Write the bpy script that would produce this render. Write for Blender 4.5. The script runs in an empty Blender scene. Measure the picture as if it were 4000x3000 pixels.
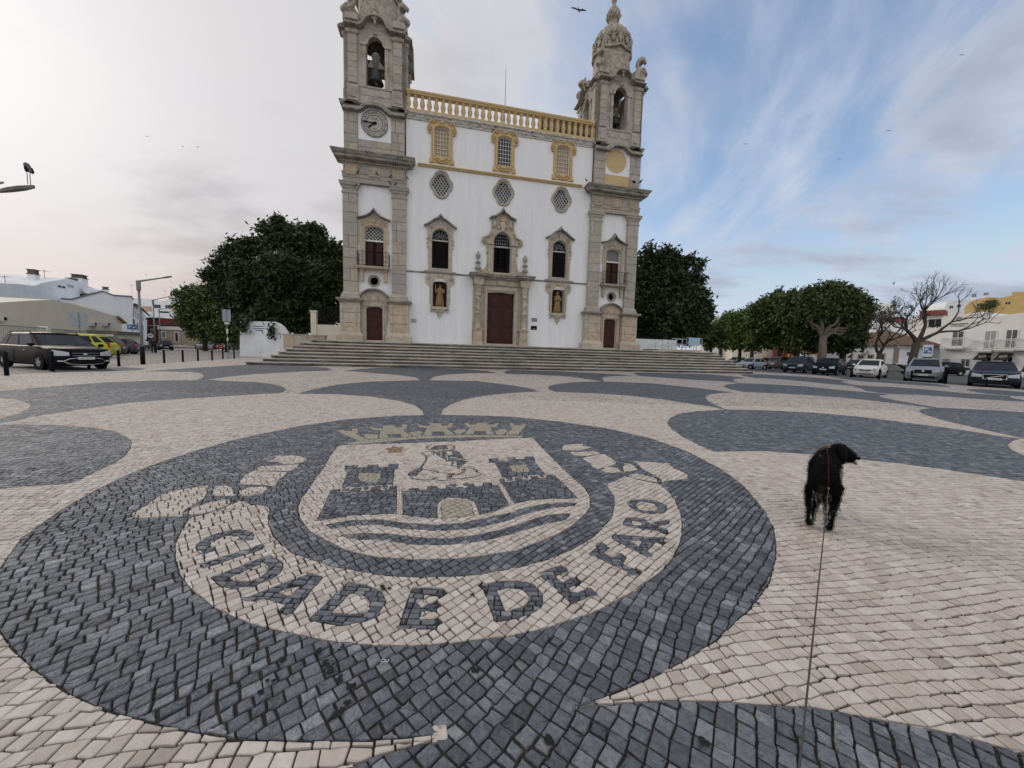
import bpy, bmesh, math, random
import numpy as np
from mathutils import Vector, Matrix
from mathutils.geometry import delaunay_2d_cdt
S = bpy.context.scene
COL = S.collection
R = math.radians
random.seed(7)
# ------------------------------------------------------------------ camera
FPX, PITCH, ROLL, EYE = 1430.0, R(5.0), R(1.6335), 1.25
cd = bpy.data.cameras.new('camera'); cam = bpy.data.objects.new('camera', cd); COL.objects.link(cam)
cd.sensor_width = 36.0; cd.lens = 36.0 * FPX / 4000.0; cd.clip_start = 0.05; cd.clip_end = 6000
_up0 = Vector((0, math.sin(PITCH), math.cos(PITCH))); _fw = Vector((0, math.cos(PITCH), -math.sin(PITCH)))
_rt = math.cos(ROLL) * Vector((1, 0, 0)) + math.sin(ROLL) * _up0
_up = -math.sin(ROLL) * Vector((1, 0, 0)) + math.cos(ROLL) * _up0
cam.matrix_world = Matrix(((_rt.x, _up.x, -_fw.x, 0), (_rt.y, _up.y, -_fw.y, 0), (_rt.z, _up.z, -_fw.z, EYE), (0, 0, 0, 1)))
S.camera = cam
# ------------------------------------------------------------------ view, sky, sun
S.view_settings.view_transform = 'Standard'; S.view_settings.look = 'None'
S.view_settings.gamma = 1.0; S.view_settings.use_curve_mapping = False
S.view_settings.exposure = EXPOSURE = 0.25
SUN_EL, SUN_AZ = R(24), R(-62)              # azimuth from +Y, negative to the left
SUN_DIR = Vector((math.sin(SUN_AZ) * math.cos(SUN_EL), math.cos(SUN_AZ) * math.cos(SUN_EL), math.sin(SUN_EL)))
W = bpy.data.worlds.new('World'); S.world = W; W.use_nodes = True
nt = W.node_tree; nt.nodes.clear()
def _n(t, **k):
    n = nt.nodes.new(t)
    for a, b in k.items(): setattr(n, a, b)
    return n
def _l(a, b): nt.links.new(a, b)
def _math(op, a, b=None, c=None, clamp=False):
    n = _n('ShaderNodeMath', operation=op, use_clamp=clamp)
    for i, v in enumerate((a, b, c)):
        if v is None: continue
        if isinstance(v, (int, float)): n.inputs[i].default_value = v
        else: _l(v, n.inputs[i])
    return n.outputs[0]
def _mix(f, a, b):
    n = _n('ShaderNodeMix', data_type='RGBA')
    for i, v in ((0, f), (6, a), (7, b)):
        if isinstance(v, (int, float)): n.inputs[i].default_value = v
        elif isinstance(v, tuple): n.inputs[i].default_value = (*v, 1)
        else: _l(v, n.inputs[i])
    return n.outputs[2]
def _ramp(v, lo, hi):
    n = _n('ShaderNodeMapRange', interpolation_type='SMOOTHSTEP'); _l(v, n.inputs[0])
    n.inputs[1].default_value = lo; n.inputs[2].default_value = hi
    return n.outputs[0]
sky = _n('ShaderNodeTexSky', sky_type='NISHITA', sun_disc=False, sun_elevation=SUN_EL, sun_rotation=SUN_AZ,
         air_density=1.0, dust_density=1.2, ozone_density=1.6, altitude=0)
tc = _n('ShaderNodeTexCoord')
nrm = _n('ShaderNodeVectorMath', operation='NORMALIZE'); _l(tc.outputs['Generated'], nrm.inputs[0])
sep = _n('ShaderNodeSeparateXYZ'); _l(nrm.outputs[0], sep.inputs[0])
zc = _math('MAXIMUM', sep.outputs[2], 0.0)
den = _math('ADD', zc, 0.16)
# project the view direction onto a cloud layer overhead
cx = _math('DIVIDE', sep.outputs[0], den); cy = _math('DIVIDE', sep.outputs[1], den)
comb = _n('ShaderNodeCombineXYZ'); _l(cx, comb.inputs[0]); _l(cy, comb.inputs[1])
def cloud(scale, detail, rough, rot, sx, sy, off, dist=0.0):
    mp = _n('ShaderNodeMapping'); _l(comb.outputs[0], mp.inputs[0])
    mp.inputs['Rotation'].default_value = (0, 0, R(rot)); mp.inputs['Scale'].default_value = (sx, sy, 1)
    mp.inputs['Location'].default_value = off
    no = _n('ShaderNodeTexNoise'); _l(mp.outputs[0], no.inputs['Vector'])
    no.inputs['Scale'].default_value = scale; no.inputs['Detail'].default_value = detail
    no.inputs['Roughness'].default_value = rough; no.inputs['Distortion'].default_value = dist
    return no.outputs['Fac']
dotn = _n('ShaderNodeVectorMath', operation='DOT_PRODUCT'); _l(nrm.outputs[0], dotn.inputs[0])
dotn.inputs[1].default_value = SUN_DIR
toward = dotn.outputs['Value']
glow = _math('POWER', _math('MAXIMUM', toward, 0.0), 22.0)
wide = _ramp(toward, 0.30, 0.95)
def axis(deg, k):
    n = _n('ShaderNodeVectorMath', operation='DOT_PRODUCT'); _l(comb.outputs[0], n.inputs[0]); n.inputs[1].default_value = (math.sin(R(deg)) * k, math.cos(R(deg)) * k, 0); return n.outputs['Value']
def streaks(deg, ka, kc, off, det, dist):
    c2 = _n('ShaderNodeCombineXYZ'); _l(axis(deg, ka), c2.inputs[0]); _l(axis(deg + 90, kc), c2.inputs[1]); c2.inputs[2].default_value = off
    no = _n('ShaderNodeTexNoise'); _l(c2.outputs[0], no.inputs['Vector']); no.inputs['Scale'].default_value = 1.0
    no.inputs['Detail'].default_value = det; no.inputs['Roughness'].default_value = .56; no.inputs['Distortion'].default_value = dist; return no.outputs['Fac']
streak = _math('ADD', _math('MULTIPLY', streaks(30, .50, 1.35, 3.3, 7, .9), .7), _math('MULTIPLY', streaks(24, 1.4, 3.4, 9.1, 6, 1.0), .3))
puff = cloud(1.0, 7.0, 0.52, 10, 0.75, 1.15, (7.4, 2.6, 0), 0.2)
low = _ramp(zc, 0.42, 0.05)
behind = _ramp(sep.outputs[1], 0.42, -0.45)           # brighter, cloudier sky added behind the viewer to light the facade
high = _ramp(zc, 0.72, 0.98)
cov_r = _math('MULTIPLY_ADD', _ramp(streak, 0.42, 0.66), 0.85, _math('MULTIPLY_ADD', low, 0.50, 0.10))
cover = _math('MULTIPLY_ADD', wide, 0.8, cov_r)
cover = _math('ADD', cover, _math('MULTIPLY', _ramp(puff, 0.45, 0.68), 0.8))
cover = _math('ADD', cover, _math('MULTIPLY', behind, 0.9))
cover = _math('ADD', cover, _math('MULTIPLY', high, 0.5))
cover = _math('MINIMUM', cover, 0.95)
shade = _ramp(puff, 0.46, 0.68)                      # thick grey undersides
cool = (4.9, 5.4, 6.5); grey = (2.6, 2.95, 3.65)
warm = (5.8, 5.65, 5.75); warmgrey = (3.5, 3.4, 3.55)
c_cool = _mix(shade, cool, grey); c_warm = _mix(shade, warm, warmgrey)
ccol = _mix(_ramp(toward, 0.1, 0.85), c_cool, c_warm)
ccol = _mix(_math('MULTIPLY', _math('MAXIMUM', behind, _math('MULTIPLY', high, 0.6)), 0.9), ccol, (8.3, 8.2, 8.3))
peach = _math('MULTIPLY', _ramp(zc, 0.30, 0.0), _ramp(toward, 0.35, 0.9))
ccol = _mix(_math('MULTIPLY', peach, 0.8), ccol, (6.4, 5.3, 4.85))
addg = _n('ShaderNodeMix', data_type='RGBA', blend_type='ADD'); addg.inputs[0].default_value = 1.0
gl = _mix(glow, (0, 0, 0), (3.4, 3.2, 3.0)); _l(ccol, addg.inputs[6]); _l(gl, addg.inputs[7])
skyc = _n('ShaderNodeMix', data_type='RGBA', blend_type='MULTIPLY'); skyc.inputs[0].default_value = 1.0
_l(sky.outputs[0], skyc.inputs[6]); skyc.inputs[7].default_value = (1.7, 1.75, 1.75, 1)
# the haze round the sun is no brighter than the cloud that hides it
cl = _n('ShaderNodeMix', data_type='RGBA', blend_type='DARKEN'); cl.inputs[0].default_value = 1.0
_l(skyc.outputs[2], cl.inputs[6]); cl.inputs[7].default_value = (5.6, 5.9, 6.8, 1)
skyc = cl
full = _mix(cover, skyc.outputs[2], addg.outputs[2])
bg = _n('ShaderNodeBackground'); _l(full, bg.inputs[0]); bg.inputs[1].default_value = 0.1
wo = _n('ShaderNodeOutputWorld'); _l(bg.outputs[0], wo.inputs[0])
sl = bpy.data.lights.new('sun', 'SUN'); sl.energy = 0.8; sl.angle = R(25); sl.color = (1.0, 0.9, 0.78)
so = bpy.data.objects.new('sun', sl); COL.objects.link(so)
so.rotation_euler = SUN_DIR.to_track_quat('Z', 'Y').to_euler()
# ------------------------------------------------------------------ survey: photo pixels (4000 x 3000) to places
def ray(px, py):
    x = (px - 2000) / FPX; y = (1500 - py) / FPX
    c, s = math.cos(ROLL), math.sin(ROLL)
    X = c * x - s * y; Y = s * x + c * y
    return Vector((X, math.cos(PITCH) + math.sin(PITCH) * Y, math.cos(PITCH) * Y - math.sin(PITCH)))
def gr(px, py, z=0.0):
    d = ray(px, py); t = (z - EYE) / d.z
    return (d.x * t, d.y * t)
def at(px, py, Y):
    d = ray(px, py); t = Y / d.y
    return Vector((d.x * t, Y, EYE + d.z * t))
YAW = R(12.64); XC = 5.474; BASE = 1.72; DW = 29.4
UF = Vector((math.cos(YAW), math.sin(YAW), 0)); NF = Vector((-math.sin(YAW), math.cos(YAW), 0))
def fz(px, py, n=DW):
    d = ray(px, py); t = n / d.dot(NF); return (d.dot(UF) * t - XC, EYE + d.z * t)
# ------------------------------------------------------------------ materials
MATS = {}
def mat(name, c1, c2=None, scale=4.0, rough=0.7, bump=0.0, metal=0.0, spec=0.5, detail=5.0, lo=0.35, hi=0.65,
        stretch=(1, 1, 1), bscale=None, attr=None, orand=None, coat=0.0, c3=None, s3=1.0, lo3=.55, hi3=.7, trans=0.0, emit=None, bdist=0.02):
    if name in MATS: return MATS[name]
    m = bpy.data.materials.new(name); m.use_nodes = True; t = m.node_tree; b = t.nodes['Principled BSDF']
    N, L = t.nodes.new, t.links.new
    b.inputs['Roughness'].default_value = rough; b.inputs['Metallic'].default_value = metal
    b.inputs['Specular IOR Level'].default_value = spec; b.inputs['Coat Weight'].default_value = coat
    b.inputs['Coat Roughness'].default_value = 0.06
    if trans: b.inputs['Transmission Weight'].default_value = trans
    co = N('ShaderNodeTexCoord'); mp = N('ShaderNodeMapping'); L(co.outputs['Object'], mp.inputs[0])
    mp.inputs['Scale'].default_value = stretch
    no = N('ShaderNodeTexNoise'); no.inputs['Scale'].default_value = scale; no.inputs['Detail'].default_value = detail
    no.inputs['Roughness'].default_value = 0.6
    L(mp.outputs[0], no.inputs['Vector'])
    def mixc(f, a, bb, blend='MIX'):
        x = N('ShaderNodeMix'); x.data_type = 'RGBA'; x.blend_type = blend
        for i, v in ((0, f), (6, a), (7, bb)):
            if isinstance(v, (int, float)): x.inputs[i].default_value = v
            elif isinstance(v, tuple): x.inputs[i].default_value = (*v, 1)
            else: L(v, x.inputs[i])
        return x.outputs[2]
    def rng(v, a, c):
        x = N('ShaderNodeMapRange'); L(v, x.inputs[0]); x.inputs[1].default_value = a; x.inputs[2].default_value = c; return x.outputs[0]
    col = mixc(rng(no.outputs['Fac'], lo, hi), c1, c2 or c1)
    if orand:
        oi = N('ShaderNodeObjectInfo'); cr = N('ShaderNodeValToRGB'); e = cr.color_ramp
        e.interpolation = 'CONSTANT'
        while len(e.elements) < len(orand): e.elements.new(0.5)
        for i, c in enumerate(orand): e.elements[i].position = i / len(orand); e.elements[i].color = (*c, 1)
        L(oi.outputs['Random'], cr.inputs[0]); col = mixc(1.0, cr.outputs[0], col, 'MULTIPLY')
    if attr:
        at_ = N('ShaderNodeAttribute'); at_.attribute_name = 'tone'
        cr = N('ShaderNodeValToRGB'); e = cr.color_ramp
        while len(e.elements) < len(attr): e.elements.new(0.5)
        for i, c in enumerate(attr): e.elements[i].position = i / (len(attr) - 1); e.elements[i].color = (*c, 1)
        L(at_.outputs['Fac'], cr.inputs[0]); col = mixc(1.0, cr.outputs[0], col, 'MULTIPLY')
    if c3:
        n3 = N('ShaderNodeTexNoise'); n3.inputs['Scale'].default_value = s3; n3.inputs['Detail'].default_value = 6
        n3.inputs['Roughness'].default_value = 0.65
        L(mp.outputs[0], n3.inputs['Vector']); col = mixc(rng(n3.outputs['Fac'], lo3, hi3), col, c3)
    L(col, b.inputs['Base Color']) if not isinstance(col, tuple) else None
    if bump:
        bp = N('ShaderNodeBump'); bp.inputs['Strength'].default_value = bump; bp.inputs['Distance'].default_value = bdist
        if bscale:
            nb = N('ShaderNodeTexNoise'); nb.inputs['Scale'].default_value = bscale; nb.inputs['Detail'].default_value = 4
            L(mp.outputs[0], nb.inputs['Vector']); L(nb.outputs['Fac'], bp.inputs['Height'])
        else: L(no.outputs['Fac'], bp.inputs['Height'])
        L(bp.outputs[0], b.inputs['Normal'])
    if emit:
        b.inputs['Emission Color'].default_value = (*emit[0], 1); b.inputs['Emission Strength'].default_value = emit[1]
    m['base'] = 1; MATS[name] = m
    return m
# ------------------------------------------------------------------ object helpers
def put(name, me, m=None, parent=None, loc=None, rz=None):
    o = bpy.data.objects.new(name, me); COL.objects.link(o)
    if m is not None and me is not None and not me.materials: me.materials.append(m)
    if parent is not None: o.parent = parent
    if loc is not None: o.location = loc
    if rz is not None: o.rotation_euler = (0, 0, rz)
    return o
def tag(o, label=None, cat=None, group=None, kind=None):
    if label: o['label'] = label
    if cat: o['category'] = cat
    if group: o['group'] = group
    if kind: o['kind'] = kind
    return o
def root(name, loc, label, cat, group=None, rz=0.0):
    o = put(name, None, loc=loc, rz=rz); o.empty_display_size = 0.2
    return tag(o, label, cat, group)
def copy_tree(o, parent=None):
    c = o.copy(); COL.objects.link(c); c.parent = parent
    for ch in list(o.children): copy_tree(ch, c)
    return c
class MB:
    """collects polygons"""
    def __init__(s): s.v = []; s.f = []
    def add(s, vs, fs):
        k = len(s.v); s.v += [tuple(x) for x in vs]; s.f += [tuple(i + k for i in f) for f in fs]; return s
    def box(s, x0, x1, y0, y1, z0, z1):
        return s.add([(x0, y0, z0), (x1, y0, z0), (x1, y1, z0), (x0, y1, z0), (x0, y0, z1), (x1, y0, z1), (x1, y1, z1), (x0, y1, z1)],
                     [(0, 3, 2, 1), (4, 5, 6, 7), (0, 1, 5, 4), (1, 2, 6, 5), (2, 3, 7, 6), (3, 0, 4, 7)])
    def prism(s, pts, y0, y1, holes=None):
        """outline in (x, z), extruded along y"""
        n = len(pts); a = sum(pts[i][0] * pts[(i + 1) % n][1] - pts[(i + 1) % n][0] * pts[i][1] for i in range(n))
        if a < 0: pts = pts[::-1]
        if holes:
            allp = list(pts); edges = [(i, (i + 1) % n) for i in range(n)]
            for h in holes:
                k = len(allp); m_ = len(h); allp += list(h); edges += [(k + i, k + (i + 1) % m_) for i in range(m_)]
            r = delaunay_2d_cdt([Vector(p) for p in allp], edges, [], 0, 1e-5)
            vs = [tuple(v) for v in r[0]]
            def inside(c, poly):
                r_ = False; m_ = len(poly)
                for i in range(m_):
                    (xa, za), (xb, zb) = poly[i], poly[(i + 1) % m_]
                    if (za > c[1]) != (zb > c[1]) and c[0] < (xb - xa) * (c[1] - za) / (zb - za) + xa: r_ = not r_
                return r_
            tr = []
            for f in r[2]:
                c = (sum(vs[i][0] for i in f) / len(f), sum(vs[i][1] for i in f) / len(f))
                if inside(c, pts) and not any(inside(c, h) for h in holes): tr.append(tuple(f))
            m2 = len(vs)
            V = [(x, y0, z) for x, z in vs] + [(x, y1, z) for x, z in vs]
            F = tr + [tuple(i + m2 for i in f[::-1]) for f in tr]
            from collections import Counter
            ec = Counter()
            for f in tr:
                for i in range(len(f)): ec[(f[i], f[(i + 1) % len(f)])] += 1
            for (a_, b_), _c in ec.items():
                if (b_, a_) not in ec: F.append((b_, a_, a_ + m2, b_ + m2))
            return s.add(V, F)
        V = [(x, y0, z) for x, z in pts] + [(x, y1, z) for x, z in pts]
        F = [tuple(range(n)), tuple(range(2 * n - 1, n - 1, -1))] + [((i + 1) % n, i, i + n, (i + 1) % n + n) for i in range(n)]
        return s.add(V, F)
    def lathe(s, prof, seg=16, c=(0, 0, 0), sx=1.0, sy=1.0, a0=0.0, a1=2 * math.pi, cap=True):
        closed = abs(a1 - a0 - 2 * math.pi) < 1e-6
        m_ = seg if closed else seg + 1; V = []; F = []
        for r_, z in prof:
            for k in range(m_):
                a = a0 + (a1 - a0) * k / seg
                V.append((c[0] + r_ * math.cos(a) * sx, c[1] + r_ * math.sin(a) * sy, c[2] + z))
        for j in range(len(prof) - 1):
            for k in range(seg):
                k2 = (k + 1) % m_ if closed else k + 1
                F.append((j * m_ + k, j * m_ + k2, (j + 1) * m_ + k2, (j + 1) * m_ + k))
        if closed and cap:
            if prof[0][0] > 1e-6: F.append(tuple(range(m_ - 1, -1, -1)))
            if prof[-1][0] > 1e-6: F.append(tuple(range((len(prof) - 1) * m_, len(prof) * m_)))
        return s.add(V, F)
    def tube(s, pts, r, seg=6, r2=None, cap=True):
        pts = [Vector(p) for p in pts]; n = len(pts); V = []; F = []
        ref = Vector((0, 0, 1))
        for i, p in enumerate(pts):
            d = (pts[min(i + 1, n - 1)] - pts[max(i - 1, 0)])
            d = d.normalized() if d.length > 1e-9 else Vector((0, 0, 1))
            a = d.cross(ref)
            if a.length < 0.05: a = d.cross(Vector((1, 0, 0)))
            a.normalize(); b = a.cross(d).normalized()
            if isinstance(r, (list, tuple)): rr = r[i]
            else: rr = r + ((r2 - r) * i / (n - 1) if r2 is not None else 0)
            for k in range(seg):
                t = 2 * math.pi * k / seg; V.append(tuple(p + a * math.cos(t) * rr + b * math.sin(t) * rr))
        for i in range(n - 1):
            for k in range(seg):
                k2 = (k + 1) % seg; F.append((i * seg + k, i * seg + k2, (i + 1) * seg + k2, (i + 1) * seg + k))
        if cap: F += [tuple(range(seg - 1, -1, -1)), tuple(range((n - 1) * seg, n * seg))]
        return s.add(V, F)
    def ball(s, c, r, seg=10, rings=6, sx=1, sy=1, sz=1):
        prof = [(r * math.sin(math.pi * i / rings), -r * math.cos(math.pi * i / rings) * sz) for i in range(rings + 1)]
        prof[0] = (0.0005, prof[0][1]); prof[-1] = (0.0005, prof[-1][1])
        return s.lathe(prof, seg, c, sx, sy)
    def sweep(s, path, sec, closed=False):
        """path: (x, z) outline in the wall plane, sec: list of (outward offset, y); outward is to the left of the path"""
        n = len(path); V = []; F = []; m_ = len(sec)
        for i in range(n):
            p = Vector(path[i]); a = Vector(path[(i - 1) % n]) if (i > 0 or closed) else None; b = Vector(path[(i + 1) % n]) if (i < n - 1 or closed) else None
            d1 = (p - a).normalized() if a is not None else None; d2 = (b - p).normalized() if b is not None else None
            if d1 is None: d1 = d2
            if d2 is None: d2 = d1
            n1 = Vector((-d1.y, d1.x)); n2 = Vector((-d2.y, d2.x)); nn = n1 + n2
            if nn.length < 0.2: nn = n1
            nn.normalize(); k = 1 / max(0.4, nn.dot(n1))
            for o_, y in sec: V.append((p.x + nn.x * o_ * k, y, p.y + nn.y * o_ * k))
        for i in range(n if closed else n - 1):
            j = (i + 1) % n
            for k in range(m_):
                k2 = (k + 1) % m_; F.append((i * m_ + k, j * m_ + k, j * m_ + k2, i * m_ + k2))
        if not closed: F += [tuple(range(m_)), tuple(range(n * m_ - 1, (n - 1) * m_ - 1, -1))]
        return s.add(V, F)
    def mesh(s, name='m', smooth=False):
        me = bpy.data.meshes.new(name); me.from_pydata(s.v, [], s.f); me.update()
        if smooth: me.polygons.foreach_set('use_smooth', [True] * len(me.polygons))
        return me
    def build(s, name, m, parent=None, smooth=False, loc=None, fix=True):
        me = s.mesh(name, smooth)
        if fix:
            bm = bmesh.new(); bm.from_mesh(me); bmesh.ops.recalc_face_normals(bm, faces=bm.faces); bm.to_mesh(me); bm.free()
        return put(name, me, m, parent, loc)
def arc(cx, cz, rx, rz, a0, a1, n=12):
    return [(cx + rx * math.cos(R(a0 + (a1 - a0) * i / n)), cz + rz * math.sin(R(a0 + (a1 - a0) * i / n))) for i in range(n + 1)]
def spline(pts, n=6, closed=False):
    out = []; m_ = len(pts)
    rng = range(m_) if closed else range(m_ - 1)
    for i in rng:
        if closed: p = [pts[(i + k) % m_] for k in (-1, 0, 1, 2)]
        else: p = [pts[min(max(i + k, 0), m_ - 1)] for k in (-1, 0, 1, 2)]
        for j in range(n):
            t = j / n
            out.append(tuple(0.5 * (2 * b + (c - a) * t + (2 * a - 5 * b + 4 * c - d) * t * t + (3 * b - a - 3 * c + d) * t ** 3) for a, b, c, d in zip(*p)))
    if not closed: out.append(tuple(pts[-1]))
    return out
# ================================================================== plaza paving
# outlines surveyed on the ground; class: w white limestone, d dark limestone, b beige granite, r brown
# layout: 0 wavy courses, 1 diagonal setts, 2 small brickwork, 3 small diagonal setts
def gp(pts): return [gr(*p) for p in pts]
def cr(x0, y0, k, pts): return [(x0 + a * k, y0 + b * k) for a, b in pts]
REG = []
def reg(cls, lay, pts, smooth=0):
    g = gp(pts)
    if smooth: g = spline(g, smooth, True)
    REG.append((cls, lay, g))
emb = [(-60,2340),(0,2217),(86,2099),(226,2000),(289,1961),(380,1911),(497,1854),(633,1802),(769,1759),(904,1721),(1000,1699),(1181,1662),(1362,1637),(1542,1624),(1655,1621.5),
 (1651,1606),(1624,1585),(1565,1567),(1452,1549),(1316,1540),(1158,1538),(1226,1520),(1316,1502),(1452,1490),(1633,1485),(1640,1484),(1624,1475),(1565,1466),(1452,1457),(1384,1451),(1339,1449),
 (1407,1441),(1475,1436),(1633,1436),(1814,1442),(1904,1449),(1940,1457),(1836,1458),(1746,1463),(1696,1472),(1678,1484),(1680,1485.5),(1859,1488),(2000,1505),(2054,1513),(2113,1529),(2068,1531),(2000,1535),(1904,1544),(1814,1560),(1759,1581),(1728,1601),(1723,1620),
 (1904,1624),(2000,1628),(2181,1646),(2362,1671),(2542,1712),(2678,1759),(2814,1829),(2904,1895),(2985,1992),(3022,2060),(3032,2130),(3029,2188),(3002,2283),(2934,2371),(2798,2500),(2663,2585),(2568,2636),(2457,2682),(2246,2762),
 (2316,2749),(2452,2746),(2588,2736),(2723,2735),(2859,2739),(2986,2750),(3178,2761),(3395,2802),(3612,2839),(3788,2880),(4000,2937),(4700,3150),(5400,3800),(2000,4800),(-1400,4800),(400,3500),(1100,3120),(1300,3040),(1371,2992),(1430,2970),(1497,2942),(1588,2920),(1669,2893),(1741,2866),
 (1588,2880),(1407,2890),(1181,2893),(1000,2887),(929,2883),(664,2842),(441,2781),(285,2717),(129,2612),(45,2529),(0,2468)]
reg('d', 1, emb)
reg('d', 0, [(-1500,1800),(-500,1672),(0,1659),(90,1658),(226,1661),(362,1670),(452,1687),(497,1707),(514,1725),(509,1753),(488,1780),(452,1805),(384,1838),(339,1861),(280,1886),(226,1892),(136,1896),(0,1909),(-500,1970),(-1500,2150)])
reg('d', 0, [(-1200,1690),(-400,1568),(0,1527),(136,1515),(271,1504),(407,1494),(588,1487),(769,1485),(790,1475),(796,1468),(787,1459),(746,1453),(633,1451),(556,1451),(633,1445),(769,1436),(904,1428),(1000,1424),(1136,1428),(1226,1432),(1280,1437),(1302,1445),(1271,1449),(1181,1451),(1090,1456),(1000,1461),(904,1470),(814,1482),
 (859,1487),(1000,1492.5),(1054,1499),(1099,1508),(1121,1520),(1108,1531),(1090,1536),(1000,1540),(859,1549),(678,1560),(497,1574),(316,1599),(136,1626),(68,1642),(0,1653),(-500,1668),(-1500,1795)])
reg('w', 0, [(-1200,1740),(-400,1575),(-100,1553),(0,1554),(54,1559),(99,1570),(124,1583),(108,1599),(68,1617),(0,1636),(-300,1662),(-1200,1770)])
reg('d', 0, [(0,1466),(68,1460),(271,1452),(452,1450),(542,1446),(572,1441),(542,1437),(497,1435),(384,1435),(300,1440),(200,1450)])
reg('d', 0, [(1968,1454),(1986,1447),(2000,1445),(2181,1450),(2316,1457),(2407,1462),(2470,1468),(2384,1470),(2353,1475),(2357,1486),(2362,1490),(2542,1497),(2723,1515),(2868,1533),(2805,1536),(2769,1542),(2755,1551),(2764,1565),(2796,1581),(2836,1599),
 (3000,1603),(3181,1612),(3362,1628),(3542,1651),(3723,1674),(3904,1703),(3985,1713),(3954,1723),(3934,1737),(3949,1755),(4000,1780),(4600,1990),(4600,2080),(4000,1879),(3859,1859),(3678,1832),(3497,1809),(3353,1794),(3190,1775),(3045,1767),(3000,1762),(2859,1763),(2791,1764),(2769,1757),(2723,1735),(2669,1707),(2624,1676),(2606,1653),(2619,1631),(2655,1615),(2723,1606),(2832,1600),
 (2769,1588),(2678,1574),(2588,1560),(2452,1545),(2316,1536),(2172,1531),(2147,1523),(2140,1513),(2149,1506),(2181,1499),(2249,1492),(2350,1489.5),(2294,1481),(2226,1471),(2090,1463),(2000,1461),(1975,1459)])
reg('d', 0, [(2475,1459),(2488,1455),(2588,1457),(2769,1462),(2882,1472),(2918,1477),(2873,1480),(2863,1485),(2873,1493),(2888,1496.5),(3000,1500.5),(3136,1508),(3271,1522),(3452,1538),(3479,1541),(3432,1545),(3443,1551),(3497,1563),(3588,1579),(3655,1590),(3655,1592.5),
 (3723,1595),(3859,1601),(4000,1610),(4600,1660),(4600,1790),(4000,1712),(3904,1692),(3769,1662),(3678,1640),(3610,1619),(3588,1606),(3601,1599),(3640,1593),(3542,1581),(3407,1565),(3271,1551),(3136,1542),(3000,1535.5),(2904,1531),(2850,1520),(2823,1508),(2841,1502),(2884,1497),(2836,1490),(2723,1484),(2588,1475),(2497,1468)])
# far bands on the right
k = .4882
reg('d', 0, cr(2780,1420,k,[(228,95),(235,88),(370,85),(500,92),(700,103),(900,118),(1000,128),(1110,140),(1035,143),(1050,152),(1150,172),(1270,180)])+cr(3380,1420,k,[(40,182),(200,186),(500,208),(800,238),(1000,248),(1160,262),(1165,272),(1270,292),(1500,310),(1500,330),(1270,306),(1000,290),(600,262),(400,250),(240,246),(120,236),(0,218)])+cr(2780,1420,k,[(1200,200),(1150,188),(1130,180),(950,165),(800,150),(600,130),(430,118),(350,116)]))
reg('d', 0, cr(2780,1420,k,[(950,112),(1100,112),(1270,120)])+cr(3380,1420,k,[(40,122),(300,142),(560,162),(640,175),(700,190),(560,182),(300,165),(100,150),(0,146)])+cr(2780,1420,k,[(1100,130)]))
reg('d', 0, cr(3380,1420,k,[(795,206),(900,204),(1100,214),(1270,228),(1500,244),(1500,275),(1270,262),(1150,258),(950,238),(850,222)]))
reg('d', 0, cr(2780,1420,k,[(350,60),(500,66),(700,78),(900,88),(1060,100),(1270,108)])+cr(3380,1420,k,[(0,112),(60,122),(-60,118)])+cr(2780,1420,k,[(1000,108),(800,92),(600,80),(400,70)]))
# shield
reg('w', 3, [(1320,1741),(1399,1736),(1498,1733.5),(1660,1728),(1821,1722),(1966,1713),(2081,1710),(2108,1739),(2158,1789),(2203,1834),(2253,1879),(2289,1911),(2303,1938),(2308,1961),(2303,1983),(2291,2000),(2267,2025),(2229,2054),(2182,2084),(2138,2100),(2100,2117),(2019,2148),(1950,2160),(1878,2169),(1802,2179),(1720,2183),(1657,2184),(1563,2180),(1476,2175),(1368,2154),(1296,2121),(1238,2089),(1211,2073),(1180,2037),(1167,2009),(1164,1981),(1172,1953),(1197,1920),(1230,1873),(1261,1831),(1289,1781)])
# ribbon
reg('w', 3, [(749,2020),(727,2038),(710,2072),(693,2103),(685,2130),(685,2171),(690,2208),(703,2242),(731,2281),(763,2312),(839,2372),(908,2406),(983,2434),(1090,2461),(1203,2486),(1316,2505),(1452,2517),(1588,2520),(1723,2513),(1859,2499),(2000,2480),(2090,2463),(2181,2436),(2309,2395),(2403,2348),(2479,2304),(2542,2260),(2592,2222),(2636,2165),(2661,2102),(2666,2052),(2658,2001),(2636,1951),(2611,1919),(2576,1890),(2541,1884),(2497,1875),(2441,1860),(2417,1872),(2373,1890),(2370,1896),(2382,1913),(2397,1934),(2400,1963),(2397,1993),(2388,2022),(2364,2051),(2341,2075),(2309,2103),(2239,2143),(2158,2178),(2063,2206),(2004,2219),(1878,2243),(1752,2252),(1626,2254),(1500,2248),(1440,2237),(1296,2212),(1212,2184),(1144,2160),(1104,2130),(1070,2093),(1053,2056),(1049,2028),(1049,2013),(1056,1991),(1043,1977),(992,1969),(934,1955),(873,1984),(805,2008)])
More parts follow.
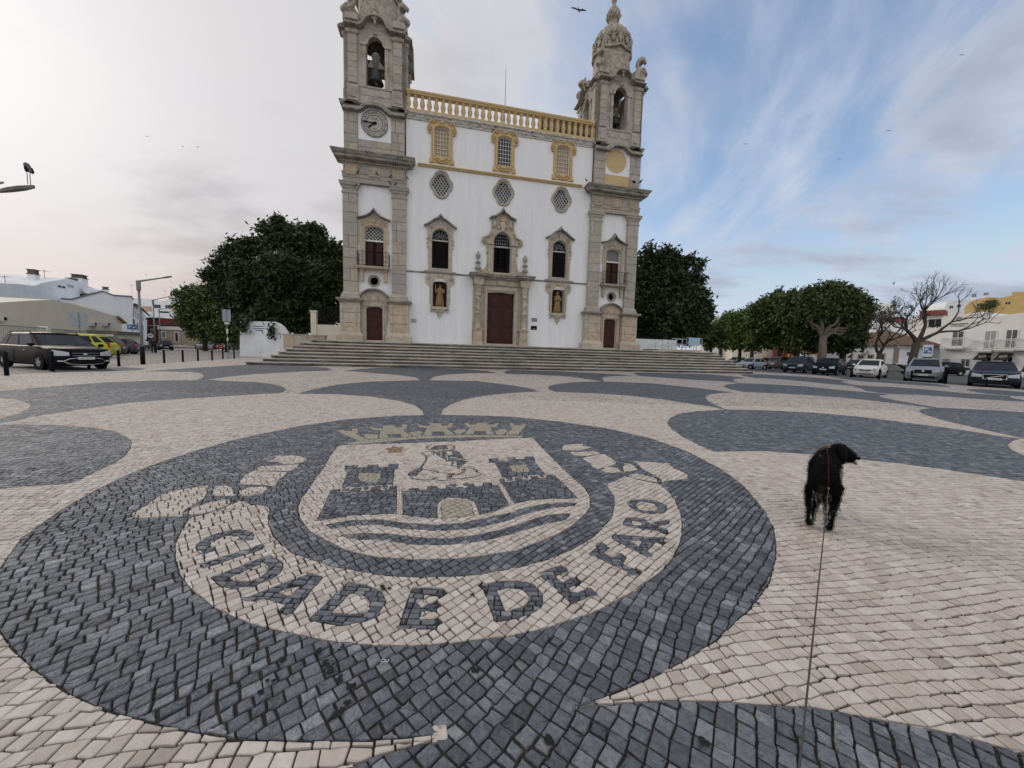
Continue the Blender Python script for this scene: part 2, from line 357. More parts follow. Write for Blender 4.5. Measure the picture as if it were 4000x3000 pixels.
for f in ([(819,1893),(703,1913),(663,1920),(612,1943),(575,1971),(517,2004),(514,2015),(541,2023),(602,2018),(714,2016),(714,2001),(731,1984),(771,1964),(802,1940),(810,1923),(809,1906)],
 [(832,1913),(853,1899),(883,1895),(905,1903),(915,1923),(920,1935),(839,1938),(829,1928)],
 [(934,1916),(965,1904),(1019,1899),(1043,1902),(1046,1910),(1026,1926),(975,1936),(951,1936),(934,1925)],
 [(737,1994),(758,1982),(805,1967),(866,1951),(900,1952),(905,1960),(883,1976),(839,1992),(792,2005),(751,2011),(736,2006)],
 [(988,1838),(1124,1843),(1110,1859),(1083,1876),(1083,1889),(1073,1899),(1043,1895),(1009,1893),(948,1892),(935,1879),(954,1859)],
 [(1002,1830),(1019,1820),(1076,1818),(1168,1812),(1163,1823),(1138,1836),(1110,1839),(1009,1837)],
 [(1039,1803),(1066,1796),(1080,1782),(1144,1778),(1178,1783),(1199,1794),(1182,1805),(1144,1810),(1104,1813),(1100,1808),(1083,1804)],
 [(2482,1802),(2570,1806),(2608,1810),(2635,1828),(2685,1852),(2689,1859),(2682,1869),(2614,1877),(2588,1882),(2579,1869),(2555,1854),(2523,1837),(2503,1825),(2494,1813)],
 [(2432,1822),(2441,1809),(2461,1810),(2479,1819),(2492,1835),(2436,1843),(2435,1834)],
 [(2348,1834),(2364,1824),(2385,1822),(2420,1831),(2425,1837),(2423,1847),(2382,1847),(2359,1843)],
 [(2453,1857),(2464,1850),(2491,1851),(2535,1859),(2567,1871),(2570,1883),(2541,1880),(2497,1871),(2458,1862)],
 [(2273,1790),(2288,1784),(2359,1772),(2388,1790),(2406,1802),(2407,1810),(2388,1818),(2356,1825),(2335,1832),(2314,1822),(2306,1810)],
 [(2226,1763),(2241,1765),(2323,1763),(2341,1765),(2345,1769),(2329,1775),(2276,1782),(2244,1778),(2232,1771)],
 [(2194,1749),(2200,1741),(2226,1735),(2276,1733),(2279,1740),(2317,1749),(2291,1752),(2269,1756),(2264,1760),(2217,1759),(2200,1757)]):
    reg('w', 3, f)
# castle
reg('d', 2, [(1234,2035),(1239,2027),(1266,1975),(1294,1913),(1333,1909),(1520,1899),(1560,1896.5),(1557,2007),(1516,2007),(1405,2012),(1322,2021),(1266,2031)])
reg('d', 2, [(1336,1907),(1338,1898),(1358,1845),(1347,1838),(1352,1820),(1395,1817),(1394,1826),(1435,1823),(1437,1815),(1478,1814),(1478,1823),(1517,1823),(1519,1812),(1557,1810),(1555,1829),(1541,1834),(1534,1895),(1534,1899)])
reg('d', 2, [(1569,1920),(1596,1916),(1598,1908),(1635,1905),(1637,1913),(1671,1912),(1672,1899),(1707,1898),(1709,1908),(1744,1907),(1744,1894),(1779,1892),(1783,1902),(1817,1901),(1817,1889),(1851.5,1888),(1855,1898),(1887,1896),(1886,1886),(1918,1884),(1925,1894),(1953,1893),(1998,1970),(1971,1981),(1925,1997),(1874,2009),(1800,2020),(1722,2023),(1650,2021),(1614,2017),(1566,2009)])
reg('d', 2, [(1948,1871),(1974,1868.5),(2131,1856),(2167,1854),(2260,1947),(2150,1948),(2062,1954),(2004,1968.6)])
reg('d', 2, [(1909,1791),(1943,1789),(1948,1796),(1982,1796),(1981,1786),(2014,1785),(2016,1792),(2051,1791.6),(2048,1784),(2083,1782),(2092,1796),(2088.5,1802.6),(2131,1853),(2131,1857),(1966,1868),(1934,1808),(1913,1805)])
def line(cls, lay, pts, w):
    g = [Vector(p) for p in gp(pts)]; n = len(g); Lp, Rp = [], []
    for i in range(n):
        d = (g[min(i + 1, n - 1)] - g[max(i - 1, 0)]).normalized(); q = Vector((-d.y, d.x)) * w / 2
        Lp.append(tuple(g[i] + q)); Rp.append(tuple(g[i] - q))
    REG.append((cls, lay, Lp + Rp[::-1]))
line('w', 2, [(1337,1906),(1334,1919),(1366,1919),(1370,1905),(1419,1902),(1413,1914.5),(1441,1914.5),(1448,1901),(1491,1898),(1491,1910),(1516,1909.5),(1520,1896.5)], .03)
line('w', 2, [(1971,1867),(1987,1878),(2012,1876),(2003,1864),(2042,1861),(2053,1871),(2071,1870),(2064.5,1859),(2102,1856),(2110,1867),(2133,1864),(2126,1854)], .03)
line('w', 2, [(1561,1896),(1562,2010)], .045)
line('w', 2, [(1953,1890),(2001,1970)], .045)
for f in ([(1402,1848),(1491,1848),(1487,1867),(1469,1878.5),(1433,1881),(1408,1877),(1398,1867)], [(1987,1818.6),(2055,1813),(2071,1839),(2058,1844),(2025.6,1845),(2000,1839)]): reg('b', 2, f)
reg('w', 2, [(1711,2023),(1704,1979),(1714,1961),(1737,1948),(1760,1943),(1799,1942),(1829,1948),(1851.5,1961),(1861,1974),(1874,2011)])
reg('b', 3, [(1730,2024),(1723,1983.5),(1728,1965),(1748,1951),(1776,1948),(1810,1949),(1831,1956),(1842,1967),(1854,2013)])
reg('d', 3, [(1270,2049),(1368,2031),(1476,2027),(1585,2042),(1693,2049),(1802,2042),(1910,2020),(2000,1999),(2063,1979),(2126,1967),(2208,1962),(2249,1964),(2239,1977),(2158,1982),(2095,1995),(2032,2014),(1990,2030),(1947,2045),(1838,2064),(1693,2072),(1585,2065),(1476,2049),(1368,2053),(1296,2066)])
reg('d', 3, [(1332,2089),(1404,2082),(1513,2082),(1621,2098),(1730,2103),(1838,2092),(1947,2071),(2032,2045),(2095,2022),(2158,2008),(2230,2004),(2221,2020),(2208,2031),(2126,2047),(2063,2066),(1990,2088),(1874,2114),(1766,2127),(1657,2129),(1549,2118),(1476,2107),(1368,2105)])
# lettering on the ribbon: CIDADE DE FARO
def letter(out, hole=None):
    reg('d', 2, out)
    if hole: reg('w', 3, hole)
letter([(987,2108),(995,2093),(990,2082),(971,2072),(934,2069),(890,2074),(839,2086),(798,2103),(771,2123),(764,2140),(771,2154),(792,2162),(815,2157),(842,2143.5),(825.5,2138),(819,2130),(825.5,2116),(846,2106),(873,2094),(907,2091),(934,2094),(944,2103),(942.5,2111)])
letter([(1019,2128),(1032,2142),(793,2220),(785,2201),(951,2150)])
letter([(822,2255.5),(1053,2165),(1104,2196),(1106,2215),(1098,2235),(1055,2264),(1002,2283),(983,2290),(908,2299),(867,2291)], [(898,2255),(952,2230),(1028,2198),(1046.5,2208),(1050,2227),(1021,2252),(971,2268),(920.5,2268)])
letter([(949,2337),(1213,2238),(1263,2252),(1135,2403),(1087,2387),(1116,2362),(1034,2337),(996,2348)], [(1087,2312),(1172.5,2287),(1135,2328)])
letter([(1204,2419),(1358,2275),(1426,2282),(1486,2305),(1509,2346),(1476,2403.5),(1404,2432),(1332,2443),(1281,2436)], [(1296,2393),(1368,2317),(1426,2327.5),(1447.5,2353),(1433,2382),(1382,2400)])
letter([(1610,2296),(1733,2296),(1730,2325),(1657.5,2323),(1651,2355),(1705,2355),(1703,2386),(1642,2386),(1637,2418),(1711,2418),(1707,2454),(1555,2452)])
letter([(1882,2282),(1954,2268),(2023,2267),(2080,2279),(2117,2314),(2122,2352),(2098.5,2386),(2035.5,2411),(1935,2429)], [(1941,2307.5),(1991,2296),(2035.5,2298),(2064,2323),(2067,2345),(2042,2370.5),(1976,2389)])
letter([(2101,2237),(2192,2206),(2217,2228),(2170,2250),(2195,2275),(2239,2253),(2261,2275),(2221,2299),(2243,2322.5),(2302,2294),(2337,2319),(2236,2356)])
letter([(2299,2162),(2350,2124),(2384,2139),(2359,2159),(2394,2178),(2422,2159),(2447,2174),(2432,2203),(2498,2228),(2476,2244)])
letter([(2400,2086),(2595,2101),(2589,2120),(2554,2120),(2528,2152),(2558,2168),(2545,2184),(2387,2102)], [(2463,2110),(2510,2113),(2495,2133)])
letter([(2444,2019),(2479,2020),(2517,2026),(2542,2039),(2614,2030),(2612,2045),(2567,2055),(2608,2067),(2605,2082),(2432,2052)], [(2469,2036),(2498,2038),(2510,2045),(2507,2053),(2466,2048)])
K = .2938
letter(cr(2100,1640,K,[(1185,1100),(1240,1065),(1320,1052),(1420,1050),(1600,1075),(1700,1130),(1728,1190),(1680,1230),(1600,1250),(1500,1255),(1350,1230),(1230,1165)]), cr(2100,1640,K,[(1300,1120),(1340,1092),(1450,1092),(1550,1115),(1600,1165),(1570,1200),(1450,1210),(1340,1180)]))
# crown of towers
a_ = lambda p: cr(1300,1630,.2835,p)
b_ = lambda p: cr(1640,1630,.3622,p)
reg('b', 2, a_([(210,355),(350,325),(700,290),(1100,265)]) + b_([(0,200),(500,190),(1120,195),(1080,218),(700,214),(500,215),(0,228)]) + a_([(1000,310),(600,345),(270,375),(200,368)]))
reg('b', 2, a_([(55,180),(150,172),(170,190),(265,188),(260,160),(345,150),(350,210),(310,225),(500,305),(370,320),(120,225)]))
reg('b', 2, a_([(430,235),(620,230),(625,292),(500,302),(430,260)]))
reg('b', 2, a_([(490,130),(550,125),(600,150),(690,145),(680,115),(850,112),(870,140),(945,138),(960,95),(1030,100),(1015,160),(960,172),(1090,262),(640,292),(650,180),(570,178)]))
reg('d', 2, a_([(750,230),(930,228),(960,270),(770,280)]))
reg('b', 2, a_([(1040,210),(1180,185),(1240,205),(1220,255),(1095,258)]))
reg('b', 2, a_([(1155,90)]) + b_([(45,90),(105,88),(108,65),(230,65),(235,88),(300,85),(320,60),(365,62),(340,105),(290,112),(375,185),(30,195),(70,115),(0,108)]))
reg('d', 2, b_([(130,155),(255,152),(270,190),(130,192)]))
reg('b', 2, b_([(350,145),(380,145),(385,128),(460,128),(500,145),(440,180),(400,182)]))
reg('b', 2, b_([(475,60),(525,55),(540,80),(600,78),(605,58),(725,58),(725,78),(790,78),(825,60),(860,62),(820,100),(765,105),(800,183),(475,183),(540,108),(500,100)]))
reg('d', 2, b_([(585,150),(710,150),(715,180),(580,182)]))
reg('b', 2, b_([(805,145),(840,145),(842,128),(920,128),(950,145),(900,185),(825,182)]))
reg('b', 2, b_([(968,62),(1015,65),(1025,85),(1085,88),(1095,70),(1155,72),(1130,108),(1060,185),(915,185),(1000,115),(975,100)]))
# star and the robed figure on a cloud
reg('r', 2, cr(1000,1400,.4521,[(1110,778),(1165,772),(1190,755),(1225,770),(1275,764),(1262,782),(1310,792),(1260,800),(1270,815),(1200,812),(1150,820),(1142,800)]))
v_ = lambda p: cr(1580,1700,.2677,p)
reg('d', 2, v_([(460,240),(520,225),(720,212),(800,240),(850,320),(930,375),(850,430),(800,465),(780,400),(740,380),(650,375),(560,340),(500,300),(460,270)]))
reg('w', 2, v_([(590,235),(700,238),(700,285),(640,290)])); reg('d', 2, v_([(350,215),(440,150),(600,145),(645,195),(560,208),(440,218)]))
reg('r', 2, v_([(480,165),(560,160),(565,192),(480,205)])); reg('d', 2, v_([(50,555),(130,510),(240,470),(275,490),(250,520),(190,560),(170,590),(60,580)]))
line('r', 2, v_([(385,215),(325,190),(330,160),(400,140)]), .03); line('r', 2, v_([(690,215),(735,185),(715,150),(640,135)]), .03)
line('w', 2, v_([(525,235),(540,270),(530,310)]), .02); line('w', 2, v_([(610,280),(640,375)]), .02); line('w', 2, v_([(690,315),(930,375)]), .018)
for f in ([(240,470),(320,360),(320,300),(250,255),(340,235),(430,240)], [(330,300),(420,280),(440,245)], [(100,605),(130,635),(260,650),(400,645),(460,615),(440,595)], [(450,650),(560,662),(690,640),(640,610)], [(690,632),(850,632),(1000,610),(1090,585),(1100,555),(1050,535),(1060,510),(1000,480),(880,470),(800,455)], [(240,470),(270,500),(430,515),(520,545),(700,560)], [(780,400),(790,490)], [(705,370),(690,450)]):
    line('d', 2, v_(f), .02)
reg('r', 2, v_([(600,580),(700,575),(800,555),(860,520),(860,490),(890,510),(870,555),(780,582),(650,592)]))

# ---- class map near the viewer
CX0, CY0, CRES = -17.0, 0.4, 0.01
NX, NY = 3400, 960
cmap = np.zeros((NY, NX), np.int8); lmap = np.zeros((NY, NX), np.int8)
CL = {'w': 0, 'd': 1, 'b': 2, 'r': 3}
def raster(poly, val, lay):
    P = np.array(poly); y0 = max(0, int((P[:, 1].min() - CY0) / CRES)); y1 = min(NY, int((P[:, 1].max() - CY0) / CRES) + 2)
    x0 = max(0, int((P[:, 0].min() - CX0) / CRES)); x1 = min(NX, int((P[:, 0].max() - CX0) / CRES) + 2)
    if y1 <= y0 or x1 <= x0: return
    xs = CX0 + (np.arange(x0, x1) + .5) * CRES; n = len(P)
    for r_ in range(y0, y1):
        y = CY0 + (r_ + .5) * CRES
        a = P; b = np.roll(P, -1, 0); m_ = (a[:, 1] > y) != (b[:, 1] > y)
        if not m_.any(): continue
        xi = np.sort(a[m_, 0] + (y - a[m_, 1]) * (b[m_, 0] - a[m_, 0]) / (b[m_, 1] - a[m_, 1]))
        ins = (np.searchsorted(xi, xs) % 2) == 1
        cmap[r_, x0:x1][ins] = val; lmap[r_, x0:x1][ins] = lay
for c_, l_, p_ in REG: raster(p_, CL[c_], l_)
def look(x, y):
    i = min(NX - 1, max(0, int((x - CX0) / CRES))); j = min(NY - 1, max(0, int((y - CY0) / CRES)))
    return cmap[j, i], lmap[j, i]
NEAR_Y = 9.6
def in_near(x, y): return 0.55 < y < NEAR_Y and abs(x) < 1.5 * y + 1.4
# boundary hash
edges_h = {}
for c_, l_, p_ in REG:
    n = len(p_)
    for i in range(n):
        a, b = p_[i], p_[(i + 1) % n]; L_ = math.dist(a, b)
        if min(a[1], b[1]) > NEAR_Y + .3 : continue
        for k in range(int(L_ / .03) + 2):
            t = min(1, k * .03 / max(L_, 1e-6)); x = a[0] + (b[0] - a[0]) * t; y = a[1] + (b[1] - a[1]) * t
            edges_h.setdefault((int(x // .06), int(y // .06)), set()).add((a, b))
def warp(x, y, s):
    return (x + s * (.11 * math.sin(1.3 * y + .7 * x + 1) + .05 * math.sin(3.1 * y - 1.7 * x)),
            y + s * (.10 * math.sin(1.1 * x - .6 * y) + .05 * math.sin(2.7 * x + 1.9 * y + 2)))
def lattice(ang, h, l0, l1, s, jit, seed, keep, ext=(-17, 17, .4, 9.8)):
    rnd = random.Random(seed); ca, sa = math.cos(R(ang)), math.sin(R(ang))
    x0, x1, y0, y1 = ext; cs = [(x, y) for x in (x0 - .3, x1 + .3) for y in (y0 - .3, y1 + .3)]
    us = [x * ca + y * sa for x, y in cs]; vs = [-x * sa + y * ca for x, y in cs]
    u0, u1, v0, v1 = min(us), max(us), min(vs), max(vs)
    nrow = int((v1 - v0) / h); joints = []
    for j in range(nrow):
        u = u0 + rnd.random() * l1; row = [u]
        while u < u1: u += rnd.uniform(l0, l1); row.append(u)
        joints.append(row)
    P = {}
    def vert(j, u):
        key = (j, round(u, 4))
        if key not in P:
            v = v0 + j * h; uu = u + rnd.uniform(-jit, jit); v += rnd.uniform(-jit, jit)
            P[key] = warp(uu * ca - v * sa, uu * sa + v * ca, s)
        return P[key]
    # line j separates rows j-1 and j; snap joints of neighbouring rows that nearly meet
    for j in range(1, nrow):
        prev = joints[j - 1]; i = 0
        for k, u in enumerate(joints[j]):
            while i < len(prev) - 1 and abs(prev[i + 1] - u) < abs(prev[i] - u): i += 1
            if abs(prev[i] - u) < .28 * l0: joints[j][k] = prev[i]
    import bisect
    out = []
    for j in range(1, nrow - 1):
        lo, me_, hi = joints[j - 1], joints[j], joints[j + 1]
        for a, b in zip(me_, me_[1:]):
            if b - a < .3 * l0: continue
            um, vm = (a + b) / 2, v0 + (j + .5) * h
            x, y = um * ca - vm * sa, um * sa + vm * ca
            if not in_near(x, y) or not keep(x, y): continue
            bot = [a] + lo[bisect.bisect_right(lo, a + 1e-6):bisect.bisect_left(lo, b - 1e-6)] + [b]
            top = [a] + hi[bisect.bisect_right(hi, a + 1e-6):bisect.bisect_left(hi, b - 1e-6)] + [b]
            out.append([vert(j, u) for u in bot] + [vert(j + 1, u) for u in reversed(top)])
    return out
# coarse test of which layouts occur round a spot
lay_any = {}
for L_ in range(4):
    m_ = (lmap == L_)
    blk = m_[:NY // 10 * 10, :NX // 10 * 10].reshape(NY // 10, 10, NX // 10, 10).any((1, 3))
    b2 = blk.copy(); b2[1:] |= blk[:-1]; b2[:-1] |= blk[1:]; b3 = b2.copy(); b3[:, 1:] |= b2[:, :-1]; b3[:, :-1] |= b2[:, 1:]
    lay_any[L_] = b3
def keeper(L_):
    A = lay_any[L_]
    def f(x, y):
        i = int((x - CX0) / .1); j = int((y - CY0) / .1)
        return 0 <= i < A.shape[1] and 0 <= j < A.shape[0] and A[j, i]
    return f
STONES = {0: [], 1: [], 2: [], 3: []}
specs = {0: (8, .054, .050, .085, .55, .0055), 1: (45, .056, .050, .074, .8, .005), 2: (0, .036, .05, .085, .12, .0015), 3: (45, .052, .048, .066, .35, .003)}
for L_, (ang, h, l0, l1, s, jit) in specs.items():
    ext = (-17, 17, .4, 9.8) if L_ < 2 else (-5.2, 4.2, 1.2, 9.6)
    cells = lattice(ang, h, l0, l1, s, jit, 11 + L_, keeper(L_), ext)
    cut = []
    for poly in cells:
        near_e = False
        for x, y in poly:
            if (int(x // .06), int(y // .06)) in edges_h: near_e = True; break
        if not near_e:
            cx_ = sum(p[0] for p in poly) / len(poly); cy_ = sum(p[1] for p in poly) / len(poly)
            if (int(cx_ // .06), int(cy_ // .06)) in edges_h: near_e = True
        if near_e: cut.append(poly)
        else:
            c, l = look(cx_, cy_)
            if l == L_: STONES[int(c)].append(poly)
    if cut:
        V = []; idx = {}; F = []; E = []
        def vi(p):
            k = (round(p[0], 5), round(p[1], 5))
            if k not in idx: idx[k] = len(V); V.append(Vector(k))
            return idx[k]
        used = set()
        for poly in cut:
            F.append([vi(p) for p in poly])
            for x, y in poly:
                for dx in (-1, 0, 1):
                    for dy in (-1, 0, 1): used |= edges_h.get((int(x // .06) + dx, int(y // .06) + dy), set())
        for a, b in used: E.append((vi(a), vi(b)))
        r_ = delaunay_2d_cdt(V, E, F, 4, 1e-5)
        for f, src in zip(r_[2], r_[5]):
            if not src: continue
            pts = [tuple(r_[0][i]) for i in f]
            ar = abs(sum(pts[i][0] * pts[(i + 1) % len(pts)][1] - pts[(i + 1) % len(pts)][0] * pts[i][1] for i in range(len(pts)))) / 2
            if ar < 1.6e-4: continue
            cx_ = sum(p[0] for p in pts) / len(pts); cy_ = sum(p[1] for p in pts) / len(pts)
            c, l = look(cx_, cy_)
            if l == L_: STONES[int(c)].append(pts)
def clean(poly, eps=.004):
    out = []
    for p in poly:
        if not out or math.dist(out[-1], p) > eps: out.append(p)
    if len(out) > 1 and math.dist(out[0], out[-1]) <= eps: out.pop()
    return out
def inset(poly, g):
    n = len(poly); res = []
    for i in range(n):
        a, p, b = poly[i - 1], poly[i], poly[(i + 1) % n]
        d1x, d1y = p[0] - a[0], p[1] - a[1]; d2x, d2y = b[0] - p[0], b[1] - p[1]
        l1 = math.hypot(d1x, d1y) or 1e-9; l2 = math.hypot(d2x, d2y) or 1e-9
        n1 = (-d1y / l1, d1x / l1); n2 = (-d2y / l2, d2x / l2)
        dt = 1 + n1[0] * n2[0] + n1[1] * n2[1]
        if dt < .35: dt = .35
        res.append((p[0] + (n1[0] + n2[0]) * g / dt, p[1] + (n1[1] + n2[1]) * g / dt))
    return res
rs = random.Random(5)
def stone_geo(poly, cls, fine):
    poly = clean(poly)
    if len(poly) < 3: return None
    ar = sum(poly[i][0] * poly[(i + 1) % len(poly)][1] - poly[(i + 1) % len(poly)][0] * poly[i][1] for i in range(len(poly))) / 2
    if ar < 0: poly = poly[::-1]; ar = -ar
    small = ar < 9e-4
    g = (.0012 if small else rs.choice([.0016, .0022, .003, .004, .0056])) + (.0006 if cls == 1 else 0)
    if fine == 2 and not small:
        q = []; nn_ = len(poly)
        for i in range(nn_):
            a, p_, b = poly[i - 1], poly[i], poly[(i + 1) % nn_]; c1, c2 = min(.4, rs.uniform(.002, .007) / (math.dist(a, p_) + 1e-6)), min(.4, rs.uniform(.002, .007) / (math.dist(b, p_) + 1e-6))
            q += [(p_[0] + (a[0] - p_[0]) * c1, p_[1] + (a[1] - p_[1]) * c1), (p_[0] + (b[0] - p_[0]) * c2, p_[1] + (b[1] - p_[1]) * c2)]
        poly = q
    A = inset(poly, g); bv = .0015 if small else (.004 if cls == 1 else .003)
    n = len(poly); h = rs.uniform(-.0018, .0022); tx, ty = rs.uniform(-.035, .035), rs.uniform(-.035, .035)
    cx_ = sum(p[0] for p in A) / n; cy_ = sum(p[1] for p in A) / n
    zt = lambda x, y: h + (x - cx_) * tx + (y - cy_) * ty
    if fine:
        B = inset(poly, g + bv); j = .0022 if cls == 1 else .0008
        V = [(x, y, zt(x, y) + rs.uniform(-j, j)) for x, y in B] + [(x, y, zt(x, y) - bv * .9) for x, y in A] + [(x, y, -.016) for x, y in A]
        V.append((cx_ + rs.uniform(-.006, .006), cy_ + rs.uniform(-.006, .006), h + rs.uniform(-j, 1.4 * j)))
        F = [(i, (i + 1) % n, 3 * n) for i in range(n)]
        F += [(n + i, n + (i + 1) % n, (i + 1) % n, i) for i in range(n)] + [(2 * n + i, 2 * n + (i + 1) % n, n + (i + 1) % n, n + i) for i in range(n)]
    else:
        V = [(x, y, zt(x, y)) for x, y in A] + [(x, y, -.016) for x, y in A]
        F = [tuple(range(n))] + [(n + i, n + (i + 1) % n, (i + 1) % n, i) for i in range(n)]
    return V, F
joint_wear = lambda c: c
STONE_M = [
 mat('white_limestone', (1, 1, 1), (.86, .85, .84), 30, .82, .35, attr=[(.36, .305, .265), (.49, .43, .38), (.56, .50, .45), (.63, .575, .525)], bscale=90, bdist=.004, c3=(.27, .22, .17), s3=2.2, lo3=.66, hi3=.86, spec=.3),
 mat('dark_limestone', (1, 1, 1), (.62, .64, .68), 38, .62, .9, attr=[(.062, .066, .074), (.108, .117, .133), (.165, .176, .196), (.30, .305, .32)], bscale=60, bdist=.012, c3=(.10, .095, .075), s3=3.0, lo3=.62, hi3=.9, spec=.42),
 mat('beige_granite', (.40, .36, .28), (.28, .25, .20), 60, .8, .3, bscale=90, bdist=.004),
 mat('brown_limestone', (.30, .20, .13), (.20, .13, .09), 40, .8, .3, bscale=90, bdist=.004)]
GROUT = mat('sandy_joint_soil', (.022, .019, .016), (.045, .038, .030), 25, .95, .3)
plaza = put('plaza_paving', None); tag(plaza, kind='structure')
def tone_mesh(name, items, m):
    V, F, T = [], [], []
    for v, f, t in items:
        k = len(V); V += v; F += [tuple(i + k for i in q) for q in f]; T += [t] * len(f)
    me = bpy.data.meshes.new(name); me.from_pydata(V, [], F); at_ = me.attributes.new('tone', 'FLOAT', 'FACE'); at_.data.foreach_set('value', T)
    me.materials.append(m); return me
cand = []
for c, L_ in STONES.items():
    its = []
    for poly in L_:
        cx_ = sum(p[0] for p in poly) / len(poly); cy_ = sum(p[1] for p in poly) / len(poly)
        d2 = cx_ * cx_ + cy_ * cy_ + EYE * EYE
        g = stone_geo(poly, c, 2 if d2 < 18 else d2 < 36)
        if not g: continue
        t = rs.betavariate(3, 3)
        if c == 1 and rs.random() < .07: t = rs.uniform(.75, 1)
        # visible in the photograph?
        depth = cy_ * math.cos(PITCH) + EYE * math.sin(PITCH)
        xi = cx_ / depth; yi = (-EYE * math.cos(PITCH) + cy_ * math.sin(PITCH)) / depth
        vis = abs(xi) < 1.33 and yi > -1.0
        ar = abs(sum(poly[i][0] * poly[(i + 1) % len(poly)][1] - poly[(i + 1) % len(poly)][0] * poly[i][1] for i in range(len(poly)))) / 2
        its.append((*g, t)); 
        if vis: cand.append((ar * EYE / d2 ** 1.5, c, len(its) - 1))
    STONES[c] = its
cand.sort(reverse=True); single = {}
for _, c, i in cand[:298]: single.setdefault(c, set()).add(i)
for c, its in STONES.items():
    nm = ['white_cobblestones', 'dark_cobblestones', 'beige_cobblestones', 'brown_cobblestones'][c]
    rest = [x for i, x in enumerate(its) if i not in single.get(c, ())]
    if rest: tag(put(nm, tone_mesh(nm, rest, STONE_M[c]), None, plaza), kind='stuff')
    for i in single.get(c, ()):
        put('cobblestone', tone_mesh('cobblestone', [its[i]], STONE_M[c]), None, plaza)
NP = [(-(1.5 * .6 + 1.35), .6), (1.5 * .6 + 1.35, .6), (1.5 * NEAR_Y + 1.3, NEAR_Y - .05), (-(1.5 * NEAR_Y + 1.3), NEAR_Y - .05)]
o = MB().add([(x * 1.03, y + (.1 if y > 5 else -.1), -.012) for x, y in NP], [(0, 1, 2, 3)]).build('joint_bed', GROUT, plaza)
tag(o, kind='structure')
# ---- the rest of the plaza, flat, in the same stones
def far_mat(name, cols, joint, jit=.5):
    m = bpy.data.materials.new(name); m.use_nodes = True; t = m.node_tree; b = t.nodes['Principled BSDF']; N, L = t.nodes.new, t.links.new
    co = N('ShaderNodeTexCoord'); w = N('ShaderNodeTexNoise'); w.inputs['Scale'].default_value = .5; w.inputs['Detail'].default_value = 2
    L(co.outputs['Object'], w.inputs['Vector'])
    ad = N('ShaderNodeVectorMath'); ad.operation = 'MULTIPLY_ADD'; L(w.outputs['Color'], ad.inputs[0]); ad.inputs[1].default_value = (.8, .8, 0); L(co.outputs['Object'], ad.inputs[2])
    vo = N('ShaderNodeTexVoronoi'); vo.feature = 'F1'; vo.inputs['Scale'].default_value = 16; vo.inputs['Randomness'].default_value = .55; L(ad.outputs[0], vo.inputs['Vector'])
    ve = N('ShaderNodeTexVoronoi'); ve.feature = 'DISTANCE_TO_EDGE'; ve.inputs['Scale'].default_value = 16; ve.inputs['Randomness'].default_value = .55; L(ad.outputs[0], ve.inputs['Vector'])
    sp = N('ShaderNodeSeparateColor'); L(vo.outputs['Color'], sp.inputs[0])
    cr_ = N('ShaderNodeValToRGB'); e = cr_.color_ramp
    while len(e.elements) < len(cols): e.elements.new(.5)
    for i, c in enumerate(cols): e.elements[i].position = i / (len(cols) - 1); e.elements[i].color = (*c, 1)
    L(sp.outputs[0], cr_.inputs[0])
    mr = N('ShaderNodeMapRange'); L(ve.outputs['Distance'], mr.inputs[0]); mr.inputs[1].default_value = .03; mr.inputs[2].default_value = .09
    mx = N('ShaderNodeMix'); mx.data_type = 'RGBA'; L(mr.outputs[0], mx.inputs[0]); mx.inputs[6].default_value = (*joint, 1); L(cr_.outputs[0], mx.inputs[7])
    n2 = N('ShaderNodeTexNoise'); n2.inputs['Scale'].default_value = .7; n2.inputs['Detail'].default_value = 6; n2.inputs['Roughness'].default_value = .7; L(co.outputs['Object'], n2.inputs['Vector'])
    m2 = N('ShaderNodeMapRange'); L(n2.outputs['Fac'], m2.inputs[0]); m2.inputs[1].default_value = .3; m2.inputs[2].default_value = .7; m2.inputs[3].default_value = .82; m2.inputs[4].default_value = 1.1
    ml = N('ShaderNodeVectorMath'); ml.operation = 'SCALE'; L(mx.outputs[2], ml.inputs[0]); L(m2.outputs[0], ml.inputs['Scale'])
    L(ml.outputs[0], b.inputs['Base Color']); b.inputs['Roughness'].default_value = .75; b.inputs['Specular IOR Level'].default_value = .35
    bp = N('ShaderNodeBump'); bp.inputs['Strength'].default_value = .5; bp.inputs['Distance'].default_value = .01; L(mr.outputs[0], bp.inputs['Height']); L(bp.outputs[0], b.inputs['Normal'])
    return m
WHITE_FAR = far_mat('white_limestone_far', [(.40, .345, .295), (.54, .48, .425), (.60, .545, .495)], (.11, .09, .075))
DARK_FAR = far_mat('dark_limestone_far', [(.072, .08, .095), (.11, .122, .146), (.18, .19, .22)], (.028, .028, .028))
ROAD_L = far_mat('worn_beige_setts', [(.26, .235, .205), (.36, .325, .29), (.43, .39, .35)], (.10, .085, .07))
LB = [(-12.0, 2.0), (-14.6, 7.0), (-16.9, 12.4), (-18.6, 16.2), (-20.1, 19.9), (-21.6, 24.3), (-22.8, 28.0), (-24.5, 33.0), (-25.4, 38.6)]
def fw_pt(X, n): p = UF * (X + XC) + NF * n; return (p.x, p.y)
PLZ = LB + [fw_pt(-17.5, 34), fw_pt(24, 30), (27.0, 34.0), (27.4, 29.0), (27.7, 25.0), (27.6, 20.5), (27.0, 15.0), (26.0, 5.0), (24.0, -8.0), (-9.0, -8.0)]
V = []; idx = {}
def vi(p):
    k = (round(p[0], 4), round(p[1], 4))
    if k not in idx: idx[k] = len(V); V.append(Vector(k))
    return idx[k]
E = []
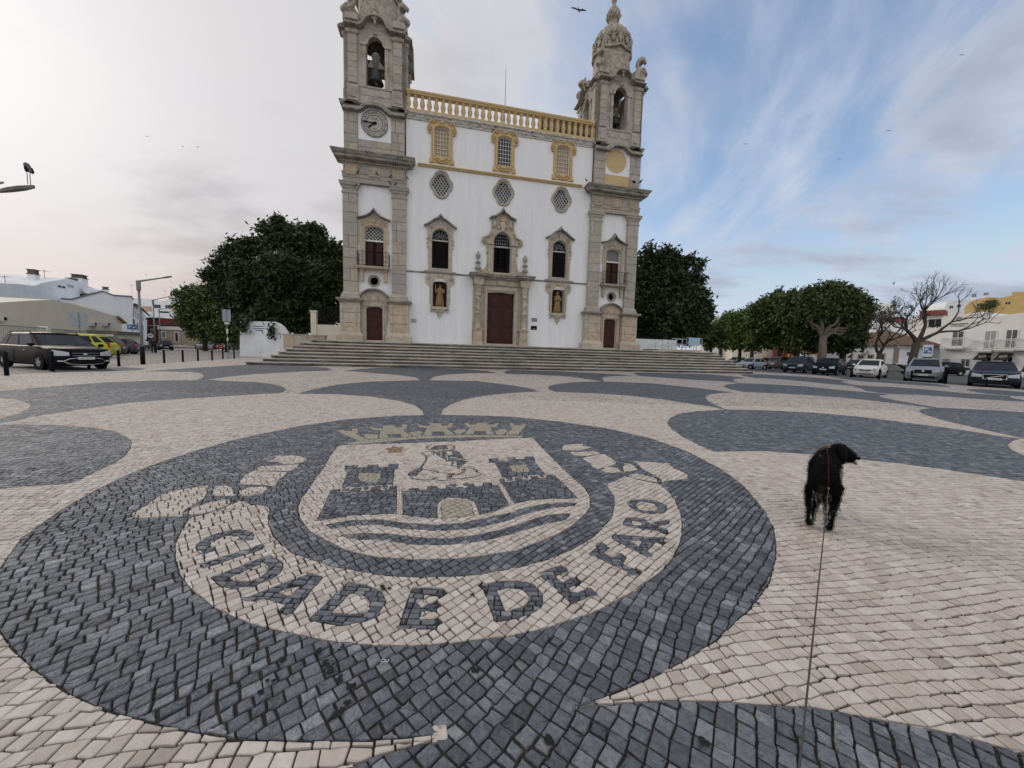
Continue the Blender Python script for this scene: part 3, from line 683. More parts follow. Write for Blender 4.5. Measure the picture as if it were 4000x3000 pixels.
for loop in [PLZ, NP] + [r_[2] for r_ in REG]:
    if loop not in (PLZ, NP) and max(p[1] for p in loop) < NEAR_Y - .3 and min(p[1] for p in loop) > .7: continue
    ii = [vi(p) for p in loop]; E += [(ii[i], ii[(i + 1) % len(ii)]) for i in range(len(ii)) if ii[i] != ii[(i + 1) % len(ii)]]
r_ = delaunay_2d_cdt(V, E, [], 0, 1e-4)
def pip(x, y, P):
    r2 = False; n = len(P)
    for i in range(n):
        (xa, ya), (xb, yb) = P[i], P[(i + 1) % n]
        if (ya > y) != (yb > y) and x < (xb - xa) * (y - ya) / (yb - ya) + xa: r2 = not r2
    return r2
far = {'w': MB(), 'd': MB()}
bb = [(min(p[0] for p in q), max(p[0] for p in q), min(p[1] for p in q), max(p[1] for p in q)) for _, _, q in REG]
for f in r_[2]:
    pts = [r_[0][i] for i in f]; x = sum(p.x for p in pts) / 3; y = sum(p.y for p in pts) / 3
    if not pip(x, y, PLZ) or pip(x, y, NP): continue
    c = 'w'
    for (cc, _, q), (a, b, c0, c1) in zip(REG, bb):
        if a <= x <= b and c0 <= y <= c1 and pip(x, y, q): c = cc
    c = 'd' if c in 'dbr' and c != 'b' else 'w'
    far[c].add([(p.x, p.y, -.001) for p in pts], [(0, 1, 2)])
tag(far['w'].build('white_paving', WHITE_FAR, plaza), kind='structure')
tag(far['d'].build('dark_paving', DARK_FAR, plaza), kind='structure')
# roads and the ground to the horizon
g = MB().add([(-2500, -300, -.03), (2500, -300, -.03), (2500, 4000, -.03), (-2500, 4000, -.03)], [(0, 1, 2, 3)]).build('ground', mat('dry_earth', (.20, .17, .13), (.28, .24, .19), .3, .95))
tag(g, kind='structure')
road_l = MB().add([(x, y, -.008) for x, y in [(-14, -8)] + LB + [(-26, 40), (-38, 58), (-66, 100), (-120, 175), (-160, 175), (-95, 95), (-62, 46), (-48, 26), (-40, 10), (-40, -8)]], [tuple(range(20))[::1][:20]])
road_l.f = [tuple(range(len(road_l.v)))]
o = road_l.build('street', ROAD_L); tag(o, kind='structure')
ASPH = mat('worn_asphalt', (.055, .057, .062), (.085, .087, .092), 3, .9, .2, bscale=60)
rr = [(24.2, -8), (26.1, 5.0), (27.1, 15.0), (27.7, 20.5), (27.8, 25.0), (27.5, 29.0), (27.1, 34.0), (24.5, 45), (20, 75), (30, 100), (60, 80), (75, 60), (90, 38), (100, -8)]
o = MB().add([(x, y, -.008) for x, y in rr], [tuple(range(len(rr)))]).build('road', ASPH); tag(o, kind='structure')
# ================================================================== the church
PLASTER = mat('white_plaster', (.78, .785, .79), (.71, .715, .725), .9, .9, .06, stretch=(2.2, 2.2, .28), detail=9, bscale=14, c3=(.46, .46, .44), s3=1.6, lo3=.58, hi3=.95)
PAL = [(.90, .89, .88), (1.0, .96, .89), (1.04, 1.02, 1.0), (.86, .86, .85), (1.06, .99, .90), (.96, .95, .93), (.93, .90, .85)]
ASHLAR = mat('grey_beige_limestone', (.42, .39, .345), (.33, .31, .275), 3.2, .88, .35, bscale=22, bdist=.02, orand=PAL, c3=(.15, .135, .115), s3=1.8, lo3=.6, hi3=.85)
WARM = mat('warm_carved_limestone', (.50, .445, .365), (.39, .335, .265), 3.0, .85, .35, bscale=26, bdist=.02, orand=[(1, 1, 1), (1.06, .98, .9), (.92, .9, .86)], c3=(.20, .14, .09), s3=2.2, lo3=.6, hi3=.82)
WEATH = mat('lichen_dark_cornice_stone', (.34, .31, .265), (.20, .19, .165), 2.6, .92, .4, bscale=20, bdist=.02, c3=(.055, .05, .04), s3=3.2, lo3=.5, hi3=.72, stretch=(.6, .6, 1.6))
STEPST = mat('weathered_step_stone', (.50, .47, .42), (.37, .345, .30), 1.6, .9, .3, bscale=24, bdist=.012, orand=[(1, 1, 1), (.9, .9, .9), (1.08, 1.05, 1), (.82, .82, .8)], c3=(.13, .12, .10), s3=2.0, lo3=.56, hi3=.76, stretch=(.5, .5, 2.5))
RISER = mat('stained_shaded_step_riser', (.20, .185, .16), (.09, .08, .07), 1.5, .92, .3, bscale=24, bdist=.012, c3=(.04, .037, .03), s3=2.0, lo3=.45, hi3=.66, stretch=(.7, .7, 2.0))  # stains, plus darkening painted in to deepen the nosing shadow
OCHRE = mat('ochre_limewash', (.55, .41, .21), (.47, .34, .17), 4, .85, .12, bscale=30, c3=(.28, .19, .09), s3=5, lo3=.66, hi3=.9)
WHITEW = mat('white_painted_wood', (.72, .72, .70), (.6, .6, .58), 8, .6)
DOORW = mat('dark_red_brown_door_wood', (.060, .024, .020), (.042, .018, .016), 6, .6, .15, spec=.2, stretch=(4, 4, 1))
GLASS = mat('dark_window_glass', (.010, .012, .015), (.016, .018, .022), 3, .15, spec=.35)
IRON = mat('black_wrought_iron', (.008, .008, .009), (.013, .013, .013), 10, .6, spec=.12)
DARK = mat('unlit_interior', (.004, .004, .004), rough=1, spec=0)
STATUE = mat('golden_brown_stone_figure', (.30, .20, .09), (.21, .14, .07), 14, .8, .3)
BRONZE = mat('dark_green_bronze', (.022, .025, .024), (.035, .038, .034), 12, .45, .2, metal=.4)
BLACKP = mat('black_paint', (.006, .006, .006), rough=.6, spec=.1)
church = root('church', tuple(UF * XC + NF * DW) [:2] + (BASE,), 'large white baroque church with two stone bell towers and ochre balustrade above the steps', 'church', rz=YAW)
def cp(name, mb, m, parent=None, smooth=False):
    o = mb.build(name, m, parent or church, smooth)
    if parent is None: o.location = (0, 0, -BASE)
    return o
def mold(mb, plan, prof, closed=False, caps=True):
    """plan: (x, y) walk with outward on the right; prof: (offset, z) from bottom to top"""
    n = len(plan); V = []; m_ = len(prof); F = []
    for i in range(n):
        p = Vector(plan[i]); a = Vector(plan[(i - 1) % n]) if (i > 0 or closed) else None; b = Vector(plan[(i + 1) % n]) if (i < n - 1 or closed) else None
        d1 = (p - a).normalized() if a is not None else None; d2 = (b - p).normalized() if b is not None else None
        d1 = d1 or d2; d2 = d2 or d1
        n1 = Vector((d1.y, -d1.x)); n2 = Vector((d2.y, -d2.x)); nn = (n1 + n2).normalized(); k = 1 / max(.5, nn.dot(n1))
        for off, z in prof: V.append((p.x + nn.x * off * k, p.y + nn.y * off * k, z))
    for i in range(n if closed else n - 1):
        j = (i + 1) % n
        for k in range(m_ - 1): F.append((i * m_ + k, j * m_ + k, j * m_ + k + 1, i * m_ + k + 1))
    if caps:
        F.append(tuple(i * m_ for i in range(n))[::-1]); F.append(tuple(i * m_ + m_ - 1 for i in range(n)))
        if not closed: F.append(tuple(range(m_))); F.append(tuple(range(n * m_ - 1, (n - 1) * m_ - 1, -1)))
        if not closed: F.append(tuple([0] + [(n - 1) * m_] + [n * m_ - 1] + [m_ - 1]))
    mb.add(V, F); return mb
def spiral(mb, cx, cz, r, turns, d, rad, a0=0, sgn=1, seg=5, steps=14):
    pts = []
    for i in range(steps + 1):
        t = i / steps; rr = r * (1 - .8 * t); a = R(a0) + sgn * turns * 2 * math.pi * t
        pts.append((cx + rr * math.cos(a), d, cz + rr * math.sin(a)))
    mb.tube(pts, rad, seg, rad * .6)
    mb.ball((cx, d, cz), rad * 1.4, 6, 4); return mb
def stack(x0, x1, z0, z1, d0, d1, hs=(.55, .9), m=None, split=0.0, seed=1, name='stone_block'):
    rn = random.Random(seed); z = z0
    while z < z1 - .05:
        h = rn.uniform(*hs)
        if z1 - (z + h) < hs[0] * .6: h = z1 - z
        xs = [x0, x1]
        if rn.random() < split: xs = [x0, x0 + (x1 - x0) * rn.uniform(.3, .7), x1]
        for a, b in zip(xs, xs[1:]):
            e = rn.uniform(0, .012); g = .009; bv = .012
            mb = MB(); A = (a + g, b - g, z + g, z + h - g)
            V = [(A[0], d1, A[2]), (A[1], d1, A[2]), (A[1], d1, A[3]), (A[0], d1, A[3]),
                 (A[0], d0 - e + bv, A[2]), (A[1], d0 - e + bv, A[2]), (A[1], d0 - e + bv, A[3]), (A[0], d0 - e + bv, A[3]),
                 (A[0] + bv, d0 - e, A[2] + bv), (A[1] - bv, d0 - e, A[2] + bv), (A[1] - bv, d0 - e, A[3] - bv), (A[0] + bv, d0 - e, A[3] - bv)]
            F = [(0, 3, 2, 1), (8, 9, 10, 11)] + [(i, (i + 1) % 4, 4 + (i + 1) % 4, 4 + i) for i in range(4)] + [(4 + i, 4 + (i + 1) % 4, 8 + (i + 1) % 4, 8 + i) for i in range(4)]
            mb.add(V, F); cp(name, mb, m or ASHLAR)
        z += h
JOINT = mat('lime_mortar', (.26, .24, .20), (.2, .185, .16), 9, .95)
def quatre(cx, cz, a, b, n=10):
    pts = []
    for k, (ax, az, rx, rz) in enumerate([(0, 1, .74, .36), (-1, 0, .36, .66), (0, -1, .74, .36), (1, 0, .36, .66)]):
        c0 = 90 * (k + 1)
        # a lobe in each direction
        ex, ez = ax * a * .30, az * b * .42
        rx_, rz_ = a * .70, b * .58
        pts += [(cx + ex + rx_ * math.cos(R(c0 + t)), cz + ez + rz_ * math.sin(R(c0 + t))) for t in np.linspace(-52, 52, n)]
    return pts
def archtop(cx, hw, z0, z1, top, n=12, flat=1.0):
    return [(cx - hw, z0), (cx + hw, z0)] + arc(cx, z1, hw, top - z1, 0, 180, n)
# ---- walls
DX, WX, TX = 0.0, 4.81, 9.59
holes = [archtop(0, 1.1, BASE + .01, 5.9, 5.97, 2), archtop(0, .68, 7.5, 9.8, 10.6, 14)]
for s in (-1, 1):
    holes += [archtop(s * WX, .62, 7.48, 9.8, 10.42, 14), archtop(s * WX, .53, 4.58, 6.2, 6.6, 10), quatre(s * 4.8, 13.67, .68, .84)]
    holes += [archtop(s * 4.8, .53, 15.66, 17.55, 17.75, 8)]
holes += [quatre(0, 13.67, .68, .84), archtop(0, .53, 15.66, 17.55, 17.75, 8)]
wall = cp('wall', MB().prism([(-7.36, BASE), (7.36, BASE), (7.36, 18.0), (-7.36, 18.0)], 0, .55, holes), PLASTER)
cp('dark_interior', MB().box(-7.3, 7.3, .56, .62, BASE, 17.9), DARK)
cp('side_wall', MB().box(-11.2, 11.2, 4.2, 30, BASE, 15.0).box(-7.34, 7.34, .64, 4.1, BASE, 17.5), PLASTER)
cp('roof', MB().add([(-11.4, 4.2, 15.0), (11.4, 4.2, 15.0), (11.4, 30, 15.0), (-11.4, 30, 15.0), (0, 6, 18.2), (0, 29, 18.2)], [(0, 1, 4), (1, 2, 5, 4), (2, 3, 5), (3, 0, 4, 5)]), mat('brown_clay_tiles', (.20, .10, .06), (.28, .15, .09), 6, .9))
cp('roof_gable', MB().box(3.0, 7.25, 1.0, 1.3, 17.5, 20.35), mat('brown_weathered_render', (.16, .12, .08), (.10, .08, .055), 3, .9))
# string courses and wall base
for x0, x1 in ((-7.3, -2.62), (2.62, 7.3)): cp('string_course', mold(MB(), [(x1, 0), (x0, 0)][::-1], [(0, 7.06), (.05, 7.07), (.09, 7.12), (.09, 7.17), (0, 7.19)]), WEATH)
cp('ochre_string_course', mold(MB(), [(-6.5, 0), (6.5, 0)], [(0, 14.78), (.10, 14.80), (.14, 14.88), (.20, 14.9), (.20, 14.97), (0, 15.02)]), OCHRE)
cp('parapet_cornice', mold(MB(), [(-7.34, 0), (7.34, 0)], [(0, 17.98), (.06, 18.0), (.08, 18.1), (.16, 18.18), (.18, 18.28), (.30, 18.36), (.30, 18.44), (0, 18.46)]), mat('streaked_white_cornice', (.60, .59, .56), (.42, .40, .36), 3, .9, stretch=(1, 1, 3), c3=(.09, .08, .065), s3=3.5, lo3=.5, hi3=.66))
cp('balustrade_plinth', MB().box(-7.34, 7.34, -.22, .18, 18.46, 18.66), OCHRE)
bal = MB().lathe([(.13, 0), (.13, .05), (.10, .09), (.15, .26), (.185, .42), (.155, .60), (.115, .76), (.13, .86), (.16, .90), (.16, .98)], 8, (0, 0, 0))
bme = bal.mesh('baluster', True); bme.materials.append(OCHRE)
for i in range(30):
    x = -7.2 + i * (14.4 / 29)
    o = put('baluster', bme, None, church, (x, -.02, 18.66 - BASE))
cp('balustrade_rail', mold(MB(), [(-7.34, .16), (-7.34, -.17), (7.34, -.17), (7.34, .16)][::-1] if False else [(-7.34, -.17), (7.34, -.17)], [(0, 19.64), (.05, 19.66), (.07, 19.74), (.12, 19.80), (.12, 19.9), (.02, 19.97), (-.34, 19.97), (-.38, 19.8), (-.34, 19.64)]), OCHRE)
tag(cp('lightning_rod', MB().tube([(0, .3, 18.4), (0, .3, 22.95)], .03, 5, .012), IRON))
# ---- upper windows with ochre scroll frames
def up_window(cx, blind):
    f = MB(); out = [(cx - .92, 15.17), (cx + .92, 15.17), (cx + .90, 15.5), (cx + .80, 15.62), (cx + .80, 17.2), (cx + 1.0, 17.3), (cx + 1.06, 17.75), (cx + .88, 18.02), (cx + .42, 18.30), (cx + .12, 18.5), (cx - .12, 18.5), (cx - .42, 18.30), (cx - .88, 18.02), (cx - 1.06, 17.75), (cx - 1.0, 17.3), (cx - .80, 17.2), (cx - .80, 15.62), (cx - .90, 15.5)]
    f.prism(out, -.08, .0, [archtop(cx, .53, 15.66, 17.55, 17.75, 8)])
    f.sweep([(cx + .58, 15.62)] + [(cx + .58, 17.5)] + arc(cx, 17.5, .58, .32, 20, 160, 8) + [(cx - .58, 17.5), (cx - .58, 15.62)], [(.0, -.08), (-.10, -.08), (-.10, -.14), (0, -.14)])
    for s in (-1, 1):
        spiral(f, cx + s * .93, 17.55, .17, 1.4, -.13, .05, 90, s); spiral(f, cx + s * .62, 18.03, .17, 1.3, -.13, .05, 180 if s > 0 else 0, -s)
        spiral(f, cx + s * .28, 18.28, .14, 1.2, -.13, .045, 0, s)
        f.tube([(cx + s * .98, -.12, 17.25), (cx + s * 1.05, -.12, 17.6), (cx + s * .9, -.12, 17.95), (cx + s * .5, -.12, 18.27), (cx + s * .15, -.12, 18.45)], .055, 5)
        f.ball((cx + s * .78, -.1, 15.27), .12, 6, 4, 1, .6, 1.2); f.ball((cx + s * .86, -.1, 17.28), .08, 6, 4)
        spiral(f, cx + s * .36, 15.42, .15, 1.2, -.12, .04, 180 if s > 0 else 0, -s); f.tube([(cx + s * .62, -.11, 15.5), (cx + s * .3, -.13, 15.28), (cx, -.13, 15.2)], .04, 5)
    f.ball((cx, -.1, 18.55), .13, 8, 5, 1.2, .6, 1.1); f.ball((cx, -.12, 18.05), .16, 8, 5, 1.2, .5, .7); f.ball((cx, -.12, 15.42), .12, 8, 5, 1.3, .5, .8)
    fr = cp('window_frame', f, OCHRE); fr['label'] = 'ochre scrollwork frame with white glazing bars'
    g = MB().prism(archtop(cx, .52, 15.67, 17.54, 17.74, 8), .14, .17)
    cp('pane', g, mat('ochre_blind_panel', (.42, .31, .17), (.35, .26, .14), 6, .8) if blind else GLASS, fr)
    b = MB(); 
    for i in range(1, 5): b.box(cx - .53 + i * .212 - .013, cx - .53 + i * .212 + .013, .08, .135, 15.67, 17.68)
    for i in range(1, 7): b.box(cx - .52, cx + .52, .085, .13, 15.67 + i * .30 - .013, 15.67 + i * .30 + .013)
    b.sweep(archtop(cx, .50, 15.69, 17.52, 17.7, 8), [(0, .08), (-.04, .08), (-.04, .135), (0, .135)], True)
    cp('glazing_bars', b, WHITEW, fr)
for cx, bl in ((-4.77, 1), (0, 0), (4.80, 1)): up_window(cx, bl)
# ---- quatrefoil windows
for cx in (-4.78, 0, 4.79):
    cz = 13.67; f = MB(); o1 = quatre(cx, cz, .87, 1.04, 12); i1 = quatre(cx, cz, .68, .84, 12)
    f.prism(o1, -.07, .0, [i1]); f.sweep(quatre(cx, cz, .80, .96, 12), [(.035, -.07), (-.035, -.07), (-.02, -.12), (.02, -.12)], True)
    fr = cp('quatrefoil_window', f, ASHLAR)
    cp('pane', MB().prism(quatre(cx, cz, .69, .85), .3, .33), GLASS, fr)
    b = MB(); sp = .235
    def inq(x, z): return ((x - cx) / .72) ** 2 + ((z - cz) / .88) ** 2 < 1
    for s in (-1, 1):
        for i in range(-8, 9):
            pts = []
            for t in np.linspace(-1.4, 1.4, 57):
                x = cx + i * sp + s * t * .62; z = cz + t * .9
                if inq(x, z): pts.append((x, .2 + s * .008, z))
            if len(pts) > 2: b.tube([pts[0], pts[-1]], .02, 4)
    cp('lattice', b, WHITEW, fr)
# ---- openings with arched heads
def grille(cx, hw, z0, z1, top, d, nx, dz, r=.014):
    b = MB()
    for i in range(nx + 1):
        x = cx - hw + 2 * hw * i / nx; t = (x - cx) / hw; zt = z1 + (top - z1) * math.sqrt(max(0, 1 - t * t))
        b.tube([(x, d, z0), (x, d, zt)], r, 4)
    z = z0 + dz * .5
    while z < top - .06:
        w = hw if z < z1 else hw * math.sqrt(max(0, 1 - ((z - z1) / (top - z1)) ** 2))
        b.tube([(cx - w, d, z), (cx + w, d, z)], r, 4); z += dz
    return b
def leafdoor(cx, hw, z0, z1, d, rows, parent=None, name='door', deep=.04):
    dr = cp(name, MB().box(cx - hw, cx - .008, d, d + .06, z0, z1).box(cx + .008, cx + hw, d, d + .06, z0, z1), DOORW, parent)
    p = MB(); h = (z1 - z0)
    z = z0 + .12
    tot = sum(rows); avail = h - .12 - .1 * len(rows)
    for rr_ in rows:
        ph = avail * rr_ / tot
        for s in (-1, 1):
            x0, x1 = sorted((cx + s * .12, cx + s * (hw - .1))); 
            for q in range(3):
                e = q * min(x1 - x0, ph) * .15
                p.box(x0 + e, x1 - e, d - deep * (q + 1) * .6, d, z + e, z + ph - e)
        z += ph + .1
    o = p.build('door_panel', DOORW, dr)
    return dr
def side_window(s):
    cx = s * WX; f = MB()
    f.prism([(cx - .9, 7.28), (cx + .9, 7.28), (cx + .9, 9.6), (cx + .98, 9.75), (cx + .92, 10.45), (cx + .45, 10.75), (cx, 11.05), (cx - .45, 10.75), (cx - .92, 10.45), (cx - .98, 9.75), (cx - .9, 9.6)], -.10, 0, [archtop(cx, .62, 7.48, 9.8, 10.42, 14)])
    f.sweep([(cx + .68, 7.4), (cx + .68, 9.75)] + arc(cx, 9.78, .68, .68, 5, 175, 12) + [(cx - .68, 9.75), (cx - .68, 7.4)], [(0, -.1), (-.08, -.1), (-.06, -.15), (-.0, -.15)])
    for q in (-1, 1):
        spiral(f, cx + q * .95, 9.62, .13, 1.2, -.12, .045, 90, q); spiral(f, cx + q * .98, 9.3, .09, 1.1, -.10, .035, 90, q); f.ball((cx + q * .95, -.08, 9.02), .06, 6, 4, 1, .8, 1.6)
        f.box(*sorted((cx + q * .72, cx + q * .90)), -.16, -.1, 9.9, 10.35); spiral(f, cx + q * .62, 10.45, .13, 1.2, -.13, .045, 0, -q)
    f.ball((cx, -.13, 10.78), .15, 8, 6, 1, .7, 1.2); f.ball((cx, -.12, 10.55), .12, 8, 5, .9, .6, 1.2)
    fr = cp('arched_window', f, WARM)
    ped = [(cx - 1.17, 10.47), (cx - .75, 10.72), (cx - .42, 10.98), (cx - .12, 11.12), (cx, 11.29), (cx + .12, 11.12), (cx + .42, 10.98), (cx + .75, 10.72), (cx + 1.17, 10.47)]
    cp('pediment', MB().sweep(ped[::-1], [(0, .0), (0, -.42), (-.05, -.42), (-.08, -.34), (-.14, -.26), (-.16, 0)]), WEATH, fr)
    cp('sill', mold(MB(), [(cx - 1.1, .1), (cx - 1.1, -.14), (cx + 1.1, -.14), (cx + 1.1, .1)], [(0, 7.08), (.04, 7.12), (.1, 7.16), (.12, 7.24), (0, 7.28)]).box(cx - .62, cx + .62, -.12, .3, 7.28, 7.47), ASHLAR, fr)
    cp('shutter', MB().box(cx - .6, cx - .01, .30, .36, 7.48, 9.55).box(cx + .01, cx + .6, .30, .36, 7.48, 9.55).box(cx - .5, cx - .12, .27, .3, 8.7, 9.4).box(cx + .12, cx + .5, .27, .3, 8.7, 9.4).box(cx - .5, cx - .12, .27, .3, 7.7, 8.5).box(cx + .12, cx + .5, .27, .3, 7.7, 8.5), mat('very_dark_shutter_wood', (.014, .009, .008), (.009, .007, .007), 6, .7, spec=.1), fr)
    b = MB().box(cx - .6, cx + .6, .26, .33, 9.57, 9.68)
    for k in range(6): a = R(18 + k * 28.8); b.tube([(cx + .2 * math.cos(a), .28, 9.72 + .2 * math.sin(a)), (cx + .6 * math.cos(a), .28, 9.72 + .66 * math.sin(a))], .016, 4)
    for rr_ in (.2, .42): b.tube([(x, .28, z) for x, z in arc(cx, 9.72, rr_, rr_, 0, 180, 12)], .016, 4)
    cp('fanlight', b, WHITEW, fr)
    cp('pane', MB().prism([(cx - .6, 9.68)] + [(cx + .6, 9.68)] + arc(cx, 9.8, .6, .6, 0, 180, 10), .33, .35), GLASS, fr)
    grille(cx, .6, 7.5, 9.8, 10.4, .12, 6, .27).build('iron_grille', IRON, fr)
    # niche with a statue below
    f = MB(); f.prism([(cx - .7, 4.47), (cx + .7, 4.47), (cx + .72, 6.0), (cx + .82, 6.15), (cx + 1.08, 6.4), (cx + 1.12, 6.75), (cx + .98, 6.98), (cx + .7, 7.07), (cx - .7, 7.07), (cx - .98, 6.98), (cx - 1.12, 6.75), (cx - 1.08, 6.4), (cx - .82, 6.15), (cx - .72, 6.0)], -.10, 0, [archtop(cx, .53, 4.58, 6.2, 6.6, 10)])
    for q in (-1, 1):
        spiral(f, cx + q * .9, 6.72, .15, 1.3, -.12, .045, 90, q)
        for k in range(6): f.ball((cx + q * .73, -.06, 4.85 + k * .2), .075, 6, 4, .8, .8, 1.1)
        f.box(*sorted((cx + q * .6, cx + q * .68)), -.15, -.1, 4.55, 6.7)
        f.lathe([(.001, -.32), (.05, -.28), (.08, -.2), (.05, -.12), (.09, -.06), (.09, 0)], 8, (cx + q * .62, -.12, 4.42))
    f.ball((cx, -.12, 6.92), .15, 8, 5, 1.5, .6, .8)
    nf = cp('niche', f, WARM)
    cp('canopy', MB().lathe([(.50, 0), (.53, .04), (.45, .16), (.27, .26), (.01, .30)], 14, (cx, -.05, 6.42), 1, .62, math.pi, 2 * math.pi), mat('pale_stone', (.55, .53, .49), (.42, .4, .37), 6, .8), nf)
    cp('bracket', MB().box(cx - .68, cx + .68, -.3, 0, 4.38, 4.47).lathe([(.02, -.75), (.06, -.68), (.03, -.6), (.12, -.5), (.20, -.42), (.13, -.34), (.32, -.2), (.40, -.08), (.46, 0)], 12, (cx, -.08, 4.38), 1, .55), WARM, nf)
    cp('niche_back', MB().prism(archtop(cx, .53, 4.58, 6.2, 6.6, 10), .45, .5).box(cx - .53, cx + .53, .02, .45, 4.5, 4.58), mat('dark_niche_stone', (.09, .05, .035), (.05, .035, .03), 5, .9), nf)  # niche back darker and browner than its frame
    st = MB(); prof = [(.27, 0), (.30, .08), (.25, .35), (.22, .7), (.20, .95), (.235, 1.12), (.22, 1.26), (.10, 1.36), (.07, 1.40)]
    st.lathe(prof, 12, (cx, .12, 4.70), 1.15, .8); st.ball((cx + .01, .10, 6.20), .115, 10, 7, .9, 1, 1.15); st.box(cx - .3, cx + .3, 0, .3, 4.58, 4.72)
    if s < 0:
        st.tube([(cx - .22, .1, 5.85), (cx - .30, -.02, 5.62), (cx - .33, -.08, 5.9), (cx - .32, -.08, 6.2)], [.075, .065, .05, .045], 6); st.ball((cx - .32, -.08, 6.24), .05, 6, 4)
        st.tube([(cx + .2, .1, 5.85), (cx + .3, 0, 5.6), (cx + .12, -.12, 5.62)], [.08, .07, .05], 6); st.box(cx + .14, cx + .34, -.12, -.04, 5.62, 5.9)
    else:
        st.tube([(cx - .2, .1, 5.85), (cx - .28, -.02, 5.6), (cx - .06, -.12, 5.72)], [.085, .075, .05], 6); st.tube([(cx + .2, .1, 5.85), (cx + .27, -.02, 5.6), (cx + .06, -.12, 5.66)], [.085, .075, .05], 6)
        st.lathe([(.13, -.08), (.15, .02), (.12, .14), (.02, .18)], 10, (cx, .12, 6.2))
    for k in range(7):
        a = math.pi + math.pi * (k + .5) / 7; st.tube([(cx + .30 * math.cos(a), .12 + .22 * math.sin(a), 4.75), (cx + .23 * math.cos(a + .1), .12 + .19 * math.sin(a), 5.3), (cx + .19 * math.cos(a + .25), .12 + .18 * math.sin(a), 5.7)], .028, 5, .015)
    sm = st.build('statue', STATUE, church, True); sm.location = (0, 0, -BASE)
    sm['label'] = 'stone saint raising one arm' if s < 0 else 'stone veiled figure with joined hands'
for s in (-1, 1): side_window(s)
# ---- centre window over the portal
f = MB()
half = [(1.17, 7.3), (1.17, 9.1), (1.25, 9.25), (1.25, 9.55), (1.52, 9.62), (1.66, 9.8), (1.58, 10.05), (1.30, 10.15), (1.05, 10.32), (.98, 10.55), (.92, 10.85), (.62, 11.05), (.52, 11.3), (.56, 11.62), (.95, 11.66), (.95, 11.74), (.45, 11.95), (0, 12.16)]
out = [(x, z) for x, z in half] + [(-x, z) for x, z in half[-2::-1]]
f.prism(out, -.12, 0, [archtop(0, .68, 7.5, 9.8, 10.6, 14)])
f.sweep([(.74, 7.4), (.74, 9.78)] + arc(0, 9.8, .76, .82, 5, 175, 14) + [(-.74, 9.78), (-.74, 7.4)], [(0, -.12), (-.1, -.12), (-.08, -.18), (0, -.18)])
for s in (-1, 1):
    f.box(*sorted((s * .78, s * 1.12)), -.2, -.12, 7.3, 9.5); f.box(*sorted((s * .72, s * 1.2)), -.26, -.12, 9.62, 9.78)
    spiral(f, s * 1.5, 9.85, .19, 1.5, -.2, .06, 90, s); f.tube([(s * 1.62, -.2, 10.0), (s * 1.35, -.2, 10.15), (s * 1.08, -.2, 10.25), (s * .9, -.2, 10.6)], .08, 6)
    spiral(f, s * .72, 10.98, .15, 1.3, -.17, .05, 0, -s); spiral(f, s * 1.22, 8.98, .12, 1.2, -.12, .04, 90, s)
    f.prism([(s * 1.17, 7.3), (s * 2.0, 7.3), (s * 1.85, 7.55), (s * 1.45, 7.65), (s * 1.25, 7.95), (s * 1.17, 8.5)], -.1, 0); spiral(f, s * 1.65, 7.52, .18, 1.5, -.16, .06, 0, s)
    f.lathe([(.09, 0), (.07, .1), (.1, .16), (.05, .22), (.08, .32), (.1, .4), (.04, .48), (.09, .52)], 8, (s * .82, -.06, 10.98))
fr = cp('balcony_window', f, WARM)
ped = [(.98, 11.52), (.92, 11.6), (.55, 11.72), (.3, 11.92), (.1, 12.02), (0, 12.2), (-.1, 12.02), (-.3, 11.92), (-.55, 11.72), (-.92, 11.6), (-.98, 11.52)]
cp('pediment', MB().sweep(ped, [(0, 0), (0, -.45), (-.05, -.45), (-.08, -.36), (-.14, -.26), (-.16, 0)]), WEATH, fr)
a = MB(); a.ball((0, -.16, 11.12), .26, 10, 7, 1, .45, 1.25)
for s in (-1, 1):
    spiral(a, s * .36, 11.32, .15, 1.3, -.2, .05, 0, s); spiral(a, s * .34, 10.98, .14, 1.3, -.2, .05, 180, -s); a.ball((s * .42, -.17, 11.15), .08, 6, 4)
a.lathe([(.25, 0), (.27, .06), (.23, .12), (.28, .22), (.1, .32), (.02, .4)], 10, (0, -.14, 11.42), 1, .5); a.ball((0, -.2, 10.75), .12, 8, 5, 1.2, .6, 1)
cp('coat_of_arms', a, WARM, fr)
cp('shutter', MB().box(-.66, -.38, .3, .36, 7.52, 9.5).box(.38, .66, .3, .36, 7.52, 9.5).box(-.1, .1, .3, .36, 7.52, 9.5).box(-.66, .66, .31, .36, 7.52, 7.95), MATS['very_dark_shutter_wood'], fr)
cp('fanlight', MB().box(-.66, .66, .24, .31, 9.52, 9.64), WHITEW, fr)
g2 = grille(0, .62, 9.7, 9.8, 10.55, .26, 7, .25, .018); cp('glazing_bars', g2, mat('faded_white_bars', (.42, .44, .48), rough=.6), fr)
grille(0, .66, 7.52, 9.8, 10.58, .12, 8, .25).build('iron_grille', IRON, fr)
for s in (-1, 1):
    cp('urn_finial', MB().lathe([(.2, 0), (.2, .12), (.11, .2), (.14, .28), (.24, .38), (.25, .5), (.1, .56), (.07, .72), (.22, .84), (.23, .88), (.08, .96), (.07, 1.12), (.12, 1.18), (.19, 1.34), (.17, 1.5), (.06, 1.68), (.01, 1.72)], 10, (s * 1.9, -.12, 7.3)), ASHLAR)
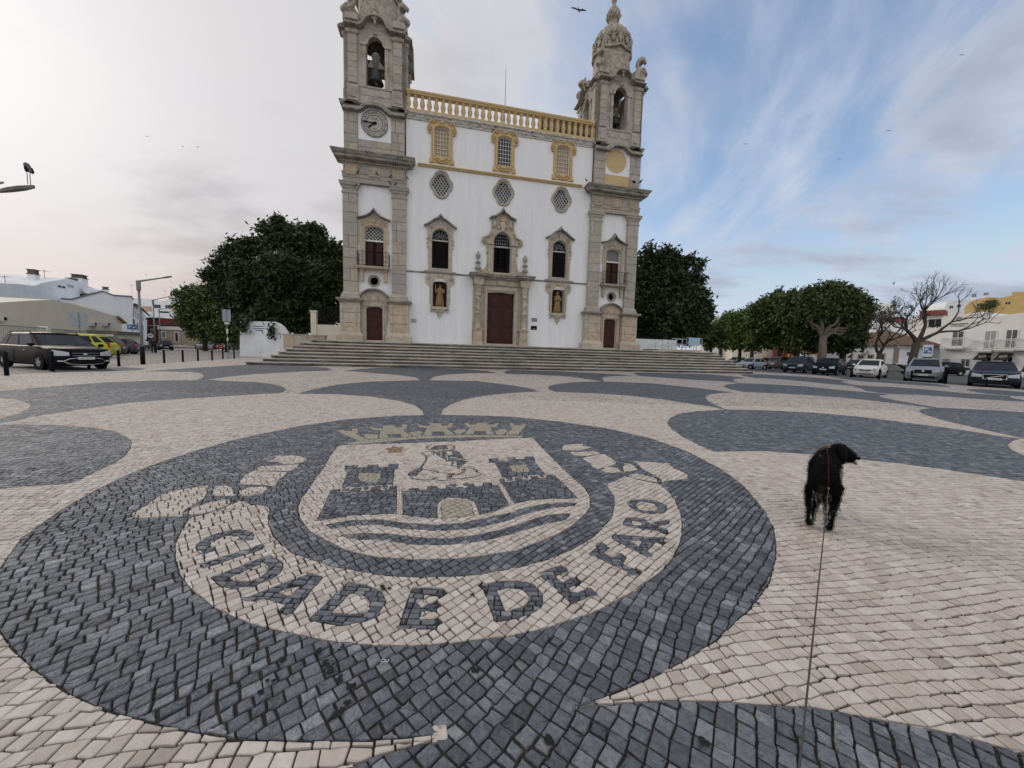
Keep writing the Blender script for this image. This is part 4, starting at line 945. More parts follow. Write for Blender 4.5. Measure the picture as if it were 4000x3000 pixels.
# ---- portal
f = MB(); f.prism([(-1.42, BASE), (1.42, BASE), (1.42, 6.35), (-1.42, 6.35)], -.16, .02, [[(-1.1, BASE + .001), (1.1, BASE + .001), (1.1, 5.97), (-1.1, 5.97)]])
f.sweep([(1.16, BASE + .05), (1.16, 6.03), (-1.16, 6.03), (-1.16, BASE + .05)], [(0, -.16), (-.16, -.16), (-.14, -.24), (-.05, -.24)])
for s in (-1, 1):
    f.box(*sorted((s * 1.44, s * 2.27)), -.12, .0, BASE, 6.45)
portal = cp('portal', f, WARM)
for s in (-1, 1):
    X = s * 1.85; c = MB()
    c.box(X - .40, X + .40, -.62, -.12, BASE, 2.0).box(X - .33, X + .33, -.56, -.12, 2.0, 2.85); mold(c, [(X - .33, -.12), (X - .33, -.56), (X + .33, -.56), (X + .33, -.12)], [(0, 2.84), (.06, 2.88), (.09, 2.97), (0, 3.0)])
    c.prism(archtop(X, .2, 2.12, 2.65, 2.78, 6), -.6, -.56)
    cp('pedestal', c, WARM, portal)
    c = MB(); c.lathe([(.26, 3.0), (.28, 3.06), (.22, 3.12), (.21, 3.2), (.205, 4.2), (.25, 4.23), (.25, 4.3), (.2, 4.33)], 12, (X, -.36, 0))
    # twisted middle
    V = []; F = []; n1, n2 = 22, 10
    for i in range(n1 + 1):
        t = i / n1; z = 4.33 + t * 1.2; a_t = s * t * 2 * math.pi * 1.6; ox, oy = .055 * math.cos(a_t), .055 * math.sin(a_t)
        for k in range(n2):
            aa = 2 * math.pi * k / n2; r0 = .165 + .03 * math.cos(aa * 2 - a_t * 2); V.append((X + ox + r0 * math.cos(aa), -.36 + oy + r0 * math.sin(aa), z))
    for i in range(n1):
        for k in range(n2): F.append((i * n2 + k, i * n2 + (k + 1) % n2, (i + 1) * n2 + (k + 1) % n2, (i + 1) * n2 + k))
    c.add(V, F); c.lathe([(.2, 5.53), (.24, 5.56), (.2, 5.62), (.19, 5.9), (.24, 5.94), (.2, 5.98), (.23, 6.15), (.29, 6.3), (.31, 6.36)], 12, (X, -.36, 0)).box(X - .34, X + .34, -.68, -.1, 6.36, 6.44)
    for k in range(8): aa = 2 * math.pi * k / 8; c.ball((X + .24 * math.cos(aa), -.36 + .24 * math.sin(aa), 6.2), .06, 5, 4, 1, 1, 1.5)
    cp('twisted_column', c, WARM, portal, True)
en = MB(); en.box(-2.3, 2.3, -.2, 0, 6.44, 7.0)
for s in (-1, 1): en.box(s * 1.85 - .38, s * 1.85 + .38, -.66, -.2, 6.44, 6.95)
en.box(-.35, .35, -.3, -.2, 6.5, 6.86); en.box(-1.3, -.5, -.24, -.2, 6.52, 6.8).box(.5, 1.3, -.24, -.2, 6.52, 6.8)
cp('entablature', en, WARM, portal)
cn = MB(); mold(cn, [(-2.3, 0), (-2.3, -.66), (-1.45, -.66), (-1.45, -.34), (1.45, -.34), (1.45, -.66), (2.3, -.66), (2.3, 0)], [(0, 6.88), (.06, 6.94), (.12, 7.0), (.26, 7.05), (.28, 7.14), (.32, 7.2), (.30, 7.24), (0, 7.3)])
cp('portal_cornice', cn, WEATH, portal)
dn = MB()
for i in range(30): x = -1.4 + i * .0966; dn.box(x - .03, x + .03, -.42, -.34, 6.92, 6.99)
tag(cp('dentils', dn, WARM, portal), kind='stuff')
leafdoor(0, 1.09, BASE + .16, 5.96, .18, [1.1, 1.45, 1.0], deep=.085).name = 'main_door'
cp('threshold', MB().box(-1.42, 1.42, -.5, .12, BASE, BASE + .15), WARM)
# ---- towers
LEAF = mat('gnarled_carved_stone', (.44, .39, .325), (.28, .245, .20), 4, .9, .6, bscale=9, bdist=.08, c3=(.12, .10, .075), s3=3, lo3=.52, hi3=.75)
def tower(s):
    c = s * 9.5; sd = 10 if s < 0 else 60
    X = lambda a, b: (min(c + a, c + b), max(c + a, c + b))
    # plain wall field between the pilasters
    tx = s * TX
    hs = [archtop(tx, .58, BASE + .01, 4.2, 4.31, 4), archtop(tx, .65, 7.27, 9.85, 10.12, 10), arc(s * 9.61, 6.2, .3, .3, 0, 345, 23)]
    cp('tower_wall', MB().prism([(c - 1.22, BASE), (c + 1.22, BASE), (c + 1.22, 12.96), (c - 1.22, 12.96)], -.06, .5, hs), PLASTER)
    cp('tower_core', MB().box(c - 2.14, c + 2.14, .51, 4.0, BASE, 14.9).box(c - 2.14, c - 1.22, -.10, .5, BASE, 12.9).box(c + 1.22, c + 2.14, -.10, .5, BASE, 12.9), JOINT)
    # pilasters
    for q in (-1, 1):
        x0, x1 = X(q * 1.19, q * 2.19)
        stack(x0, x1, 5.32, 12.18, -.32, -.08, (.55, .95), ASHLAR, .3, sd + q)
        p = MB(); mold(p, [(x0 - .0, .2), (x0, -.32), (x1, -.32), (x1, .2)], [(.0, 12.16), (.05, 12.2), (.05, 12.28), (.0, 12.3), (.0, 12.5), (.05, 12.55), (.07, 12.66), (.16, 12.74), (.17, 12.88), (.2, 12.9), (.2, 12.97), (0, 12.99)])
        cp('capital', p, ASHLAR)
        p = MB(); mold(p, [(x0, .2), (x0, -.32), (x1, -.32), (x1, .2)], [(.16, 4.82), (.16, 4.95), (.12, 5.0), (.14, 5.08), (.08, 5.14), (.06, 5.22), (.03, 5.26), (0, 5.32)]); cp('pilaster_base', p, ASHLAR)
        # pedestals
        a0, a1 = X(q * 1.02, q * 2.40)
        stack(a0, a1, 2.42, 4.5, -.56, -.08, (.6, .75), WARM, .25, sd + 5 + q)
        p = MB(); mold(p, [(a0, .2), (a0, -.56), (a1, -.56), (a1, .2)], [(0, 4.48), (.05, 4.54), (.10, 4.62), (.2, 4.66), (.22, 4.74), (.2, 4.8), (0, 4.83)]); cp('pedestal_cornice', p, WEATH)
        p = MB(); mold(p, [(a0, .2), (a0, -.56), (a1, -.56), (a1, .2)], [(.24, BASE), (.24, 2.14), (.16, 2.24), (.06, 2.34), (0, 2.44)]); cp('plinth', p, WARM)
        m_ = (a0 + a1) / 2; p = MB(); r0 = .022
        for zc_, up in ((4.42, -1), (2.5, 1)):
            pts = [(m_ - .46, -.585, 3.46), (m_ - .46, -.585, zc_ + up * .0), (m_ - .32, -.585, zc_)] + [(x, -.585, z) for x, z in arc(m_, zc_, .28, .34 * up, 180, 0, 10)] + [(m_ + .32, -.585, zc_), (m_ + .46, -.585, zc_), (m_ + .46, -.585, 3.46)]
            p.tube(pts, r0, 5)
        if q: p.ball((m_, -.56, 4.36), .1, 8, 5, 1.3, .5, 1)
        cp('carved_panel', p, WARM)
    # little door
    f = MB(); f.prism([(tx - .82, BASE), (tx + .82, BASE), (tx + .86, 4.45), (tx + .95, 5.08), (tx + .55, 5.35), (tx, 5.45), (tx - .55, 5.35), (tx - .95, 5.08), (tx - .86, 4.45)], -.18, -.06, [[(tx - .58, BASE + .001), (tx + .58, BASE + .001), (tx + .58, 4.31), (tx - .58, 4.31)]])
    f.sweep([(tx + .62, BASE + .1), (tx + .62, 4.36), (tx - .62, 4.36), (tx - .62, BASE + .1)], [(0, -.18), (-.1, -.18), (-.08, -.24), (0, -.24)])
    for q in (-1, 1):
        spiral(f, tx + q * .88, 4.35, .12, 1.2, -.2, .04, 90, q); f.tube([(tx + q * .95, -.17, 4.2), (tx + q * .88, -.17, 3.8), (tx + q * .96, -.17, 3.4), (tx + q * .86, -.17, 3.05)], .045, 5, .03); spiral(f, tx + q * .3, 4.85, .18, 1.3, -.22, .05, 90, q); spiral(f, tx + q * .55, 4.72, .1, 1.2, -.2, .035, 0, -q)
    f.ball((tx, -.2, 4.88), .2, 10, 6, 1.2, .5, 1)
    fr = cp('door_surround', f, WARM)
    cp('hood', MB().sweep(arc(tx, 4.72, 1.0, .82, 20, 160, 14), [(0, -.02), (0, -.5), (-.04, -.5), (-.08, -.4), (-.12, -.3), (-.13, -.02)]), WEATH, fr)
    d = cp('tower_door', MB().box(tx - .57, tx + .57, .08, .14, BASE + .12, 4.3), DOORW)
    p = MB()
    for z0, z1 in ((3.55, 4.0), (2.75, 3.4), (1.98, 2.55)):
        for q in range(3):
            e = q * .11; p.box(tx - .42 + e, tx + .42 - e, .08 - .022 * (q + 1), .08, z0 + e * .6, z1 - e * .6)
    p.build('door_panel', DOORW, d); MB().ball((tx + s * -.48, .06, 2.95), .04, 8, 5).build('handle', IRON, d)
    cp('doorstep', MB().box(tx - .8, tx + .8, -.42, .08, BASE, BASE + .11), WARM)
    # oculus
    f = MB(); f.prism(arc(s * 9.61, 6.2, .44, .44, 0, 345, 23), -.11, -.04, [arc(s * 9.61, 6.2, .30, .30, 0, 345, 23)]); f.sweep(arc(s * 9.61, 6.2, .37, .37, 0, 345, 23), [(.03, -.11), (-.03, -.11), (0, -.15)], True)
    fr = cp('oculus', f, ASHLAR); cp('pane', MB().prism(arc(s * 9.61, 6.2, .31, .31, 0, 340, 17), .2, .22), DARK, fr)
    # balcony window
    f = MB(); f.prism([(tx - .93, 7.1), (tx + .93, 7.1), (tx + .93, 8.9), (tx + 1.02, 9.0), (tx + 1.02, 9.9), (tx + .92, 10.4), (tx + .4, 10.66), (tx, 10.95), (tx - .4, 10.66), (tx - .92, 10.4), (tx - 1.02, 9.9), (tx - 1.02, 9.0), (tx - .93, 8.9)], -.16, -.06, [archtop(tx, .65, 7.2, 9.85, 10.12, 10)])
    f.sweep([(tx + .7, 7.2), (tx + .7, 9.85)] + arc(tx, 9.83, .7, .36, 10, 170, 10) + [(tx - .7, 9.85), (tx - .7, 7.2)], [(0, -.16), (-.09, -.16), (-.07, -.21), (0, -.21)])
    f.ball((tx, -.2, 10.5), .15, 8, 6, 1, .6, 1.2)
    for q in (-1, 1): spiral(f, tx + q * .42, 10.34, .11, 1.2, -.19, .035, 0, -q); spiral(f, tx + q * .82, 10.2, .12, 1.2, -.19, .04, 90, q)
    fr = cp('tower_window', f, WARM)
    ped = [(tx + 1.13, 10.52), (tx + .75, 10.62), (tx + .4, 10.78), (tx + .15, 10.97), (tx, 11.18), (tx - .15, 10.97), (tx - .4, 10.78), (tx - .75, 10.62), (tx - 1.13, 10.52)]
    cp('pediment', MB().sweep(ped, [(0, -.04), (0, -.5), (-.04, -.5), (-.08, -.4), (-.13, -.3), (-.15, -.04)]), WEATH, fr)
    leafdoor(tx, .63, 7.22, 9.1, .2, [1.2, .8], fr, 'balcony_door', .03).data.materials[0] = mat('blackened_wood', (.022, .012, .011), (.014, .009, .008), 6, .7, spec=.1)
    b = MB().box(tx - .64, tx + .64, .12, .2, 9.08, 9.2)
    for q in (-1, 1):
        for i in range(-5, 6):
            pts = []
            for t in np.linspace(-.6, .6, 41):
                x = tx + i * .26 + q * t; z = 9.65 + t
                if abs(x - tx) < .64 and 9.2 < z < 9.85 + .27 * math.sqrt(max(0, 1 - ((x - tx) / .65) ** 2)): pts.append((x, .15 + q * .008, z))
            if len(pts) > 1: b.tube([pts[0], pts[-1]], .018, 4)
    cp('lattice', b, WHITEW, fr); cp('pane', MB().prism([(tx - .64, 9.2), (tx + .64, 9.2)] + arc(tx, 9.84, .64, .27, 0, 180, 8), .22, .24), GLASS, fr)
    bz = MB(); mold(bz, [(tx - 1.03, -.04), (tx - 1.03, -.72), (tx + 1.03, -.72), (tx + 1.03, -.04)], [(0, 6.98), (.04, 7.0), (.08, 7.08), (.1, 7.14), (0, 7.16)])
    for q in (-1, 1): bz.prism([(tx + q * .82 - .12, 6.98), (tx + q * .82 + .12, 6.98), (tx + q * .82 + .10, 6.6), (tx + q * .82 + .1, 6.22), (tx + q * .82, 6.08), (tx + q * .82 - .1, 6.22), (tx + q * .82 - .1, 6.6)], -.34, -.04).box(tx + q * .82 - .15, tx + q * .82 + .15, -.45, -.04, 6.86, 6.98)
    bl = cp('balcony', bz, WARM)
    r_ = MB(); y = -.72
    for z in (7.22, 8.15): r_.tube([(tx - 1.08, -.08, z), (tx - 1.08, y, z), (tx + 1.08, y, z), (tx + 1.08, -.08, z)], .018, 4)
    for i in range(13): x = tx - 1.08 + i * .18; r_.tube([(x, y, 7.16), (x, y, 8.15)], .009, 4)
    for i in range(5):
        for q in (-1, 1): r_.tube([(tx + q * 1.08, -.08 - i * .15, 7.16), (tx + q * 1.08, -.08 - i * .15, 8.15)], .009, 4)
    for q in (-1, 1):
        for k in range(2): spiral(r_, tx + q * (.78 + .2 * k) * 1.0, 7.5, .085, 1.3, y, .009, 90, q, 4); spiral(r_, tx + q * (.78 + .2 * k), 7.85, .085, 1.3, y, .009, 270, -q, 4)
    cp('iron_railing', r_, IRON, bl)
    # entablature
    TP = [(c - 2.12, .4), (c - 2.12, -.30), (c + 2.12, -.30), (c + 2.12, .4)]
    p = MB(); mold(p, TP, [(.02, 12.99), (.02, 13.28), (.06, 13.3), (.06, 13.55), (.1, 13.58), (.1, 13.64), (0, 13.66), (0, 14.16), (.05, 14.18), (.05, 14.24), (0, 14.26)]); en_ = cp('entablature', p, ASHLAR)
    for q in (-1.6, 0, 1.6):
        t = MB()
        for k in range(5): t.box(c + q - .34 + k * .15, c + q - .25 + k * .15, -.36, -.30, 13.68, 14.12)
        t.box(c + q - .4, c + q + .4, -.33, -.30, 13.66, 14.16); t.box(c + q - .38, c + q + .38, -.44, -.36, 13.5, 13.56)
        for k in range(6): t.box(c + q - .36 + k * .13, c + q - .3 + k * .13, -.42, -.37, 13.42, 13.5)
        cp('triglyph', t, WARM, en_)
    t = MB()
    for q in (-2.05, -1.12, 1.12, 2.05):
        for k in range(3): t.ball((c + q, -.33, 13.76 + k * .14), .065, 6, 4)
    tag(cp('frieze_beads', t, WARM, en_), kind='stuff')
    p = MB(); mold(p, TP, [(.05, 14.24), (.1, 14.28), (.1, 14.4), (.24, 14.44), (.50, 14.48), (.52, 14.64), (.58, 14.66), (.66, 14.8), (.70, 14.84), (.70, 14.9), (.1, 15.0), (0, 15.02)]); cp('main_cornice', p, WEATH)
    t = MB()
    for i in range(27): x = c - 2.2 + i * .169; t.box(x - .045, x + .045, -.52, -.39, 14.28, 14.38)
    tag(cp('dentils', t, WARM, en_), kind='stuff')
    # clock stage
    x0, x1 = c - 2.06, c + 2.06
    q_in = -s
    stack(*X(-2.06, -1.12), 15.0, 18.1, -.30, .0, (.5, .8), ASHLAR, .3, sd + 20); stack(*X(1.12, 2.06), 15.0, 18.1, -.30, .0, (.5, .8), ASHLAR, .3, sd + 21)
    cp('clock_stage', MB().box(c - 2.05, c + 2.05, .0, 3.8, 14.95, 18.5).box(c - 2.04, c - 1.13, -.1, 0, 15, 18.1).box(c + 1.13, c + 2.04, -.1, 0, 15, 18.1), JOINT)
    fieldp = [(c - 1.12, 15.0), (c + 1.12, 15.0), (c + 1.12, 18.15)] + arc(c, 18.15, 1.0, .42, 20, 160, 10) + [(c - 1.12, 18.15)]
    cp('clock_panel', MB().prism(fieldp, -.22, 0.0), PLASTER)
    if s < 0:
        stack(c - 1.12, c + 1.12, 15.0, 16.0, -.27, -.1, (.45, .55), ASHLAR, .9, 99)
    else: cp('ochre_panel', MB().box(c - 1.1, c + 1.1, -.235, -.2, 15.0, 16.05), OCHRE)
    path = [(c + 1.12, 18.16)] + arc(c, 18.13, 1.02, .50, 22, 158, 14) + [(c - 1.12, 18.16)]
    p = MB(); p.sweep([(c + 2.06, 18.1), (c + 1.14, 18.1)] + arc(c, 18.06, 1.0, .50, 15, 165, 14) + [(c - 1.14, 18.1), (c - 2.06, 18.1)], [(.0, 0), (0, -.34), (.08, -.38), (.12, -.48), (.26, -.52), (.3, -.62), (.36, -.62), (.38, 0)])
    # side returns of that cornice
    mold(p, [(c - 2.06, 3.8), (c - 2.06, -.3)], [(0, 18.1), (.04, 18.18), (.18, 18.22), (.22, 18.36), (.3, 18.4), (.3, 18.46), (0, 18.48)]); mold(p, [(c + 2.06, -.3), (c + 2.06, 3.8)], [(0, 18.1), (.04, 18.18), (.18, 18.22), (.22, 18.36), (.3, 18.4), (.3, 18.46), (0, 18.48)])
    cp('clock_cornice', p, WEATH)
    cz = 17.15; cc = s * 9.42 if s > 0 else -9.5
    if s < 0:
        f = MB().prism(arc(cc, cz, .92, .92, 0, 348, 29), -.29, -.2); dial = cp('clock_face', f, mat('grey_marble_dial', (.44, .42, .38), (.34, .32, .29), 5, .7), None)
        dial['label'] = 'round stone clock dial with Roman numerals'
        rg = MB()
        for r1 in (.89, .55): rg.sweep(arc(cc, cz, r1, r1, 0, 352, 44), [(.015, -.285), (-.015, -.285), (-.015, -.31), (.015, -.31)], True)
        cp('dial_rings', rg, mat('engraved_black', (.03, .03, .028), rough=.8), dial)
        def text(body, x, z, size, rot, m, d=-.293, parent=dial, ext=.004, name='lettering'):
            cu = bpy.data.curves.new(name, 'FONT'); cu.body = body; cu.size = size; cu.align_x = 'CENTER'; cu.align_y = 'CENTER'; cu.extrude = ext; cu.resolution_u = 2
            ob = bpy.data.objects.new(name, cu); COL.objects.link(ob); dg = bpy.context.evaluated_depsgraph_get(); me = bpy.data.meshes.new_from_object(ob.evaluated_get(dg)); bpy.data.objects.remove(ob)
            me.materials.clear(); me.materials.append(m)
            o = put(name, me, None, parent); M_ = Matrix.Translation((x, d, z)) @ Matrix.Rotation(rot, 4, 'Y') @ Matrix.Rotation(R(90), 4, 'X'); me.transform(M_)
            return o
        tower.text = text
        BK = MATS['engraved_black']
        for i, nme in enumerate(['XII', 'I', 'II', 'III', 'IIII', 'V', 'VI', 'VII', 'VIII', 'IX', 'X', 'XI']):
            a = R(30 * i); text(nme, cc + .72 * math.sin(a), cz + .72 * math.cos(a), .27, a, BK, name='numeral')
            a2 = R(30 * i + 15)
            o = MB().lathe([(.035, 0), (.035, .01)], 6, (0, 0, 0)).build('dial_mark', BK, dial); o.data.transform(Matrix.Translation((cc + .72 * math.sin(a2), -.29, cz + .72 * math.cos(a2))) @ Matrix.Rotation(R(90), 4, 'X'))
        text('ANREL', cc, cz + .30, .17, 0, BK); text('1257', cc, cz - .38, .17, 0, BK)
        h = MB(); 
        def hand(ang, L_, w):
            a = R(ang); dx, dz = math.sin(a), math.cos(a); nx_, nz_ = dz, -dx
            P = lambda t, o_: (cc + dx * t + nx_ * o_, cz + dz * t + nz_ * o_)
            h.prism([P(-.16, -w * .6), P(-.16, w * .6), P(0, w * .7), P(L_ * .5, w * .35), P(L_ * .65, w), P(L_, 0), P(L_ * .65, -w), P(L_ * .5, -w * .35), P(0, -w * .7)], -.36, -.33)
        hand(233, .56, .07); hand(273, .86, .06); h.prism(arc(cc, cz, .1, .1, 0, 330, 11), -.37, -.32)
        cp('clock_hand', h, BLACKP, dial)
    else: cp('ochre_disc', MB().prism(arc(cc - .1, cz, .92, .93, 0, 352, 44), -.235, -.2), OCHRE)
    # ---- belfry: four faces round the shaft
    bc = (s * 9.42, 1.74); hw = 2.02
    body = MB(); trim = MB(); cornice = MB(); scroll = MB(); cart = MB()
    def face(k):
        M_ = Matrix.Translation((bc[0], bc[1], 0)) @ Matrix.Rotation(R(90 * k), 4, 'Z')
        def T(mb): mb.v = [tuple(M_ @ Vector(v)) for v in mb.v]; return mb
        y = -hw
        m = MB(); m.prism([(-hw, 18.4), (hw, 18.4), (hw, 23.35), (-hw, 23.35)], y, y + .5, [archtop(0, .61, 19.6, 22.3, 22.95, 12)]); T(m); body.add(m.v, m.f)
        m = MB()
        for q in (-1, 1):
            a, b = sorted((q * 1.1, q * 1.86))
            m.box(a, b, y - .12, y, 18.46, 19.5); m.box(*sorted((q * 1.28, q * 1.8)), y - .16, y - .12, 18.66, 19.3)
            m.box(*sorted((q * 1.2, q * 1.80)), y - .12, y, 19.58, 22.75)
            m.box(*sorted((q * .64, q * .86)), y - .07, y, 19.56, 22.16); m.box(*sorted((q * .6, q * .98)), y - .14, y, 22.16, 22.32)
            mold(m, [(min(q * 1.2, q * 1.8), y), (min(q * 1.2, q * 1.8), y - .12), (max(q * 1.2, q * 1.8), y - .12), (max(q * 1.2, q * 1.8), y)], [(0, 22.72), (.08, 22.76), (.12, 22.86), (.08, 22.96), (0, 23.0)])
            m.box(*sorted((q * 1.22, q * 1.78)), y - .1, y, 23.0, 23.4)
        m.box(-1.1, 1.1, y - .05, y, 19.46, 19.56); m.box(-.95, -.12, y - .03, y, 18.95, 19.35); m.box(.12, .95, y - .03, y, 18.95, 19.35)
        m.sweep([(x, z) for x, z in arc(0, 22.3, .64, .67, 0, 180, 14)], [(0, y), (0, y - .07), (.14, y - .07), (.14, y)]); m.box(-.12, .12, y - .16, y, 22.92, 23.16)
        T(m); trim.add(m.v, m.f)
        m = MB(); prof = [(0, y), (0, y - .16), (.06, y - .2), (.1, y - .34), (.16, y - .36), (.2, y - .46), (.27, y - .46), (.28, y)]
        m.sweep([(hw, 23.42), (1.1, 23.42)] + arc(0, 23.36, .98, .82, 10, 170, 14) + [(-1.1, 23.42), (-hw, 23.42)], prof); T(m)
        cornice.add(m.v, m.f)
        m = MB(); m.prism([(-1.0, 23.3)] + [(1.0, 23.3)] + arc(0, 23.36, .98, .80, 10, 170, 12), y - .02, y + .3)
        for q in (-1, 1): m.box(*sorted((q * 1.15, q * 1.98)), y - .12, y + .5, 23.68, 24.1); 
        m.box(-hw, hw, y + .02, y + .5, 23.35, 23.75); T(m); trim.add(m.v, m.f)
        m = MB(); m.ball((0, y - .3, 24.02), .2, 9, 6, 1, .6, 1.5); m.ball((0, y - .3, 24.42), .13, 8, 5, 1.4, .6, 1); m.ball((0, y - .28, 23.62), .1, 7, 5, 1, .6, 1.5)
        for q in (-1, 1): spiral(m, q * .19, 24.28, .13, 1.2, y - .34, .04, 90, q); spiral(m, q * .16, 23.86, .11, 1.2, y - .34, .035, 270, -q)
        T(m); cp('cartouche', m, LEAF)
        m = MB()
        # volute buttress on each corner, climbing towards the dome
        for q in (-1,):
            M2 = Matrix.Translation((q * 1.62, y + .35, 0)) @ Matrix.Rotation(R(45), 4, 'Z')
            w_ = MB(); o_ = spline([(-.45, 24.1), (.55, 24.1), (.70, 24.35), (.52, 24.62), (.22, 24.68), (.08, 24.95), (.16, 25.18), (.34, 25.22), (.42, 25.08), (.58, 25.2), (.5, 25.42), (.2, 25.52), (-.08, 25.36), (-.2, 25.0), (-.12, 24.66), (-.48, 24.45)], 3, True)
            w_.prism([(-x, z) for x, z in o_], -.24, .24); spiral(w_, -.42, 24.36, .2, 1.6, -.22, .055, 90, 1); spiral(w_, -.42, 24.36, .2, 1.6, .22, .055, 90, 1)
            w_.v = [tuple(M2 @ Vector(v)) for v in w_.v]; m.add(w_.v, w_.f)
        T(m); cp('corner_volute', m, LEAF, None, True)
    for k in range(4): face(k)
    cp('belfry', body, mat('belfry_limestone', (.44, .405, .355), (.33, .30, .26), 2.5, .88, .3, bscale=18, bdist=.02, c3=(.2, .165, .12), s3=1.3, lo3=.5, hi3=.72))
    cp('belfry_pilasters', trim, MATS['belfry_limestone']); cp('belfry_cornice', cornice, WEATH)
    # blocks on the visible pilasters of the front
    for q in (-1, 1):
        a, b = sorted((bc[0] + q * 1.2, bc[0] + q * 1.80)); stack(a, b, 19.6, 22.7, -.42, -.41, (.38, .62), ASHLAR, .0, sd + 40 + q)
    cp('belfry_floor', MB().box(bc[0] - 1.5, bc[0] + 1.5, .25, 3.2, 19.2, 19.4), JOINT)
    # dome
    d = MB(); V, F = [], []; prof = [(1.75, 24.0), (1.66, 24.6), (1.55, 25.3), (1.5, 25.9), (1.58, 26.4), (1.64, 26.9), (1.58, 27.5), (1.34, 28.1), (.95, 28.6), (.55, 28.85), (.42, 28.95)]
    n2 = 48; rn = random.Random(3)
    for j, (r_, z) in enumerate(spline(prof, 4)):
        for k in range(n2):
            aa = 2 * math.pi * k / n2; lob = 1 + (.055 * abs(math.cos(2 * aa)) - .03) if z < 26 else 1 + .05 * math.cos(8 * aa) * min(1, (z - 26) / .8) * max(0, min(1, (28.6 - z)))
            sq = 1 / max(abs(math.cos(aa)), abs(math.sin(aa))); lob *= (1 + (sq - 1) * (.35 if z < 26.2 else .1))
            nz = .03 * math.sin(9 * aa + 7 * z) * math.sin(5 * z + 3 * aa) if 26.2 < z < 28.4 else 0
            V.append((bc[0] + (r_ * lob * .93 + nz) * math.cos(aa), bc[1] + (r_ * lob * .93 + nz) * math.sin(aa), z))
    nj = len(V) // n2
    for j in range(nj - 1):
        for k in range(n2): F.append((j * n2 + k, j * n2 + (k + 1) % n2, (j + 1) * n2 + (k + 1) % n2, (j + 1) * n2 + k))
    F.append(tuple(range((nj - 1) * n2, nj * n2))); d.add(V, F)
    cp('dome', d, LEAF, None, True)
    m = MB()
    for k in range(8):
        aa = 2 * math.pi * k / 8 + math.pi / 8; M_ = Matrix.Translation((bc[0], bc[1], 0)) @ Matrix.Rotation(aa, 4, 'Z'); w_ = MB()
        for q in (-1, 1): spiral(w_, q * .28, 27.35, .24, 1.4, -1.58, .07, 90, q); w_.tube([(q * .5, -1.46, 26.6), (q * .42, -1.56, 27.0), (q * .5, -1.42, 27.7), (q * .2, -1.15, 28.3)], .08, 6, .04)
        w_.ball((0, -1.56, 27.0), .2, 8, 6, 1, .5, 1.5); w_.tube([(-.6, -1.5, 26.45), (0, -1.6, 26.3), (.6, -1.5, 26.45)], .09, 6)
        w_.v = [tuple(M_ @ Vector(v)) for v in w_.v]; m.add(w_.v, w_.f)
    cp('dome_ornament', m, LEAF, None, True)
    m = MB(); m.lathe([(.62, 28.85), (.5, 28.95), (.36, 29.05), (.34, 29.35), (.42, 29.42), (.5, 29.6), (.55, 29.85), (.45, 30.1), (.24, 30.3), (.2, 30.5), (.14, 30.85), (.2, 30.92), (.24, 31.05), (.2, 31.18), (.06, 31.27), (.01, 31.3)], 12, (bc[0], bc[1], 0))
    for k in range(9): aa = 2 * math.pi * k / 9; m.tube([(bc[0] + .42 * math.cos(aa), bc[1] + .42 * math.sin(aa), 29.45), (bc[0] + .58 * math.cos(aa + .3), bc[1] + .58 * math.sin(aa + .3), 29.8), (bc[0] + .42 * math.cos(aa + .6), bc[1] + .42 * math.sin(aa + .6), 30.15), (bc[0] + .3 * math.cos(aa + .7), bc[1] + .3 * math.sin(aa + .7), 30.45)], [.08, .1, .08, .03], 6)
    cp('flame_finial', m, LEAF, None, True)
for s in (-1, 1): tower(s)
# bells hang in the openings
def bell(x, y, z, k, label):
    b = root('church_bell', (0, 0, 0), label, 'bell', 'bells hanging in the tower openings'); p = UF * (x + XC) + NF * (DW + y); b.location = (p.x, p.y, z); b.rotation_euler = (0, 0, YAW)
    MB().lathe([(.62, 0), (.60, .04), (.50, .2), (.42, .5), (.38, .85), (.3, .98), (.12, 1.05), (.02, 1.06)], 20, (0, 0, 0)).build('bell_body', BRONZE, b, True).scale = (k, k, k)
    h = MB().box(-.62, .62, -.12, .12, 1.08, 1.34); h.prism(spline([(-.5, 1.34), (.5, 1.34), (.38, 1.55), (.26, 1.8), (.34, 2.0), (.22, 2.2), (.08, 2.32), (-.08, 2.32), (-.22, 2.2), (-.34, 2.0), (-.26, 1.8), (-.38, 1.55)], 3, True), -.1, .1)
    h.build('headstock', mat('weathered_grey_wood', (.20, .20, .18), (.13, .13, .12), 8, .8), b).scale = (k, 1, k)
    i = MB()
    for q in (-.14, -.05, .05, .14): i.tube([(q, -.14, 1.02), (q * 2, -.13, 2.15)], .018, 4)
    i.build('iron_strap', IRON, b).scale = (k, 1, k)
    MB().tube([(0, 0, -.08), (0, 0, .9)], .035, 6).ball((0, 0, -.08), .09, 8, 5).build('clapper', IRON, b).scale = (k, k, k)
bell(-9.42, -.05, 19.98, .86, 'big dark bell with pale carved headstock in the clock tower opening')
bell(9.42, .45, 20.35, .58, 'small black bell hanging in the opening of the tower with the ochre disc')
